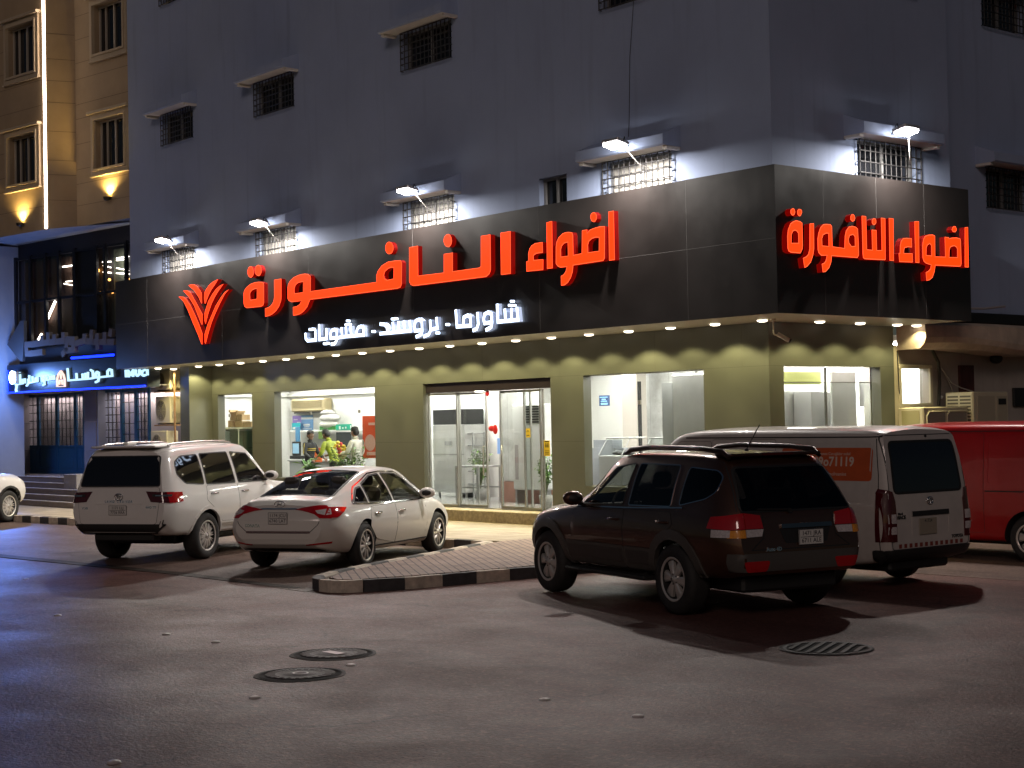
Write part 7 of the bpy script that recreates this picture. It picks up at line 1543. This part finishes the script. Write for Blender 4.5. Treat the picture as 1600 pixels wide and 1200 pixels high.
ws=rnd([(1.72,-.58),(2.40,-.66),(2.40,.66),(1.72,.58)],.05); bw=rnd([(-.72,1.14),(.72,1.14),(.60,1.60),(-.60,1.60)],.06)
for p in (rd,fd,qw): c.holes.append((p,'S',-1.2,1.2))
c.holes.append((ws,'T',1.05,1.9)); c.holes.append((bw,'B',-1.3,-.2))
c.finish(dict(floor=.6,x0=-.70,x1=2.4,xr=[(.5,-.86),(1.1,-.84),(1.35,-.74),(1.6,-.58),(1.78,-.44)],xf=[(0,2.4),(3,2.4)]))
GREYC=M('grey_plastic_cladding',(.075,.068,.062),.5)
for s,ax in ((1,'L'),(-1,'R')):
    sg=s
    glass_part(c,'quarter_window',qw,ax,TGD,sealmat=CHR,sw=.012); glass_part(c,'side_window',rd,ax,TGD,sealmat=CHR,sw=.012); glass_part(c,'side_window',fd,ax,TGL,sealmat=CARBLK,sw=.014)
    m=MB(); c.ribbon(m,[(-.15,1.165),(1.0,1.125),(2.2,1.105)],ax,.016,.012,0); m.build('waist_chrome_strip',[CHR],c.root,local=True)
    door(c,[(.08,1.11),(-.0,.98),(.42,.70),(1.03,.70),(1.04,1.11)],s,.20,1.0,PBR); door(c,[(1.055,1.11),(1.045,.70),(2.25,.70),(2.3,.95),(2.22,1.09)],s,1.25,.99,PBR)
    m=MB(); c.patch(m,rnd([(.45,.44),(1.03,.44),(1.03,.69),(.42,.69)],.03),ax,.012,0,.08); c.patch(m,rnd([(1.05,.44),(2.42,.44),(2.42,.69),(1.05,.69)],.03),ax,.012,0,.08); c.ribbon(m,[(.50,.58),(.98,.58)],ax,.14,.02,1); c.ribbon(m,[(1.1,.58),(2.36,.58)],ax,.14,.02,1); m.build('lower_cladding',[GREYC,M('grey_plastic_dark',(.05,.045,.042),.5)],c.root,local=True)
    a_=[(r_*math.cos(t),MOH['r']+r_*math.sin(t)) for r_,seq in ((.545,range(0,13)),(.435,range(12,-1,-1))) for t in [R(-6+192*k/12) for k in seq]]
    for dx in (0,2.895): m=MB(); c.patch(m,[(q[0]+dx,q[1]) for q in a_],ax,.022,0,.06,.04); m.build('wheel_arch_flare',[GREYC],c.root,local=True)
    m=MB(); m.box(.52,2.36,sg*.80,sg*1.0,.33,.375,0,.015); m.tube([(.75,sg*.7,.42),(.75,sg*.9,.36)],.02,6); m.tube([(2.1,sg*.7,.42),(2.1,sg*.9,.36)],.02,6); m.build('running_board',[CARBLK],c.root,local=True)
    mirror(c,2.06,1.14,PBR,s)
    m=MB(); m.tube([(-.62,sg*.60,1.70),(-.5,sg*.605,1.765),(-.1,sg*.61,1.80),(.9,sg*.615,1.81),(1.35,sg*.61,1.785),(1.5,sg*.60,1.735)],[.022,.034,.03,.03,.034,.022],8); m.build('roof_rail',[M('rail_dark',(.05,.03,.025),.3,metal=.5)],c.root,local=True)
    m=MB(); m.tube([(-.12,sg*.64,1.805),(.9,sg*.644,1.815)],.014,6); m.build('rail_silver_strip',[CHR],c.root,local=True)
    # tail lamp: red above, amber and clear below
    m=MB(); c.patch(m,[(sg*.86,1.10),(sg*.70,1.13),(sg*.70,.965),(sg*.87,.955)],'B',.014,0,.05,.02); c.patch(m,[(sg*.69,1.13),(sg*.49,1.10),(sg*.47,.965),(sg*.69,.965)],'B',.014,0,.05,.02)
    c.patch(m,[(sg*.86,.95),(sg*.70,.958),(sg*.70,.875),(sg*.86,.875)],'B',.014,1,.05,.02); c.patch(m,[(sg*.69,.958),(sg*.47,.958),(sg*.50,.885),(sg*.69,.88)],'B',.014,2,.05,.02)
    c.patch(m,[(-.94,.96),(-.93,1.11),(-.70,1.09),(-.66,.97)],ax,.014,0,.05,.02); c.patch(m,[(-.95,.88),(-.945,.955),(-.74,.96),(-.74,.88)],ax,.014,2,.05,.02)
    m.build('tail_lamp',[LRED,LAMB,LCLR],c.root,local=True)
    m=MB(); c.patch(m,rnd([(sg*.74,.63),(sg*.42,.63),(sg*.46,.52),(sg*.70,.52)],.03),'B',.014,0,.05); m.build('bumper_lamp',[REFL],c.root,local=True)
glass_part(c,'rear_window',bw,'B',TGD); glass_part(c,'windscreen',ws,'T',TGL)
m=MB(); p_=rnd([(-.70,.74),(.70,.74),(.70,1.12),(-.70,1.12)],.03); c.ribbon(m,[(-.64,.745),(-.47,.87),(-.45,1.13),(-.74,1.15),(-.62,1.66)],'B',.010,.003,0); c.ribbon(m,[(.64,.745),(.47,.87),(.45,1.13),(.74,1.15),(.62,1.66)],'B',.010,.003,0); c.ribbon(m,[(-.64,.745),(.64,.745)],'B',.010,.003,0); m.build('tailgate_gap',[CARBLK],c.root,local=True)
m=MB(); c.patch(m,rnd([(-.42,1.0),(.24,1.0),(.24,.955),(-.42,.955)],.01),'B',.022,0,.06); m.build('tailgate_chrome_strip',[M('satin_dark_chrome',(.25,.25,.25),.2,metal=1)],c.root,local=True)
m=MB(); c.patch(m,rnd([(-.40,.95),(.26,.95),(.20,.80),(-.34,.80)],.02),'B',.004,0,.06); m.build('plate_recess',[CARBLK],c.root,local=True)
m=MB(); c.patch(m,[(-.86,.71),(.86,.71),(.90,.62),(.90,.52),(-.90,.52),(-.90,.62)],'B',.010,0,.07,.03); m.build('rear_bumper',[GREYC],c.root,local=True)
m=MB(); m.tube([(c.hit(.52,1.13,'B')[0].x-.02,.1,1.15),(c.hit(.5,1.17,'B')[0].x-.02,.5,1.165)],.010,6); m.cyl((c.hit(.1,1.14,'B')[0].x-.0,.1,1.14),(c.hit(.1,1.14,'B')[0].x-.04,.1,1.14),.025,None,10); m.build('rear_wiper',[CARBLK],c.root,local=True)
m=MB(); m.box(-.66,-.34,-.60,.60,1.715,1.75,0,.015); m.build('roof_spoiler',[PBR],c.root,local=True)
m=MB(); m.box(-.672,-.658,-.2,.2,1.722,1.742); m.build('high_brake_lamp',[LDRK],c.root,local=True)
m=MB(); m.cyl((-.35,.18,1.765),(-.35,.18,1.79),.03,.015,10); m.tube([(-.35,.18,1.785),(-.60,.18,2.05)],.006,6); m.build('aerial',[CARBLK],c.root,local=True)
m=MB(); m.box(-.85,3.3,-.62,.62,.28,.46,0,.03); m.build('underbody',[CARBLK],c.root,local=True)
badge_text(c,'Auto 4D',.055,.36,.745); badge_text(c,'K   I   A',.045,-.10,.985); plate(c,.855,-.12,.32,.165,'1471 JRA','6711 ALE',.02)
wheels(c,(6,'wide'),.955,.265,.24); seats(c,((.05,(.42,-.42)),(1.15,(.40,-.40))),.68)
m=MB(); m.box(2.0,2.4,-.75,.75,.9,1.12,0,.06); m.tube([(1.86,.40+.18*math.cos(t),1.12+.18*math.sin(t)) for t in [2*math.pi*i/20 for i in range(20)]],.014,6,0,True); m.build('dashboard',[CARINT],c.root,local=True)

# ---------------------------------------------------------------- vans
VAN=dict(x0=-1.08,x1=3.62,wb=2.57,r=.335,gap=.03,
 keys=[(-1.08,.40,1.05,1.93,.79,.838,.825,.73),(-.85,.33,1.06,1.965,.82,.847,.836,.745),(-.3,.28,1.06,1.98,.83,.848,.84,.75),(1.4,.27,1.06,1.985,.83,.848,.84,.75),(2.3,.27,1.06,1.965,.83,.848,.84,.745),(2.65,.27,1.05,1.90,.83,.848,.838,.73),(3.0,.28,1.04,1.66,.83,.845,.83,.72),(3.3,.29,1.0,1.30,.82,.84,.81,.72),(3.5,.31,.93,1.06,.79,.82,.76,.70),(3.62,.36,.80,.92,.70,.74,.68,.60)],
 xr=[(.36,-1.04),(.5,-1.08),(.9,-1.075),(1.2,-1.05),(1.6,-.99),(1.85,-.93),(2.0,-.88)],xf=[(.3,3.58),(.6,3.62),(.9,3.60),(1.1,3.5),(2,3.45)],rr=(.16,.055),fr=(.4,.12))
def van(name,label,x,y,head,paint,style,marks):
    c=Car(name,label,'van',x,y,head,VAN,paint); c.finish()
    for s,ax in ((1,'L'),(-1,'R')):
        sg=s
        glass_part(c,'side_window',rnd([(1.95,1.12),(2.95,1.10),(2.72,1.55),(2.50,1.74),(1.97,1.75)],.04),ax,TINT)
        door(c,[(1.90,1.82),(1.88,.42),(2.12,.42),(2.98,.62),(3.12,1.05),(2.74,1.62),(2.52,1.82)],s,2.02,.98,CARBLK)
        door(c,[(.74,1.84),(.72,.40),(1.865,.40),(1.885,1.84)],s,1.74,.98,CARBLK,'sliding_door')
        m=MB(); pp=rnd([(-.82,1.80),(-.80,1.10),(.66,1.10),(.66,1.80)],.06); c.ribbon(m,pp,ax,.014,.003,0,True); c.ribbon(m,[(-.55,1.0),(.70,1.0)],ax,.018,.006,1); c.ribbon(m,[(-.92,1.865),(2.4,1.868)],ax,.014,.006,1)
        c.ribbon(m,[(-.955,.42),(-.955,.95),(-.93,1.4),(-.86,1.90)],ax,.010,.003,1); m.build('side_pressing',[paint,CARBLK],c.root,local=True)
        m=MB(); c.patch(m,[(sg*.83,1.24),(sg*.70,1.20),(sg*.665,1.08),(sg*.665,.60),(sg*.83,.60)],'B',.014,0,.05,.02); c.patch(m,[(sg*.80,.93),(sg*.675,.93),(sg*.675,.82),(sg*.80,.82)],'B',.018,1,.05,.01); c.patch(m,[(sg*.80,.78),(sg*.675,.78),(sg*.675,.69),(sg*.80,.69)],'B',.018,1,.05,.01)
        c.patch(m,[(-.965,.60),(-.955,1.16),(-.91,1.18),(-.90,.60)],ax,.010,0,.05,.02); m.build('tail_lamp',[LDRK,LCLR],c.root,local=True)
        mirror(c,2.98,1.12,CARBLK,s)
    glass_part(c,'windscreen',[(-.62,1.12),(.62,1.12),(.60,1.78),(-.60,1.78)],'F',TINT)
    if marks:
        glass_part(c,'rear_window',rnd([(-.66,1.18),(.66,1.18),(.62,1.80),(-.62,1.80)],.07),'B',TINT,sw=.03)
        m=MB(); p_=rnd([(-.745,.50),(.745,.50),(.755,1.1),(.72,1.88),(-.72,1.88),(-.755,1.1)],.05); c.ribbon(m,p_,'B',.010,.002,1,True); c.ribbon(m,[(-.36,.92),(.36,.92)],'B',.06,.014,1); c.ribbon(m,[(-.36,.88),(-.36,.66)],'B',.014,.006,0); c.ribbon(m,[(.36,.88),(.36,.66)],'B',.014,.006,0); m.cyl((c.hit(0,1.86,'B')[0].x,-.12,1.86),(c.hit(0,1.86,'B')[0].x-.02,-.12,1.86),.014,None,8,1); m.build('tailgate',[paint,CARBLK],c.root,local=True)
        m=MB(); c.patch(m,rnd([(-.82,.50),(.82,.50),(.82,.30),(-.82,.30)],.04),'B',.03,0,.07,.05)
        for sg,ax in ((1,'L'),(-1,'R')): c.patch(m,rnd([(-1.0,.50),(-.86,.50),(-.86,.31),(-1.0,.31)],.03),ax,.03,0,.05,.03)
        m.build('rear_bumper',[CARBLK],c.root,local=True)
        m=MB()
        for k in range(13): y=.60-k*.1; c.patch(m,[(y+.028,.565),(y-.028,.565),(y-.028,.515),(y+.028,.515)],'B',.003,0,.06,0)
        m.build('reflective_tape',[M('red_reflective_tape',(.20,.03,.02),.5)],c.root,local=True)
        emblem(c,0,1.07,.11,.09,'ovals'); badge_text(c,'Diesel',.035,.58,.93,mat=CARBLK); badge_text(c,'HIACE',.06,.57,.885,mat=CARBLK); badge_text(c,'TOYOTA',.055,-.52,.605,mat=CARBLK)
        m=MB(); x_=c.hit(0,.78,'B')[0].x-.02; m.box(x_,x_+.01,-.10,.24,.66,.86,0,.004,Matrix.Translation((0,0,0))); 
        text_mesh(m,'41724',.06,lambda a,b,d_:(x_-.002+d_,.07-a,.825+b),.001,1); m.build('number_plate',[M('plate_dusty',(.30,.26,.20),.6),PLINK],c.root,local=True)
        m=MB(); c.patch(m,rnd([(-.84,1.735),(-.84,1.33),(.62,1.33),(.62,1.735)],.05),'L',.003,0,.09,0)
        def fn(x0,z0):
            def f(a,b,d_):
                q,n,dd=c.hit(x0-a,z0+b,'L'); return q+dd*(.006-d_)
            return f
        text_mesh(m,'089o71119',.16,fn(-.20,1.56),.002,1,bold=.004); text_mesh(m,'lmmcramm Can.ajjldor nolol',.052,fn(-.20,1.66),.002,1); text_mesh(m,'mynofreamint',.06,fn(-.28,1.41),.002,1)
        m.build('orange_side_panel',[M('orange_vinyl',(.50,.085,.02),.5,var=.1),M('vinyl_white_print',(.62,.5,.42),.6)],c.root,local=True)
    m=MB(); m.box(-.9,3.2,-.58,.58,.22,.36,0,.03); m.build('underbody',[CARBLK],c.root,local=True)
    wheels(c,style,.845,.205,.21)
    return c
van('white_van','dusty white panel van with an orange advert on its side, behind the dark brown car',3.31,-2.31,R(178.5),PVW,(8,'wide'),True)
van('red_van','plain red panel van at the right edge behind the white van',3.47,2.06,R(181),PVR,(6,'wide'),False)
